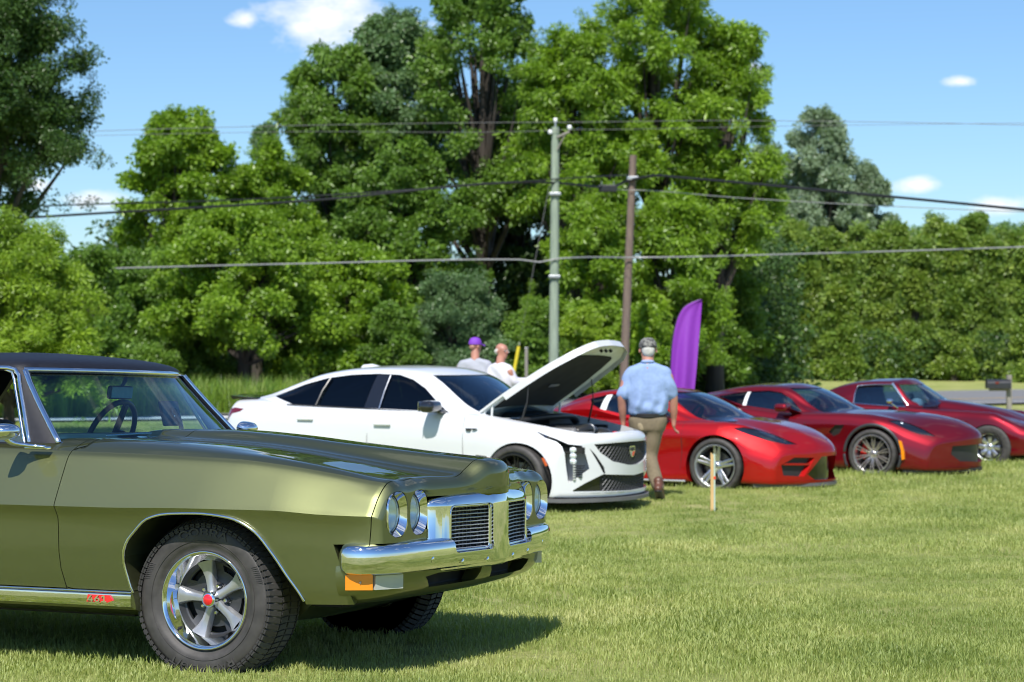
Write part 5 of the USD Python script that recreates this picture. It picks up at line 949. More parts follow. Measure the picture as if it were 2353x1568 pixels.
    for s in (-1, 1):
        h = GLs ^ mbox(-4, 0, *sorted((s*.2, s*1.2)), .5, 2)
        part(C, 'quarter_window', tm(h ^ prism([(-3.3, .9), (-2.55, .9), (-2.47, 1.5), (-3.3, 1.5)], 'y', -2, 2)), 'tinted_glass', 30); part(C, 'rear_side_window', tm(h ^ prism([(-2.52, .9), (-1.93, .9), (-1.85, 1.5), (-2.44, 1.5)], 'y', -2, 2)), 'tinted_glass', 30)
        part(C, 'front_side_window', tm(h ^ prism([(-1.72, .9), (-.7, .9), (-.7, 1.5), (-1.68, 1.5)], 'y', -2, 2)), 'tinted_glass', 30); part(C, 'door_pillar', tm(h ^ prism([(-1.925, .9), (-1.725, .9), (-1.685, 1.5), (-1.845, 1.5)], 'y', -2, 2)), 'gloss_black', 30)
        part(C, 'window_bar', tube([(-2.535, s*.845, 1.03), (-2.50, s*.76, 1.20), (-2.46, s*.665, 1.335)], .010, 6), 'black_trim'); part(C, 'window_bar', tube([(-1.70, s*.855, 1.005), (-1.685, s*.77, 1.20), (-1.67, s*.672, 1.37)], .007, 6), 'bright_trim')
        part(C, 'belt_moulding', tube([(-2.9, s*.862, 1.05), (-1.9, s*.862, 1.02), (-.8, s*.853, .972)], .007, 6), 'black_trim')
        for x0, z0 in ((-2.60, .90), (-1.60, .862)):
            hd = part(C, 'door_handle', xf(tm(rbox(-.105, .105, -.012, .012, -.016, .016, .011)), (x0, s*.945, z0)), 'white_paint', 40); part(hd, 'handle_recess', xf(lathe([(0, .004), (.8, .003), (1, 0)], 24), (x0, s*.926, z0-.012), (0, 0, 0), (.08, 1, .042)), 'hood_underside', True)
        for q in ([(-1.79, 1.0), (-1.80, .9), (-1.80, .42)], [(-.61, .95), (-.61, .86), (-.60, .48)], [(-2.72, .86), (-2.80, .78), (-2.72, .62)]):
            P3 = resample([(a_, 0, b_) for a_, b_ in q], 16); xx = P3[:, 0]; zz = P3[:, 2]; yy = np.interp(zz, [.34, .58, .74, .87, .97], [.928, .932, .930, .908, .866]); part(C, 'door_seam', tube(np.c_[xx, s*(yy+.0005), zz], .0035, 4), 'primer_grey')
        mm = part(C, 'door_mirror', xf(tm(rbox(-.07, .10, -.13, .13, -.062, .062, .05)), (-.95, s*1.03, 1.055), (0, 0, -s*.12)), 'gloss_black', 40); part(mm, 'mirror_stalk', tm(rbox(-.96, -.86, *sorted((s*.84, s*.95)), .985, 1.02, .015)), 'gloss_black', 40); part(mm, 'mirror_glass', xf(tm(rbox(-.003, .003, -.11, .11, -.05, .05, .002)), (-1.022, s*1.035, 1.055), (0, 0, -s*.12)), 'chrome')
        part(C, 'side_marker', tm(prism([(.331, .559), (.356, .561), (.399, .485), (.377, .479)], 'y', *sorted((s*.932, s*.945)))), 'side_red')
        part(C, 'fender_badge', cat(prism([(-.57, .838), (-.50, .838), (-.515, .812), (-.555, .812)], 'y', *sorted((s*.925, s*.942))), prism([(-.49, .838), (-.43, .838), (-.455, .824), (-.49, .824)], 'y', *sorted((s*.925, s*.942)))), 'gunmetal')
        part(C, 'tail_lamp', tm((S0.translate((0, 0, 0)) ^ both(prism([(-3.86, .86), (-3.78, .98), (-3.66, 1.005), (-3.50, .995), (-3.55, .965), (-3.68, .94), (-3.76, .85)], 'y', .3, 1.2)) ^ mbox(-5, 0, *sorted((s*.3, s*1.3)), 0, 2)).translate((0, s*.004, 0))), 'red_lens', 30)
    part(C, 'boot_spoiler', tm(both(m3.Manifold.hull_points(np.array([(-3.80, 0, 1.125), (-3.80, 0, 1.15), (-3.45, 0, 1.13), (-3.88, .0, 1.165), (-3.78, .70, 1.09), (-3.80, .72, 1.135), (-3.42, .74, 1.115), (-3.40, .70, 1.10)])))), 'gloss_black', 30)
    part(C, 'roof_antenna', tm(m3.Manifold.hull_points(np.array([(-2.55, -.03, 1.41), (-2.55, .03, 1.41), (-2.25, -.02, 1.455), (-2.25, .02, 1.455), (-2.50, 0, 1.475), (-2.38, 0, 1.485)]))), 'white_paint', 30)
    part(C, 'dashboard', tm(rbox(-1.15, -.50, -.70, .70, .70, .985, .05)), 'black_plastic', 40); helm(C, -1.32, .38, .98)
    for y_ in (-.38, .38): lumbar_seat(C, -1.95, y_, .58, .50)
    part(C, 'rear_seat', cat(rbox(-2.72, -2.3, -.6, .6, .36, .6, .05), rbox(-2.85, -2.68, -.6, .6, .5, 1.0, .05)), 'dark_cloth', 40)
    # bonnet, hinged at the rear and propped open
    hs = (S0 ^ prism(HP.buffer(-.004).exterior.coords, 'z', .62, 1.3))-S0.translate((0, 0, -.075)); shell = hs-hs.translate((-.004, 0, -.022)); rimv = (hs.translate((-.012, 0, -.022)) ^ prism(HP.buffer(-.02).exterior.coords, 'z', .5, 1.3))-hs.translate((-.016, 0, -.034)); pad = (hs.translate((-.016, 0, -.034)) ^ prism(HP.buffer(-.135).exterior.coords, 'z', .5, 1.3) ^ mbox(-.42, .52, -1, 1, 0, 2))-hs.translate((-.02, 0, -.050))
    hg, an = np.array([-.56, 0, .985]), -41.0
    def swing(g): return g.translate(tuple(-hg)).rotate((0, an, 0)).translate(tuple(hg))
    H_ = part(C, 'bonnet', tm(swing(shell)), 'white_paint', 35); part(H_, 'bonnet_frame', tm(swing(rimv)), 'hood_underside', 35); part(H_, 'bonnet_liner', tm(swing(pad)), 'hood_liner', 35)
    rot = lambda p: tuple(hg+np.array([(p[0]-hg[0])*math.cos(math.radians(41))-(p[2]-hg[2])*math.sin(math.radians(41)), p[1], (p[0]-hg[0])*math.sin(math.radians(41))+(p[2]-hg[2])*math.cos(math.radians(41))]))
    part(H_, 'liner_badge', tm(swing(cat_m([prism([(-.02+.0, -.10), (.02, -.09), (.02, -.03), (-.02, -.05)], 'z', .865, .868), prism([(-.02, -.04), (.02, -.02), (.02, .09), (-.005, .08)], 'z', .865, .868)]))), 'metal_grey')
    for y_ in (-.10, 0, .10): part(H_, 'frame_hole', xf(tm(m3.Manifold.cylinder(.03, .016, .016, 20)), rot((.70, y_, .725)), (0, -math.radians(41), 0)), 'underbody')
    for s in (-1, 1):
        part(H_, 'gas_strut', cat(bar((-.05, s*.72, .86), (.02, s*.70, 1.10), .011, 8), bar((.02, s*.70, 1.10), rot((.10, s*.66, .86)), .006, 8)), 'black_plastic'); part(H_, 'bonnet_hinge', cat(bar((-.52, s*.70, .93), rot((-.44, s*.70, .96)), .014, 6), bar((-.40, s*.70, .92), rot((-.36, s*.70, .955)), .012, 6)), 'hood_underside')
    # engine bay
    E_ = part(C, 'engine_bay', cat(mbox(-.60, .66, -.70, .70, .60, .66)), 'underbody')
    part(E_, 'scuttle_panel', tm(rbox(-.62, -.42, -.76, .76, .90, .945, .02)), 'black_plastic', 40)
    ec = part(E_, 'engine_cover', tm(rbox(-.30, .34, -.28, .28, .66, .84, .05)), 'engine_grey', 40)
    for k in range(6): part(ec, 'cover_rib', tm(rbox(-.26, .30, -.24+k*.085, -.20+k*.085, .835, .853, .008)), 'black_plastic', 40)
    part(E_, 'strut_brace', tube(resample([(-.20, -.70, .86), (-.12, -.45, .925), (-.05, 0, .945), (-.12, .45, .93), (-.20, .70, .87)], 24), .030, 10, flat=1.6), 'black_plastic', True)
    part(E_, 'air_box', tm(rbox(.12, .52, -.58, -.16, .66, .80, .03)), 'engine_grey', 40); part(E_, 'air_dome', xf(trimesh.creation.icosphere(3, .12), (.38, .20, .74), scale=(1.1, 1.2, .75)), 'hose_black', True)
    part(E_, 'intake_hose', tube(resample([(.30, -.2, .78), (.36, -.05, .82), (.36, .10, .78)], 12), .055, 12), 'hose_black', True); part(E_, 'hose_clamp', xf(tm(m3.Manifold.revolve(m3.CrossSection.circle(.006, 6).translate((.058, 0)), 28)), (.36, .0, .81), (PI/2, 0, 0)), 'metal_grey', True)
    part(E_, 'coolant_tank', tm(rbox(-.02, .20, -.70, -.56, .74, .865, .03)), 'white_cloth', 40); part(E_, 'filler_cap', xf(lathe([(0, .02), (.025, .02), (.028, 0)], 16, 'z'), (.40, .48, .76)), 'red_gloss', 30)
    fr = [(.16, -.74), (.36, -.69), (.56, -.60), (.70, -.47), (.78, -.28), (.80, 0)]; fr = np.vstack([fr, (np.array(fr)*[1, -1])[-2::-1]]); inn = fr[::-1]*[1, .86]-[.14, 0]
    part(E_, 'radiator_shroud', tm(prism(np.vstack([fr, inn]), 'z', .70, .745)), 'black_plastic'); part(E_, 'fender_ledge', cat(mbox(-.42, .2, -.755, -.66, .80, .84), mbox(-.42, .2, .66, .755, .80, .84)), 'black_plastic')
    for x_ in (.0, -2.947):
        for y_ in (-.80, .80): alloy(C, x_, y_, .335, .345, .252, .26, 'twenty', 'dark_wheel')
def cat_m(l): return m3.Manifold.batch_boolean(l, m3.OpType.Add)
white_sedan()
def sport_body(name, label, o, yaw, L, crease, xs, bow, paintm, arches, ar, gh, gx_, dlo, wsk, rwk, notch=None, seg=5, rf=.05, rz=.45, roof_mt=None, glass_mt='coupe_glass', ws_z=(.80, .5), arch_y=.60, header=.93):
    C = thing(name, label, 'car', matrix=car_frame(o, yaw)); S0 = body_loft(L, crease, xs, seg, round_f=rf, round_r=.10, warp=bow, rz=rz, ry=.6); S = S0
    for (ax_, az_), r_ in zip(arches, ar): S = S-both(prism(disc_arch(ax_, az_, r_), 'y', arch_y, 1.3))
    GO, GI, GL = greenhouse(*gh, gx_); side = both(prism(dlo, 'y', .30, 1.2)); wk = prism(wsk[0], 'x', *wsk[1]); rk = prism(rwk[0], 'x', *rwk[1])
    fl = min(z for _, _, z in gh[0])
    part(C, 'roof', tm((GO-GI)-side-wk-rk-mbox(-9, 9, -2, 2, 0, fl-.03)), roof_mt or paintm, 40)
    up = mbox(-9, 9, -2, 2, fl-.015, 3)
    part(C, 'windscreen', tm(GL ^ wk ^ up), glass_mt, 30); part(C, 'rear_window', tm(GL ^ rk), 'tinted_glass', 30)
    return C, S0, S, GL ^ side
def red_mid_engine():
    L = [[(-3.45, 0, .34), (-3.0, 0, .14), (.7, 0, .12)], [(-3.45, .70, .36), (-3.0, .80, .15), (.7, .74, .125)], [(-3.45, .86, .42), (-3.0, .93, .20), (-2.3, .93, .17), (-.5, .925, .16), (.1, .93, .16), (.45, .90, .15), (.7, .82, .14)],
         [(-3.45, .88, .52), (-3.0, .96, .36), (-2.3, .93, .30), (-1.2, .90, .30), (-.5, .93, .30), (.1, .955, .30), (.45, .925, .28), (.7, .835, .25)], [(-3.45, .88, .64), (-3.0, .965, .60), (-2.5, .96, .58), (-1.2, .905, .48), (-.5, .92, .52), (0, .965, .56), (.45, .925, .46), (.7, .82, .38)],
         [(-3.45, .86, .74), (-3.0, .94, .80), (-2.5, .955, .78), (-1.2, .94, .66), (-.5, .945, .68), (0, .955, .70), (.25, .93, .66), (.45, .90, .56), (.7, .79, .44)], [(-3.45, .83, .80), (-3.0, .90, .92), (-2.5, .91, .90), (-1.2, .92, .78), (-.5, .91, .79), (0, .90, .79), (.25, .87, .745), (.45, .83, .655), (.7, .74, .49)],
         [(-3.45, .76, .88), (-3.0, .80, .965), (-2.5, .82, .955), (-2.0, .84, .92), (-1.2, .84, .855), (-.5, .83, .855), (0, .81, .86), (.22, .785, .838), (.45, .74, .73), (.7, .66, .515)],
         [(-3.45, .62, .92), (-3.0, .62, .98), (-2.5, .66, .965), (-1.2, .72, .88), (-.5, .70, .872), (0, .66, .848), (.22, .62, .808), (.45, .57, .715), (.7, .52, .515)],
         [(-3.45, .32, .95), (-3.0, .32, .99), (-1.2, .36, .90), (-.5, .36, .905), (0, .34, .897), (.22, .33, .862), (.45, .30, .775), (.7, .26, .545)], [(-3.45, 0, .955), (-3.0, 0, 1.0), (-1.2, 0, .905), (-.5, 0, .905), (0, 0, .895), (.22, 0, .855), (.45, 0, .76), (.7, 0, .535)]]
    xs = dense(-3.45, .7, .06, round_xs(.7, .04, 6), np.arange(-.5, .7, .03), round_xs(-3.45, .1, 6, -1))
    belt = [(-2.7, .62, .96), (-2.3, .76, .955), (-1.77, .80, .99), (-1.2, .80, .89), (-.5, .79, .862), (0, .66, .86), (.16, .5, .865)]
    rail = [(-2.7, .58, .975), (-2.3, .60, 1.00), (-2.05, .60, 1.09), (-1.7, .575, 1.185), (-1.3, .565, 1.215), (-1.0, .58, 1.205), (-.75, .62, 1.11), (-.5, .67, .955), (-.3, .70, .88), (0, .62, .872), (.16, .45, .872)]
    mid = [(-2.7, .3, .985), (-2.3, .3, 1.02), (-2.05, .3, 1.12), (-1.7, .3, 1.222), (-1.3, .3, 1.255), (-.95, .3, 1.248), (-.6, .32, 1.175), (-.3, .34, 1.05), (0, .34, .905), (.16, .25, .88)]
    cen = [(-2.7, 0, .99), (-2.3, 0, 1.03), (-2.05, 0, 1.13), (-1.7, 0, 1.232), (-1.3, 0, 1.266), (-.95, 0, 1.26), (-.6, 0, 1.20), (-.3, 0, 1.09), (0, 0, .945), (.16, 0, .885)]
    dlo = [(-1.80, 1.115), (-1.56, 1.175), (-1.31, 1.185), (-1.05, 1.165), (-.85, 1.08), (-.66, .955), (-.58, .885), (-.9, .885), (-1.30, .935), (-1.61, 1.0), (-1.72, 1.045)]
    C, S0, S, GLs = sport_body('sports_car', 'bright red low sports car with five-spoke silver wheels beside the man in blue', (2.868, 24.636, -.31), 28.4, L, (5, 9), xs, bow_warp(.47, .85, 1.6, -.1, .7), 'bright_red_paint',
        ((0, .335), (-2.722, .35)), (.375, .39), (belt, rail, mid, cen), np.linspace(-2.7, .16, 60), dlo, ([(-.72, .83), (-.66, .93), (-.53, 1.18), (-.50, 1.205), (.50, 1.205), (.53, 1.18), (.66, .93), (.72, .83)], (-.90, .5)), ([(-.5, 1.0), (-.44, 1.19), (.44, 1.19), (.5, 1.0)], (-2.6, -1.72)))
    S = S-mbox(-1.75, -.32, -.74, .74, .32, 1.2)
    D = (1, -2.402, .146); Dm = (1, 2.402, .146)
    hl = [(.10, .775), (.24, .79), (.41, .772), (.63, .715), (.82, .645), (.93, .605), (.79, .598), (.53, .64), (.31, .70), (.20, .735)]
    Kh = obl(hl, 'y', -.62, D, -1.1, -.25)
    for g, s in ((Kh, -1), (Kh.mirror((0, 1, 0)), 1)): S = S-g; h = inlay(C, S0, g, 'headlamp', 'gloss_black', .02, shift=(0, 0, -.012)); part(h, 'lamp_lens', tm(S0.translate((0, 0, -.001)) ^ g), 'lamp_glass', 30); [part(h, 'projector_lamp', xf(trimesh.creation.icosphere(2, .026), (x_, s*y_, z_)), 'lamp_reflector', True) for x_, y_, z_ in ((.36, .70, .735), (.44, .68, .715))]
    it = [(-.62, .445), (-.36, .435), (-.50, .215), (-.74, .235), (-.76, .36)]
    for sg in (1, -1):
        q = [(y*sg, z) for y, z in it]; K = prism(q, 'x', .40, 1.4); S = S-K; t = inlay(C, S0, K, 'side_intake', 'black_plastic', .07); part(t, 'intake_bar', tm(S0.translate((-.012, 0, 0)) ^ prism([(-.80*sg, .385), (-.40*sg, .37), (-.40*sg, .345), (-.80*sg, .36)], 'x', .5, 1.4)), 'bright_red_paint', 30)
    ci = [(-.26, .445), (0, .455), (.26, .445), (.46, .24), (.36, .17), (0, .165), (-.36, .17), (-.46, .24)]; K = prism(ci, 'x', .55, 1.4); S = S-K; inlay(C, S0, K, 'centre_intake', 'gloss_black', .10)
    hp = Polygon([(-.02, -.50), (.30, -.60), (.75, -.42), (1.02, -.16), (1.06, 0), (1.02, .16), (.75, .42), (.30, .60), (-.02, .50)]); ln = np.array(hp.exterior.coords)
    S = S-prism(hp.buffer(.003).exterior.coords, 'z', .45, 1.3); part(C, 'bonnet', tm(S0 ^ prism(hp.buffer(-.002).exterior.coords, 'z', .45, 1.3)), 'bright_red_paint', 30)
    part(C, 'body', tm(S), 'bright_red_paint', 30); part(C, 'underbody', cat(mbox(-3.1, .45, -.55, .55, .12, .55), mbox(-2.2, -.5, -.86, .86, .14, .30)), 'underbody')
    sp = [(.46, -.86), (.62, -.80), (.80, -.66), (1.0, -.42), (1.13, -.2), (1.18, 0), (1.13, .2), (1.0, .42), (.80, .66), (.62, .80), (.46, .86), (.3, .7), (.3, -.7)]; part(C, 'front_splitter', tm(prism(sp, 'z', .095, .135)), 'primer_grey')
    for s in (-1, 1):
        h = GLs ^ mbox(-5, 2, *sorted((s*.2, s*1.2)), 0, 3); part(C, 'door_window', tm(h ^ mbox(-1.52, 1, -2, 2, 0, 3)), 'coupe_glass', 30); part(C, 'quarter_window', tm(h ^ mbox(-4, -1.60, -2, 2, 0, 3)), 'tinted_glass', 30); part(C, 'window_pillar', tm(h ^ mbox(-1.60, -1.52, -2, 2, 0, 3)), 'hood_underside', 30)
        for q in ([(-.43, .85), (-.43, .57), (-.46, .22)], [(-1.62, .93), (-1.72, .6), (-1.62, .25)]):
            P3 = resample([(a_, 0, b_) for a_, b_ in q], 14); yy = np.interp(P3[:, 2], [.2, .30, .50, .67, .79, .86], [.926, .930, .921, .946, .912, .83]); part(C, 'door_seam', tube(np.c_[P3[:, 0], s*(yy+.001), P3[:, 2]], .004, 4), 'underbody')
        part(C, 'side_scoop', tm(prism([(-1.75, .80), (-1.45, .86), (-1.35, .62), (-1.55, .40), (-1.72, .50)], 'y', *sorted((s*.905, s*.945)))), 'black_plastic'); part(C, 'sill_trim', tube([(-2.2, s*.94, .15), (-1.2, s*.935, .145), (-.38, s*.935, .145)], .014, 6), 'metal_grey')
        mm = part(C, 'door_mirror', xf(tm(rbox(-.06, .07, -.10, .10, -.05, .05, .04)), (-.70, s*1.02, .96)), 'bright_red_paint', 40); part(mm, 'mirror_stalk', tm(rbox(-.72, -.62, *sorted((s*.82, s*.96)), .88, .93, .015)), 'black_plastic', 40)
        part(C, 'tail_lamp', tm(rbox(-3.47, -3.38, *sorted((s*.40, s*.80)), .72, .82, .02)), 'red_lens', 40)
    part(C, 'dashboard', tm(rbox(-.62, -.20, -.66, .66, .60, .862, .04)), 'black_plastic', 40); helm(C, -.80, .36, .88, .17)
    for y_ in (-.36, .36): lumbar_seat(C, -1.42, y_, .45, .50)
    for x_, R_, r_, w_ in ((0, .335, .257, .25), (-2.722, .35, .268, .31)):
        for y_ in (-.815, .815): alloy(C, x_, y_, R_, R_, r_, w_, 'five', 'silver_wheel')
def red_front_engine():
    L = [[(-3.6, 0, .34), (-3.1, 0, .15), (.7, 0, .12)], [(-3.6, .70, .36), (-3.1, .78, .16), (.7, .72, .125)], [(-3.6, .84, .42), (-3.1, .90, .22), (-.5, .90, .18), (.1, .91, .17), (.7, .80, .14)], [(-3.6, .87, .54), (-3.1, .935, .38), (-2.6, .93, .34), (-1.2, .89, .32), (-.5, .91, .32), (.1, .93, .32), (.45, .90, .28), (.7, .81, .24)],
         [(-3.6, .87, .66), (-3.1, .94, .62), (-2.6, .945, .60), (-1.2, .885, .50), (-.6, .885, .52), (0, .94, .56), (.45, .90, .45), (.7, .79, .37)], [(-3.6, .85, .76), (-3.1, .92, .82), (-2.6, .935, .80), (-1.2, .92, .70), (-.5, .92, .72), (0, .93, .72), (.25, .905, .68), (.45, .87, .58), (.7, .76, .44)],
         [(-3.6, .82, .84), (-3.1, .87, .94), (-2.6, .88, .92), (-1.2, .895, .81), (-.5, .885, .815), (0, .875, .80), (.25, .845, .745), (.45, .80, .645), (.7, .71, .485)], [(-3.6, .76, .91), (-3.1, .79, .985), (-2.6, .80, .97), (-1.9, .82, .93), (-1.2, .83, .87), (-.5, .82, .872), (-.15, .80, .865), (.13, .77, .825), (.3, .74, .755), (.45, .70, .69), (.7, .62, .52)],
         [(-3.6, .62, .94), (-3.1, .62, 1.0), (-2.6, .66, .985), (-1.2, .70, .885), (-.5, .68, .878), (0, .64, .85), (.25, .59, .795), (.45, .54, .72), (.7, .48, .545)], [(-3.6, .32, .955), (-3.1, .32, 1.01), (-1.2, .36, .905), (-.5, .36, .902), (0, .34, .885), (.25, .31, .845), (.45, .28, .775), (.7, .25, .58)], [(-3.6, 0, .96), (-3.1, 0, 1.015), (-1.2, 0, .91), (-.5, 0, .912), (0, 0, .90), (.25, 0, .865), (.45, 0, .795), (.7, 0, .595)]]
    xs = dense(-3.6, .7, .06, round_xs(.7, .04, 6), np.arange(-.6, .7, .03), round_xs(-3.6, .1, 6, -1))
    belt = [(-3.3, .60, .985), (-2.9, .72, .985), (-2.3, .79, 1.07), (-1.9, .80, .945), (-1.45, .80, .892), (-1.0, .79, .868), (-.6, .70, .865), (-.36, .5, .872)]
    rail = [(-3.3, .55, 1.0), (-2.9, .58, 1.04), (-2.5, .585, 1.115), (-2.1, .575, 1.185), (-1.8, .575, 1.205), (-1.5, .585, 1.20), (-1.25, .62, 1.12), (-1.0, .67, .955), (-.8, .69, .885), (-.6, .62, .875), (-.36, .45, .88)]
    mid = [(-3.3, .3, 1.01), (-2.9, .3, 1.07), (-2.5, .3, 1.155), (-2.1, .3, 1.225), (-1.8, .3, 1.25), (-1.45, .3, 1.25), (-1.15, .32, 1.185), (-.85, .34, 1.05), (-.55, .34, .905), (-.36, .25, .89)]
    cen = [(-3.3, 0, 1.015), (-2.9, 0, 1.08), (-2.5, 0, 1.17), (-2.1, 0, 1.24), (-1.8, 0, 1.266), (-1.45, 0, 1.266), (-1.15, 0, 1.215), (-.85, 0, 1.09), (-.55, 0, .95), (-.36, 0, .895)]
    dlo = [(-2.30, 1.08), (-2.11, 1.125), (-1.91, 1.152), (-1.61, 1.165), (-1.42, 1.14), (-1.25, 1.055), (-1.10, .93), (-1.05, .885), (-1.45, .905), (-1.93, .965)]
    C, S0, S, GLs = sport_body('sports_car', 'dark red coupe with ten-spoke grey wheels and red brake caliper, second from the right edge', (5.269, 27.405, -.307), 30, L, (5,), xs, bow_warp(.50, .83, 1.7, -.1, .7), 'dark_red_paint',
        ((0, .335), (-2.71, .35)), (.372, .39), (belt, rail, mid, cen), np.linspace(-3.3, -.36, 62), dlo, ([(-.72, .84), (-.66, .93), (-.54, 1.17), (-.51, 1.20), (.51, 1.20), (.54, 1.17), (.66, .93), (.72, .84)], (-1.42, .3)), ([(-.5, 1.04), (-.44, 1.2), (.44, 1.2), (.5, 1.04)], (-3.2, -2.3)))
    S = S-mbox(-2.3, -.86, -.74, .74, .32, 1.2); D = (1, -2.783, .146)
    hl = [(.11, .775), (.25, .785), (.44, .735), (.62, .665), (.78, .575), (.55, .60), (.42, .64), (.25, .715)]; Kh = obl(hl, 'y', -.62, D, -1.1, -.25)
    for g, s in ((Kh, -1), (Kh.mirror((0, 1, 0)), 1)): S = S-g; h = inlay(C, S0, g, 'headlamp', 'gloss_black', .02, shift=(0, 0, -.012)); part(h, 'lamp_lens', tm(S0.translate((0, 0, -.001)) ^ g), 'lamp_glass', 30); part(h, 'running_light', tube([(.35, s*.70, .69), (.50, s*.66, .635), (.66, s*.60, .595)], .013, 6), 'clear_lens'); part(h, 'projector_lamp', xf(trimesh.creation.icosphere(2, .028), (.34, s*.71, .735)), 'lamp_reflector', True)
    gr = [(-.52, .45), (-.2, .46), (0, .462), (.2, .46), (.52, .45), (.54, .34), (.42, .245), (0, .225), (-.42, .245), (-.54, .34)]; K = prism(gr, 'x', .5, 1.4); S = S-K; inlay(C, S0, K, 'front_grille', 'black_plastic', .06)
    vt = prism([(-.62, .62), (-.52, .72), (-.39, .72), (-.47, .60), (-.56, .56)], 'y', -1.2, -.6); vt = both(vt); S = S-vt; part(C, 'fender_vent', tm(S0.scale((1, .965, 1)) ^ vt ^ mbox(-2, 2, -2, 0, 0, 2)), 'black_plastic'); part(C, 'fender_vent', tm(S0.scale((1, .965, 1)) ^ vt ^ mbox(-2, 2, 0, 2, 0, 2)), 'black_plastic')
    hv = prism([(.08, -.30), (.36, -.26), (.36, .26), (.08, .30)], 'z', .5, 1.3); S = S-hv; part(C, 'bonnet_vent', tm(S0.translate((0, 0, -.012)) ^ hv), 'black_plastic', 30)
    hp = Polygon([(-.55, -.52), (.0, -.66), (.30, -.58), (.62, -.40), (.82, -.15), (.84, 0), (.82, .15), (.62, .40), (.30, .58), (.0, .66), (-.55, .52)]); S = S-(prism(hp.buffer(.003).exterior.coords, 'z', .55, 1.3)-prism(hp.buffer(-.002).exterior.coords, 'z', .5, 1.4))
    part(C, 'body', tm(S), 'dark_red_paint', 30); part(C, 'underbody', cat(mbox(-3.2, .45, -.55, .55, .12, .55), mbox(-2.2, -.5, -.84, .84, .14, .30)), 'underbody')
    sp = [(.40, -.84), (.58, -.80), (.78, -.66), (1.0, -.42), (1.16, -.2), (1.22, 0), (1.16, .2), (1.0, .42), (.78, .66), (.58, .80), (.40, .84), (.3, .7), (.3, -.7)]; part(C, 'front_splitter', tm(prism(sp, 'z', .10, .15)), 'black_plastic')
    for s in (-1, 1):
        h = GLs ^ mbox(-5, 2, *sorted((s*.2, s*1.2)), 0, 3); part(C, 'door_window', tm(h ^ mbox(-1.88, 1, -2, 2, 0, 3)), 'coupe_glass', 30); part(C, 'quarter_window', tm(h ^ mbox(-4, -1.93, -2, 2, 0, 3)), 'tinted_glass', 30); part(C, 'window_pillar', tm(h ^ mbox(-1.93, -1.88, -2, 2, 0, 3)), 'hood_underside', 30)
        t = np.linspace(math.radians(-25), math.radians(205), 40); part(C, 'arch_moulding', tube(np.c_[.393*np.cos(t), s*(.925-.02*np.cos(t)**2), .335+.393*np.sin(t)], .022, 8, flat=.8), 'gunmetal', True)
        part(C, 'side_marker', tm(prism([(.37, .53), (.405, .515), (.445, .38), (.45, .28), (.415, .27), (.405, .40)], 'y', *sorted((s*.87, s*.932)))), 'side_amber')
        P3 = resample([(-.95, 0, .86), (-.97, 0, .6), (-1.0, 0, .24)], 14); yy = np.interp(P3[:, 2], [.2, .32, .50, .70, .81, .87], [.90, .895, .886, .921, .892, .83]); part(C, 'door_seam', tube(np.c_[P3[:, 0], s*(yy+.001), P3[:, 2]], .004, 4), 'underbody')
        mm = part(C, 'door_mirror', xf(tm(rbox(-.10, .09, -.11, .11, -.055, .055, .045)), (-1.24, s*1.0, .945)), 'dark_red_paint', 40); part(mm, 'mirror_stalk', tm(m3.Manifold.hull_points(np.array([(-1.20, s*.95, .94), (-1.12, s*.98, .93), (-1.18, s*.84, .86), (-1.02, s*.84, .86), (-1.10, s*.86, .89), (-1.2, s*.98, .92)]))), 'dark_red_paint', 40)
        part(C, 'tail_lamp', tm(rbox(-3.63, -3.52, *sorted((s*.40, s*.80)), .74, .84, .02)), 'red_lens', 40)
    part(C, 'dashboard', tm(rbox(-1.14, -.72, -.66, .66, .60, .868, .04)), 'black_plastic', 40); helm(C, -1.34, .36, .89, .17)
    for y_ in (-.36, .36): lumbar_seat(C, -2.0, y_, .45, .50)
    for x_, R_, r_, w_ in ((0, .335, .257, .27), (-2.71, .35, .268, .32)):
        for y_ in (-.80, .80): alloy(C, x_, y_, R_, R_, r_, w_, 'twenty', 'grey_wheel', 'caliper_red', 'silver_wheel')
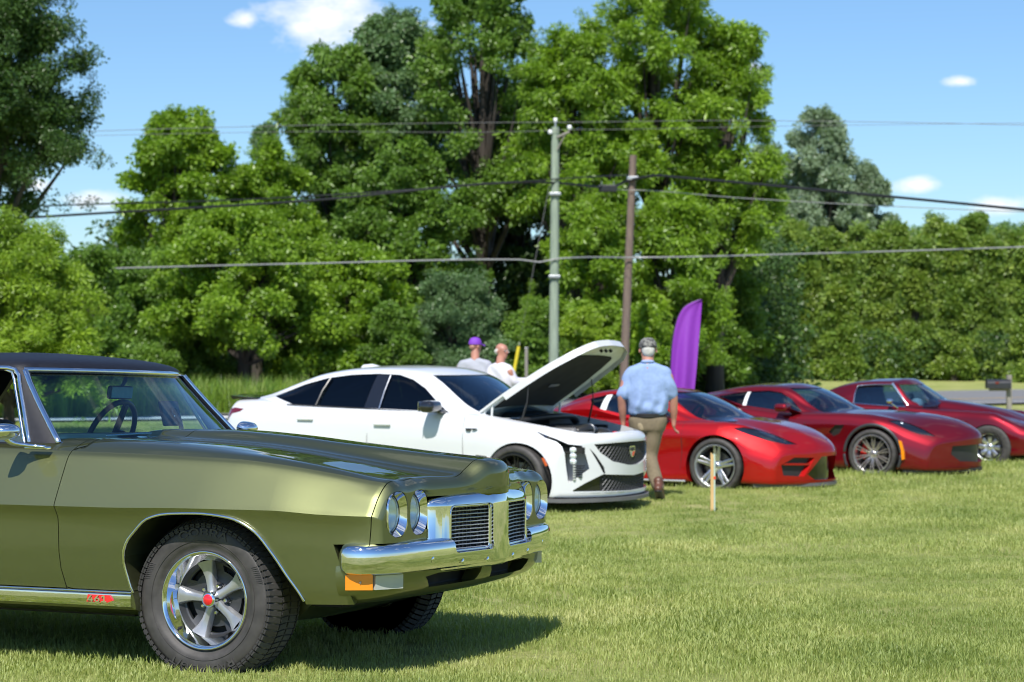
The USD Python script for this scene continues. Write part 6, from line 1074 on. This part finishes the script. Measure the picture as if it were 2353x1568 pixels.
def red_classic():
    L = [[(-3.6, 0, .36), (-3.1, 0, .20), (.9, 0, .22)], [(-3.6, .60, .38), (-3.1, .68, .21), (.9, .56, .23)], [(-3.6, .72, .42), (-3.1, .80, .26), (-1.2, .80, .22), (.35, .82, .22), (.9, .66, .27)], [(-3.6, .74, .52), (-3.1, .84, .40), (-2.4, .84, .36), (-1.2, .80, .36), (.0, .85, .36), (.45, .83, .34), (.9, .68, .36)],
         [(-3.6, .75, .62), (-3.1, .86, .58), (-2.4, .865, .56), (-1.2, .81, .52), (0, .87, .52), (.45, .845, .47), (.9, .68, .43)], [(-3.6, .73, .72), (-3.1, .85, .72), (-2.4, .86, .72), (-1.2, .825, .66), (-.5, .83, .66), (0, .865, .66), (.45, .83, .56), (.9, .66, .47)], [(-3.6, .69, .80), (-3.1, .80, .88), (-2.4, .82, .90), (-1.2, .81, .80), (-.5, .81, .79), (0, .83, .79), (.3, .80, .70), (.55, .75, .60), (.9, .62, .50)],
         [(-3.6, .62, .85), (-3.1, .70, .96), (-2.4, .72, .97), (-1.9, .74, .94), (-1.2, .76, .895), (-.7, .745, .865), (-.2, .74, .855), (.05, .73, .84), (.2, .71, .775), (.5, .67, .64), (.9, .56, .52)], [(-3.6, .45, .85), (-3.1, .52, .95), (-2.4, .58, .96), (-1.2, .64, .885), (-.7, .62, .855), (-.2, .60, .83), (.2, .58, .765), (.5, .54, .65), (.9, .45, .53)],
         [(-3.6, .34, .85), (-2.4, .40, .95), (-1.25, .42, .89), (-1.05, .42, .90), (-.7, .42, .862), (-.2, .40, .815), (.2, .38, .755), (.5, .36, .66), (.9, .3, .54)], [(-3.6, .24, .855), (-2.4, .28, .955), (-1.25, .30, .91), (-1.08, .29, 1.0), (-.7, .28, .965), (-.2, .26, .89), (.2, .25, .79), (.5, .24, .68), (.9, .2, .545)], [(-3.6, 0, .86), (-2.4, 0, .96), (-1.25, 0, .93), (-1.1, 0, 1.03), (-.84, 0, 1.01), (-.43, 0, .955), (-.02, 0, .885), (.2, 0, .82), (.5, 0, .695), (.9, 0, .55)]]
    xs = dense(-3.6, .9, .06, round_xs(.9, .05, 6), np.arange(-1.3, .9, .04), round_xs(-3.6, .1, 6, -1))
    belt = [(-3.0, .5, .93), (-2.6, .66, .95), (-2.15, .745, .95), (-1.7, .75, .925), (-1.3, .745, .905), (-1.0, .60, .91), (-.85, .4, .95)]
    rail = [(-3.0, .45, .96), (-2.75, .50, 1.08), (-2.4, .54, 1.20), (-2.15, .56, 1.245), (-1.85, .565, 1.262), (-1.58, .575, 1.255), (-1.42, .62, 1.10), (-1.25, .67, .93), (-1.0, .55, .935), (-.85, .35, .97)]
    mid = [(-3.0, .25, .97), (-2.75, .28, 1.12), (-2.4, .3, 1.25), (-2.15, .3, 1.295), (-1.85, .3, 1.315), (-1.52, .3, 1.318), (-1.3, .32, 1.20), (-1.1, .34, 1.07), (-.95, .3, 1.0), (-.85, .2, .99)]
    cen = [(-3.0, 0, .975), (-2.75, 0, 1.13), (-2.4, 0, 1.262), (-2.15, 0, 1.31), (-1.85, 0, 1.332), (-1.5, 0, 1.335), (-1.25, 0, 1.22), (-1.05, 0, 1.10), (-.93, 0, 1.03), (-.85, 0, 1.0)]
    dlo = [(-2.13, 1.215), (-1.58, 1.235), (-1.46, 1.10), (-1.31, .915), (-2.13, .955), (-2.15, 1.09)]
    C, S0, S, GLs = sport_body('sports_car', 'maroon classic coupe with chrome windscreen pillars and humped fenders at the right edge', (7.486, 30.245, -.346), 30, L, (), xs, bow_warp(.28, .70, 2.0, .2, .9), 'maroon_paint',
        ((0, .335), (-2.49, .335)), (.335, .345), (belt, rail, mid, cen), np.linspace(-3.0, -.85, 50), dlo, ([(-.665, .88), (-.62, .96), (-.545, 1.20), (-.52, 1.245), (.52, 1.245), (.545, 1.20), (.62, .96), (.665, .88)], (-1.50, .0)), ([(-.42, 1.0), (-.40, 1.18), (.40, 1.18), (.42, 1.0)], (-3.1, -2.62)), arch_y=.55)
    S = S-mbox(-2.3, -1.28, -.68, .68, .32, 1.3)
    hp = Polygon([(-1.0, -.55), (.1, -.52), (.6, -.42), (.62, .42), (.1, .52), (-1.0, .55)]); S = S-(prism(hp.buffer(.003).exterior.coords, 'z', .6, 1.3)-prism(hp.buffer(-.002).exterior.coords, 'z', .5, 1.4))
    part(C, 'body', tm(S), 'maroon_paint', 30); part(C, 'underbody', cat(mbox(-3.2, .6, -.5, .5, .2, .55), mbox(-2.1, -.4, -.74, .74, .2, .32)), 'underbody')
    for s in (-1, 1):
        h = GLs ^ mbox(-5, 2, *sorted((s*.2, s*1.2)), 0, 3); part(C, 'door_window', tm(h), 'coupe_glass', 30)
        part(C, 'windscreen_pillar', tube([(-1.275, s*.69, .90), (-1.42, s*.632, 1.07), (-1.575, s*.572, 1.262)], .020, 8), 'bright_trim', True); part(C, 'window_trim', tube([(-2.14, s*.755, .955), (-2.15, s*.66, 1.10), (-2.13, s*.585, 1.225), (-1.85, s*.585, 1.245), (-1.58, s*.585, 1.245)], .009, 6), 'bright_trim', True); part(C, 'belt_trim', tube([(-2.13, s*.752, .955), (-1.7, s*.758, .93), (-1.3, s*.75, .91)], .008, 6), 'bright_trim')
        P3 = resample([(-1.22, 0, .88), (-1.18, 0, .6), (-1.15, 0, .28)], 12); yy = np.interp(P3[:, 2], [.22, .36, .52, .66, .80, .89], [.80, .80, .81, .825, .81, .765]); part(C, 'door_seam', tube(np.c_[P3[:, 0], s*(yy+.001), P3[:, 2]], .004, 4), 'underbody')
        mm = part(C, 'door_mirror', xf(lathe([(0, .07), (.03, .065), (.05, .04), (.055, 0), (0, -.01)], 20, 'x'), (-1.53, s*.90, 1.0), (0, 0, 0), (1.0, 1.25, .85)), 'chrome', True); part(mm, 'mirror_stalk', bar((-1.50, s*.88, .97), (-1.42, s*.78, .895), .012, 6), 'chrome')
        part(C, 'tail_lamp', xf(lathe([(0, .02), (.05, .015), (.06, 0)], 20, 'x'), (-3.64, s*.45, .68), (0, 0, PI)), 'red_lens', True); part(C, 'side_marker', tm(rbox(.58, .68, *sorted((s*.74, s*.775)), .40, .44, .006)), 'side_amber')
    bp = sweep_section(resample([(.70, -.70, 0), (.86, -.60, 0), (1.05, -.3, 0), (1.10, 0, 0), (1.05, .3, 0), (.86, .60, 0), (.70, .70, 0)], 24), [(-.04, .50), (.01, .50), (.02, .47), (.01, .44), (-.04, .44)]); part(C, 'front_bumper', tm(bp), 'chrome', 30)
    part(C, 'dashboard', tm(rbox(-1.50, -1.10, -.60, .60, .62, .925, .04)), 'black_plastic', 40); helm(C, -1.66, .34, .92, .18)
    for y_ in (-.33, .33): lumbar_seat(C, -2.15, y_, .45, .52)
    for x_ in (0, -2.49):
        for y_ in (-.74, .74): alloy(C, x_, y_, .335, .335, .205, .23, 'rally', 'silver_wheel', None, 'chrome')
    # white cap lying on the dashboard
    a = math.radians(30); p0 = np.array([7.486, 30.245, -.346])+np.array([math.cos(a)*-1.29+math.sin(a)*-.28, -math.sin(a)*-1.29+math.cos(a)*-.28, .925])
    t = thing('white_hat', 'white brimmed hat on the dashboard behind the maroon classic coupe windscreen', 'hat', tuple(p0), -a+2.6)
    part(t, 'crown', xf(lathe([(0, .105), (.04, .10), (.075, .08), (.092, .045), (.095, 0)], 24, 'z'), (0, 0, .004)), 'white_cloth', True); part(t, 'brim', tm(rbox(-.02, .165, -.085, .085, 0, .012, .005)), 'white_cloth', 40)
red_mid_engine(); red_front_engine(); red_classic()
# ------------------------------------------------------------------ people
def hull(*sp):
    """hull of spheres (point, radius or radii)"""
    return m3.Manifold.batch_hull([m3.Manifold.sphere(1, 14).scale(tuple(np.broadcast_to(np.asarray(r, float), 3))).translate(tuple(map(float, p))) for p, r in sp])
def chain(pts): return cat_m([hull(a, b) for a, b in zip(pts[:-1], pts[1:])])
def smooth_body(g, step=.03, it=10):
    t = tm(g.refine_to_length(step)); t.merge_vertices(); trimesh.smoothing.filter_taubin(t, .5, -.52, it); return t
def hand(w, el, s, curl=.5):
    """a relaxed hand at wrist w, hanging on from the elbow; s=+1 thumb towards +y"""
    w, el = np.array(w), np.array(el); d = w-el; d /= np.linalg.norm(d); f = np.array([0, 1., 0])*s; f -= d*(f@d); f /= np.linalg.norm(f); n = np.cross(d, f); pal = w+d*.05; g = [hull((w, .027), (pal+f*.028+d*.03, .017), (pal-f*.03+d*.028, .016), (pal, .02))]
    for k, ln in enumerate((.072, .080, .075, .058)):
        b0 = pal+d*.032+f*(.028-.019*k); b1 = b0+d*ln*.45+n*.010*curl*s; b2 = b1+d*ln*.35+n*.028*curl*s; b3 = b2+d*ln*.2+n*.03*curl*s; g += [hull((b0, .0095), (b1, .0088)), hull((b1, .0088), (b2, .008)), hull((b2, .008), (b3, .007))]
    t0 = w+d*.03+f*.024; t1 = t0+d*.03+f*.026; t2 = t1+d*.032+f*.006+n*.01*s; g += [hull((t0, .013), (t1, .0105)), hull((t1, .0105), (t2, .0085))]
    return cat_m(g)
def head(c, fwd, r=1.0, face=True):
    """head centred at c looking along fwd (unit, horizontal): skull, jaw, nose, brow, ears"""
    c = np.array(c, float); f = np.array([fwd[0], fwd[1], 0.]); f /= np.linalg.norm(f); s = np.array([f[1], -f[0], 0]); u = np.array([0, 0, 1.]); P = lambda a, b, z: c+(f*a+s*b+u*z)*r
    g = [hull((P(-.015, 0, .035), (.078*r, .078*r, .078*r)), (P(.02, 0, .03), .072*r)), hull((P(.015, 0, .02), .07*r), (P(.045, 0, -.075), .040*r), (P(.0, .03, -.055), .035*r), (P(0, -.03, -.055), .035*r)), hull((P(.085, 0, .01), .011*r), (P(.100, 0, -.022), .015*r)), hull((P(.075, .03, .025), .014*r), (P(.075, -.03, .025), .014*r)), hull((P(.080, .018, -.052), .010*r), (P(.080, -.018, -.052), .010*r))]
    for k in (-1, 1): g.append(hull((P(-.008, .074*k, .01), (.012*r, .012*r, .02*r)), (P(-.018, .082*k, -.012), (.010*r, .010*r, .022*r))))
    return cat_m(g), P
def eyes(T, P, r):
    for k in (-1, 1): part(T, 'eye', xf(trimesh.creation.icosphere(2, .012*r), tuple(P(.074, .031*k, .004))), 'black_trim', True)
def cap(T, P, r, fwd, mt, peak=True, strap=False):
    a = math.atan2(fwd[1], fwd[0]); c = P(-.002, 0, .052); dome = lathe([(0, .078), (.035, .074), (.065, .056), (.083, .022), (.088, -.018), (.086, -.022)], 30, 'z')
    p = part(T, 'cap', xf(dome, tuple(c), (0, 0, a), (1.10*r, .98*r, 1.02*r)), mt, True)
    if peak:
        v = []; ang = np.linspace(-1.05, 1.05, 15)
        for q, (ri, zo) in enumerate(((.080, 0), (.120, -.004), (.165, -.022))):
            for t in ang: v.append((ri*math.cos(t)*(1 if q == 0 else .98)+.01, ri*math.sin(t)*(1 if q == 0 else .62), zo-.012-.35*(ri*math.sin(t)*.6)**2*10*.3))
        v = np.array(v); f_ = [(i*15+j, i*15+j+1, (i+1)*15+j+1, (i+1)*15+j) for i in range(2) for j in range(14)]; v2 = np.vstack([v, v-[0, 0, .006]]); f_ = np.vstack([f_, np.array(f_)[:, ::-1]+45])
        part(p, 'peak', xf(trimesh.Trimesh(v2, np.vstack([f_[:, [0, 1, 2]], f_[:, [0, 2, 3]]]), process=False), tuple(c), (0, 0, a), (r, r, r)), mt, True)
    if strap: part(p, 'cap_strap', tube([tuple(c+np.array([math.cos(a+PI+t)*.094*r, math.sin(a+PI+t)*.088*r, -.012*r])) for t in np.linspace(-.7, .7, 12)], .010, 6), 'black_trim', True)
    return p
def blue_shirt_man():
    T = thing('person', 'man in light blue shirt, khaki trousers and camouflage cap walking away past the open bonnet', 'person', matrix=frame((1.08*math.cos(.12), -1.08*math.sin(.12), 0), (math.sin(.12), math.cos(.12), 0), (0, 0, 1), (1.50, 22.0, gz1(1.5, 22)-.02)))
    hp, sh = .93, 1.475; fw = np.array([.10, 1., 0])
    hd, P = head((.0, .03, 1.665), (-.12, 1), 1.06)
    elL, wrL, elR, wrR = (-.265, -.05, 1.15), (-.255, .03, .885), (.262, .02, 1.15), (.262, .08, .90)
    skin = hd+hull(((0, .0, 1.50), .062), ((0, .02, 1.60), .06))+hull(((0, -.01, 1.46), .075), ((0, 0, 1.52), .06))
    for s, el, wr in ((-1, elL, wrL), (1, elR, wrR)): skin = skin+chain([((s*.21, 0, 1.38), .05), (el, .045), (np.array(el)*.4+np.array(wr)*.6, .042), (wr, .029)])+hand(wr, el, 1 if s < 0 else 1, .7)
    part(T, 'body', smooth_body(skin, .014, 6), 'ruddy_skin', True); part(T, 'hair', smooth_body(hull((P(-.035, 0, .02), (.074, .074, .06)), (P(-.05, 0, -.03), (.060, .045, .045)))-hull((P(.06, .0, -.02), .075), (P(.14, 0, .05), .1)), .015, 6), 'grey_hair', True); eyes(T, P, 1.0)
    cap(T, P, 1.09, (-.12, 1), 'camo_cloth', True, True)
    tor = hull(((-.148, 0, 1.43), (.075, .085, .06)), ((.148, 0, 1.43), (.075, .085, .06)), ((0, -.005, 1.505), (.088, .075, .045)), ((-.115, .02, 1.22), (.10, .13, .1)), ((.115, .02, 1.22), (.10, .13, .1)))+hull(((-.112, .02, 1.22), (.11, .13, .1)), ((.112, .02, 1.22), (.11, .13, .1)), ((-.10, .02, .985), (.105, .135, .06)), ((.10, .02, .985), (.105, .135, .06)))
    sl = cat_m([chain([((s*.168, 0, 1.42), .076), ((s*.216, -.01, 1.27), .070), ((np.array(el)[0]*.95, np.array(el)[1], 1.175), .068)]) for s, el in ((-1, elL), (1, elR))])
    st = smooth_body(tor+sl, .022, 8); v = st.vertices; back = np.clip(-v[:, 1]/.1, 0, 1); z = v[:, 2]; fold = .014*np.sin(v[:, 0]*46+np.sin(z*9)*1.6)*back*ss(1.40, 1.08, z)+.010*np.sin(z*38+v[:, 0]*14)*ss(1.16, 1.0, z)+.009*(meshkit.fbm(v*9, 3, 2)-.5)*2; v[:, 1] -= fold; v[:, 0] += .006*np.sin(z*31+v[:, 1]*12); st.vertices = v
    shp = part(T, 'shirt', st, 'blue_shirt_cloth', True); part(shp, 'collar', smooth_body(chain([((-.06, .02, 1.525), .018), ((-.045, -.055, 1.54), .020), ((.045, -.055, 1.54), .020), ((.06, .02, 1.525), .018)]), .015, 4), 'blue_shirt_cloth', True)
    part(T, 'belt', xf(lathe([(.150, .022), (.154, .018), (.154, -.018), (.150, -.022), (.12, -.022), (.12, .022)], 40, 'z'), (0, .02, .945), (0, 0, 0), (1.22, .90, 1)), 'belt_leather', 30)
    knL, anL, knR, anR = (-.15, .20, .50), (-.17, .30, .10), (.01, .0, .48), (.12, -.28, .17)
    tr = hull(((-.09, .02, .90), (.115, .13, .07)), ((.09, .02, .90), (.115, .13, .07)), ((-.085, .01, .80), (.10, .125, .06)), ((.085, .01, .80), (.10, .125, .06)))
    for hx_, kn, an in ((-.10, knL, anL), (.07, knR, anR)): tr = tr+chain([((hx_, .02, .82), (.098, .115, .09)), (kn, .083), (an, .066)])
    tt_ = smooth_body(tr, .022, 8); v = tt_.vertices; v[:, 1] -= .007*np.sin(v[:, 2]*30+v[:, 0]*20)*ss(.9, .3, v[:, 2]); tt_.vertices = v; tp = part(T, 'trousers', tt_, 'khaki_cloth', True)
    bulge = smooth_body(hull(((-.075, -.088, .85), (.038, .03, .03)), ((-.06, -.098, .80), (.034, .024, .03))), .015, 4); part(tp, 'back_pocket', bulge, 'khaki_pale_cloth', True)
    for kn, an, tilt, tip in ((knL, anL, 0, .05), (knR, anR, 1, .02)):
        a = np.array(an); to = a+(np.array([0, .19, -.055]) if not tilt else np.array([.02, .10, -.125])); hl_ = a+(np.array([0, -.055, -.055]) if not tilt else np.array([0, -.075, -.01]))
        s_ = part(T, 'shoe', smooth_body(hull((a+np.array([0, 0, .02]), .050), (hl_, .042), (to, (.046, .05, .032)))+hull((a+np.array([0, 0, .07]), .055), (a, .05)), .018, 5), 'brown_leather', True); dn = np.array([0, 0, -.035]) if not tilt else np.array([0, -.028, -.022])
        part(s_, 'sole', smooth_body(hull((hl_+dn, (.040, .040, .014)), ((hl_+to)/2+dn, (.036, .04, .014)), (to+dn, (.046, .05, .014))), .02, 3), 'black_plastic', True)
def man_behind(x, y, H_, fwd, shirt, label, extra=None, rz=0.0, arm=False, skin_m='ruddy_skin'):
    T = thing('person', label, 'person', (x, y, gz1(x, y)), rz); k = H_/1.78; hd, P = head((0, .03, 1.665*k), fwd, 1.02)
    sk = hd+hull(((0, .0, 1.48*k), .064), ((0, .025, 1.60*k), .062))
    arms = {}
    for s in (-1, 1):
        el = (s*.27, .02, 1.13*k); wr = (s*.25, .14, .92*k)
        if arm and s > 0: el, wr = (.24, .10, 1.16*k), (.26, .36, 1.235*k)
        arms[s] = (el, wr); sk = sk+chain([((s*.22, 0, 1.38*k), .05), (el, .043), (wr, .029)])+hand(wr, el, 1, 1.0 if arm and s > 0 else .6)
    part(T, 'body', smooth_body(sk, .014, 6), skin_m, True); eyes(T, P, 1.0)
    tor = hull(((-.16, 0, 1.42*k), (.075, .085, .06)), ((.16, 0, 1.42*k), (.075, .085, .06)), ((0, 0, 1.475*k), (.08, .07, .045)), ((-.13, .02, 1.2*k), (.105, .13, .1)), ((.13, .02, 1.2*k), (.105, .13, .1)))+hull(((-.12, .02, 1.2*k), (.11, .14, .1)), ((.12, .02, 1.2*k), (.11, .14, .1)), ((-.10, .02, .95*k), (.11, .14, .06)), ((.10, .02, .95*k), (.11, .14, .06)))
    for s in (-1, 1):
        el, wr = arms[s]; tor = tor+chain([((s*.18, 0, 1.41*k), .076), (np.array([s*.20, 0, 1.40*k])*.25+np.array(el)*.75, .070)]+([(wr, .052)] if arm else []))
    st = smooth_body(tor, .022, 8); v = st.vertices; v += (.006*np.sin(v[:, 2]*30+v[:, 0]*20))[:, None]*np.array([0, 1, 0]); st.vertices = v; sp = part(T, 'shirt', st, shirt, True)
    tr = hull(((-.09, .02, .90*k), (.11, .125, .07)), ((.09, .02, .90*k), (.11, .125, .07)))+chain([((-.09, .02, .84*k), .10), ((-.10, .03, .48*k), .08), ((-.10, 0, .08), .065)])+chain([((.09, .02, .84*k), .10), ((.10, .03, .48*k), .08), ((.10, 0, .08), .065)]); part(T, 'trousers', smooth_body(tr, .03, 6), 'navy_cloth', True)
    for s in (-1, 1): part(T, 'shoe', smooth_body(hull(((s*.10, -.05, .05), .045), ((s*.10, .15, .035), (.045, .05, .032)), ((s*.10, 0, .09), .05)), .02, 4), 'brown_leather', True)
    return T, P, sp, arms
T, P, sp, _ = man_behind(-.53, 28.5, 1.83, (.62, .78), 'grey_shirt_cloth', 'man in grey T-shirt and purple cap seen from behind over the sedan roof', rz=-.15)
cap(T, P, 1.04, (.62, .78), 'purple_cloth', True); part(T, 'hair', smooth_body(hull((P(-.045, 0, .0), (.055, .06, .04)), (P(-.05, 0, -.02), (.045, .05, .03))), .015, 4), 'skin', True)
part(sp, 'shirt_print', cat(*[tube([(.12*sx_*math.cos(t)*.9, -.118-.012*(1-abs(math.cos(t))), 1.23+.085*sx_*math.sin(t)) for t in np.linspace(.25, PI-.25, 20)], .006, 5) for sx_ in (1.0, .72)]), 'grey_wood', True)
T, P, sp, arms = man_behind(-.17, 28.2, 1.755, (.96, .28), 'white_cloth', 'balding man in white shirt with lilac front holding a cup beside the raised bonnet', rz=-.9, arm=True)
part(T, 'hair', smooth_body((hull((P(-.045, .03, .0), (.055, .055, .045)), (P(-.045, -.03, .0), (.055, .055, .045)), (P(-.03, .055, .01), (.04, .03, .04)), (P(-.03, -.055, .01), (.04, .03, .04)))), .015, 4), 'grey_hair', True)
part(sp, 'shirt_front', smooth_body(hull(((-.06, .10, 1.41), (.05, .03, .05)), ((.06, .10, 1.41), (.05, .03, .05)), ((-.08, .155, 1.15), (.05, .02, .05)), ((.08, .155, 1.15), (.05, .02, .05))), .025, 4), 'lilac_cloth', True)
part(T, 'spectacles', cat(*[xf(tm(m3.Manifold.revolve(m3.CrossSection.circle(.0022, 6).translate((.021, 0)), 20)), tuple(P(.092, .031*k_, .004)), (0, PI/2, math.atan2(.28, .96))) for k_ in (-1, 1)]), 'metal_grey')
wr = np.array(arms[1][1]); c_, s_ = math.cos(-.9), math.sin(-.9); lp = wr+np.array([.0, .075, -.01]); wp = (-.17+lp[0]*c_-lp[1]*s_, 28.2+lp[0]*s_+lp[1]*c_, gz1(-.17, 28.2)+lp[2])
T = thing('paper_cup', 'paper coffee cup with white lid held by the balding man', 'cup', wp); part(T, 'cup', lathe([(0, -.05), (.028, -.05), (.038, .05), (0, .05)], 24, 'z'), 'cup_red', 30); part(T, 'lid', lathe([(.040, .048), (.041, .056), (.036, .066), (0, .066)], 24, 'z'), 'paper_cup', 30)
blue_shirt_man()
# ------------------------------------------------------------------ grass blades
def blade_tuft(n, rad, h, w, seed):
    r = np.random.default_rng(seed); V = []; Fc = []
    for i in range(n):
        a, d = r.uniform(0, 2*PI), rad*math.sqrt(r.uniform()); x, y = d*math.cos(a), d*math.sin(a); hh = h*r.uniform(.45, 1.15); yaw = r.uniform(0, 2*PI); lean = r.uniform(.1, .9)*hh; ww = w*r.uniform(.7, 1.3)
        c, s = math.cos(yaw), math.sin(yaw); lx, ly = math.cos(yaw+1.57+r.uniform(-.6, .6))*lean, math.sin(yaw+1.57+r.uniform(-.6, .6))*lean; b = len(V)
        V += [(x-c*ww/2, y-s*ww/2, -.01), (x+c*ww/2, y+s*ww/2, -.01), (x-c*ww*.42+lx*.35, y-s*ww*.42+ly*.35, hh*.6), (x+c*ww*.42+lx*.35, y+s*ww*.42+ly*.35, hh*.6), (x+lx, y+ly, hh*.95)]
        Fc += [(b, b+1, b+3), (b, b+3, b+2), (b+2, b+3, b+4)]
    return np.array(V), np.array(Fc)
r = np.random.default_rng(11); P_ = []
for y0, y1, dens, half in ((6.4, 10.5, 120, 4.4), (10.5, 15, 75, 5.6), (15, 24, 34, 8.6), (24, 46, 9, 14)):
    n = int((y1-y0)*2*half*dens); y = r.uniform(y0, y1, n); x = r.uniform(-half, half, n); k = abs(x) < y*.262+1.7; P_.append(np.c_[x[k], y[k], np.where(y[k] < 15, 1, np.where(y[k] < 24, 1.3, 1.9))])
P_ = np.vstack(P_); gz = ground_z(P_[:, 0], P_[:, 1])
tf = [blade_tuft(46, .15, .040, .0046, 100+i) for i in range(5)]
pn = meshkit.fbm(np.c_[P_[:, :2]*.9, 0*gz], 3, 9)
scatter('grass', tf, ['grass_blade']*5, np.c_[P_[:, :2], gz], r.uniform(0, 2*PI, len(P_)), P_[:, 2]*(.42+1.15*pn)*r.uniform(.8, 1.15, len(P_)), 'short mown grass blades of the lawn in front of and between the cars', 'grass')
n = 1500; x = r.uniform(-19, -3.5, n); y = 51.5+.35*(x+9)+r.uniform(0, 6.5, n)
scatter('tall_grass', [blade_tuft(34, .34, .85, .016, 200+i) for i in range(3)], ['leaf_lime', 'grass_blade', 'leaf_mid'], np.c_[x, y, ground_z(x, y)], r.uniform(0, 2*PI, n), r.uniform(.55, 1.25, n), 'tall unmown grass and weeds at the wood edge left of the white sedan', 'tall grass')
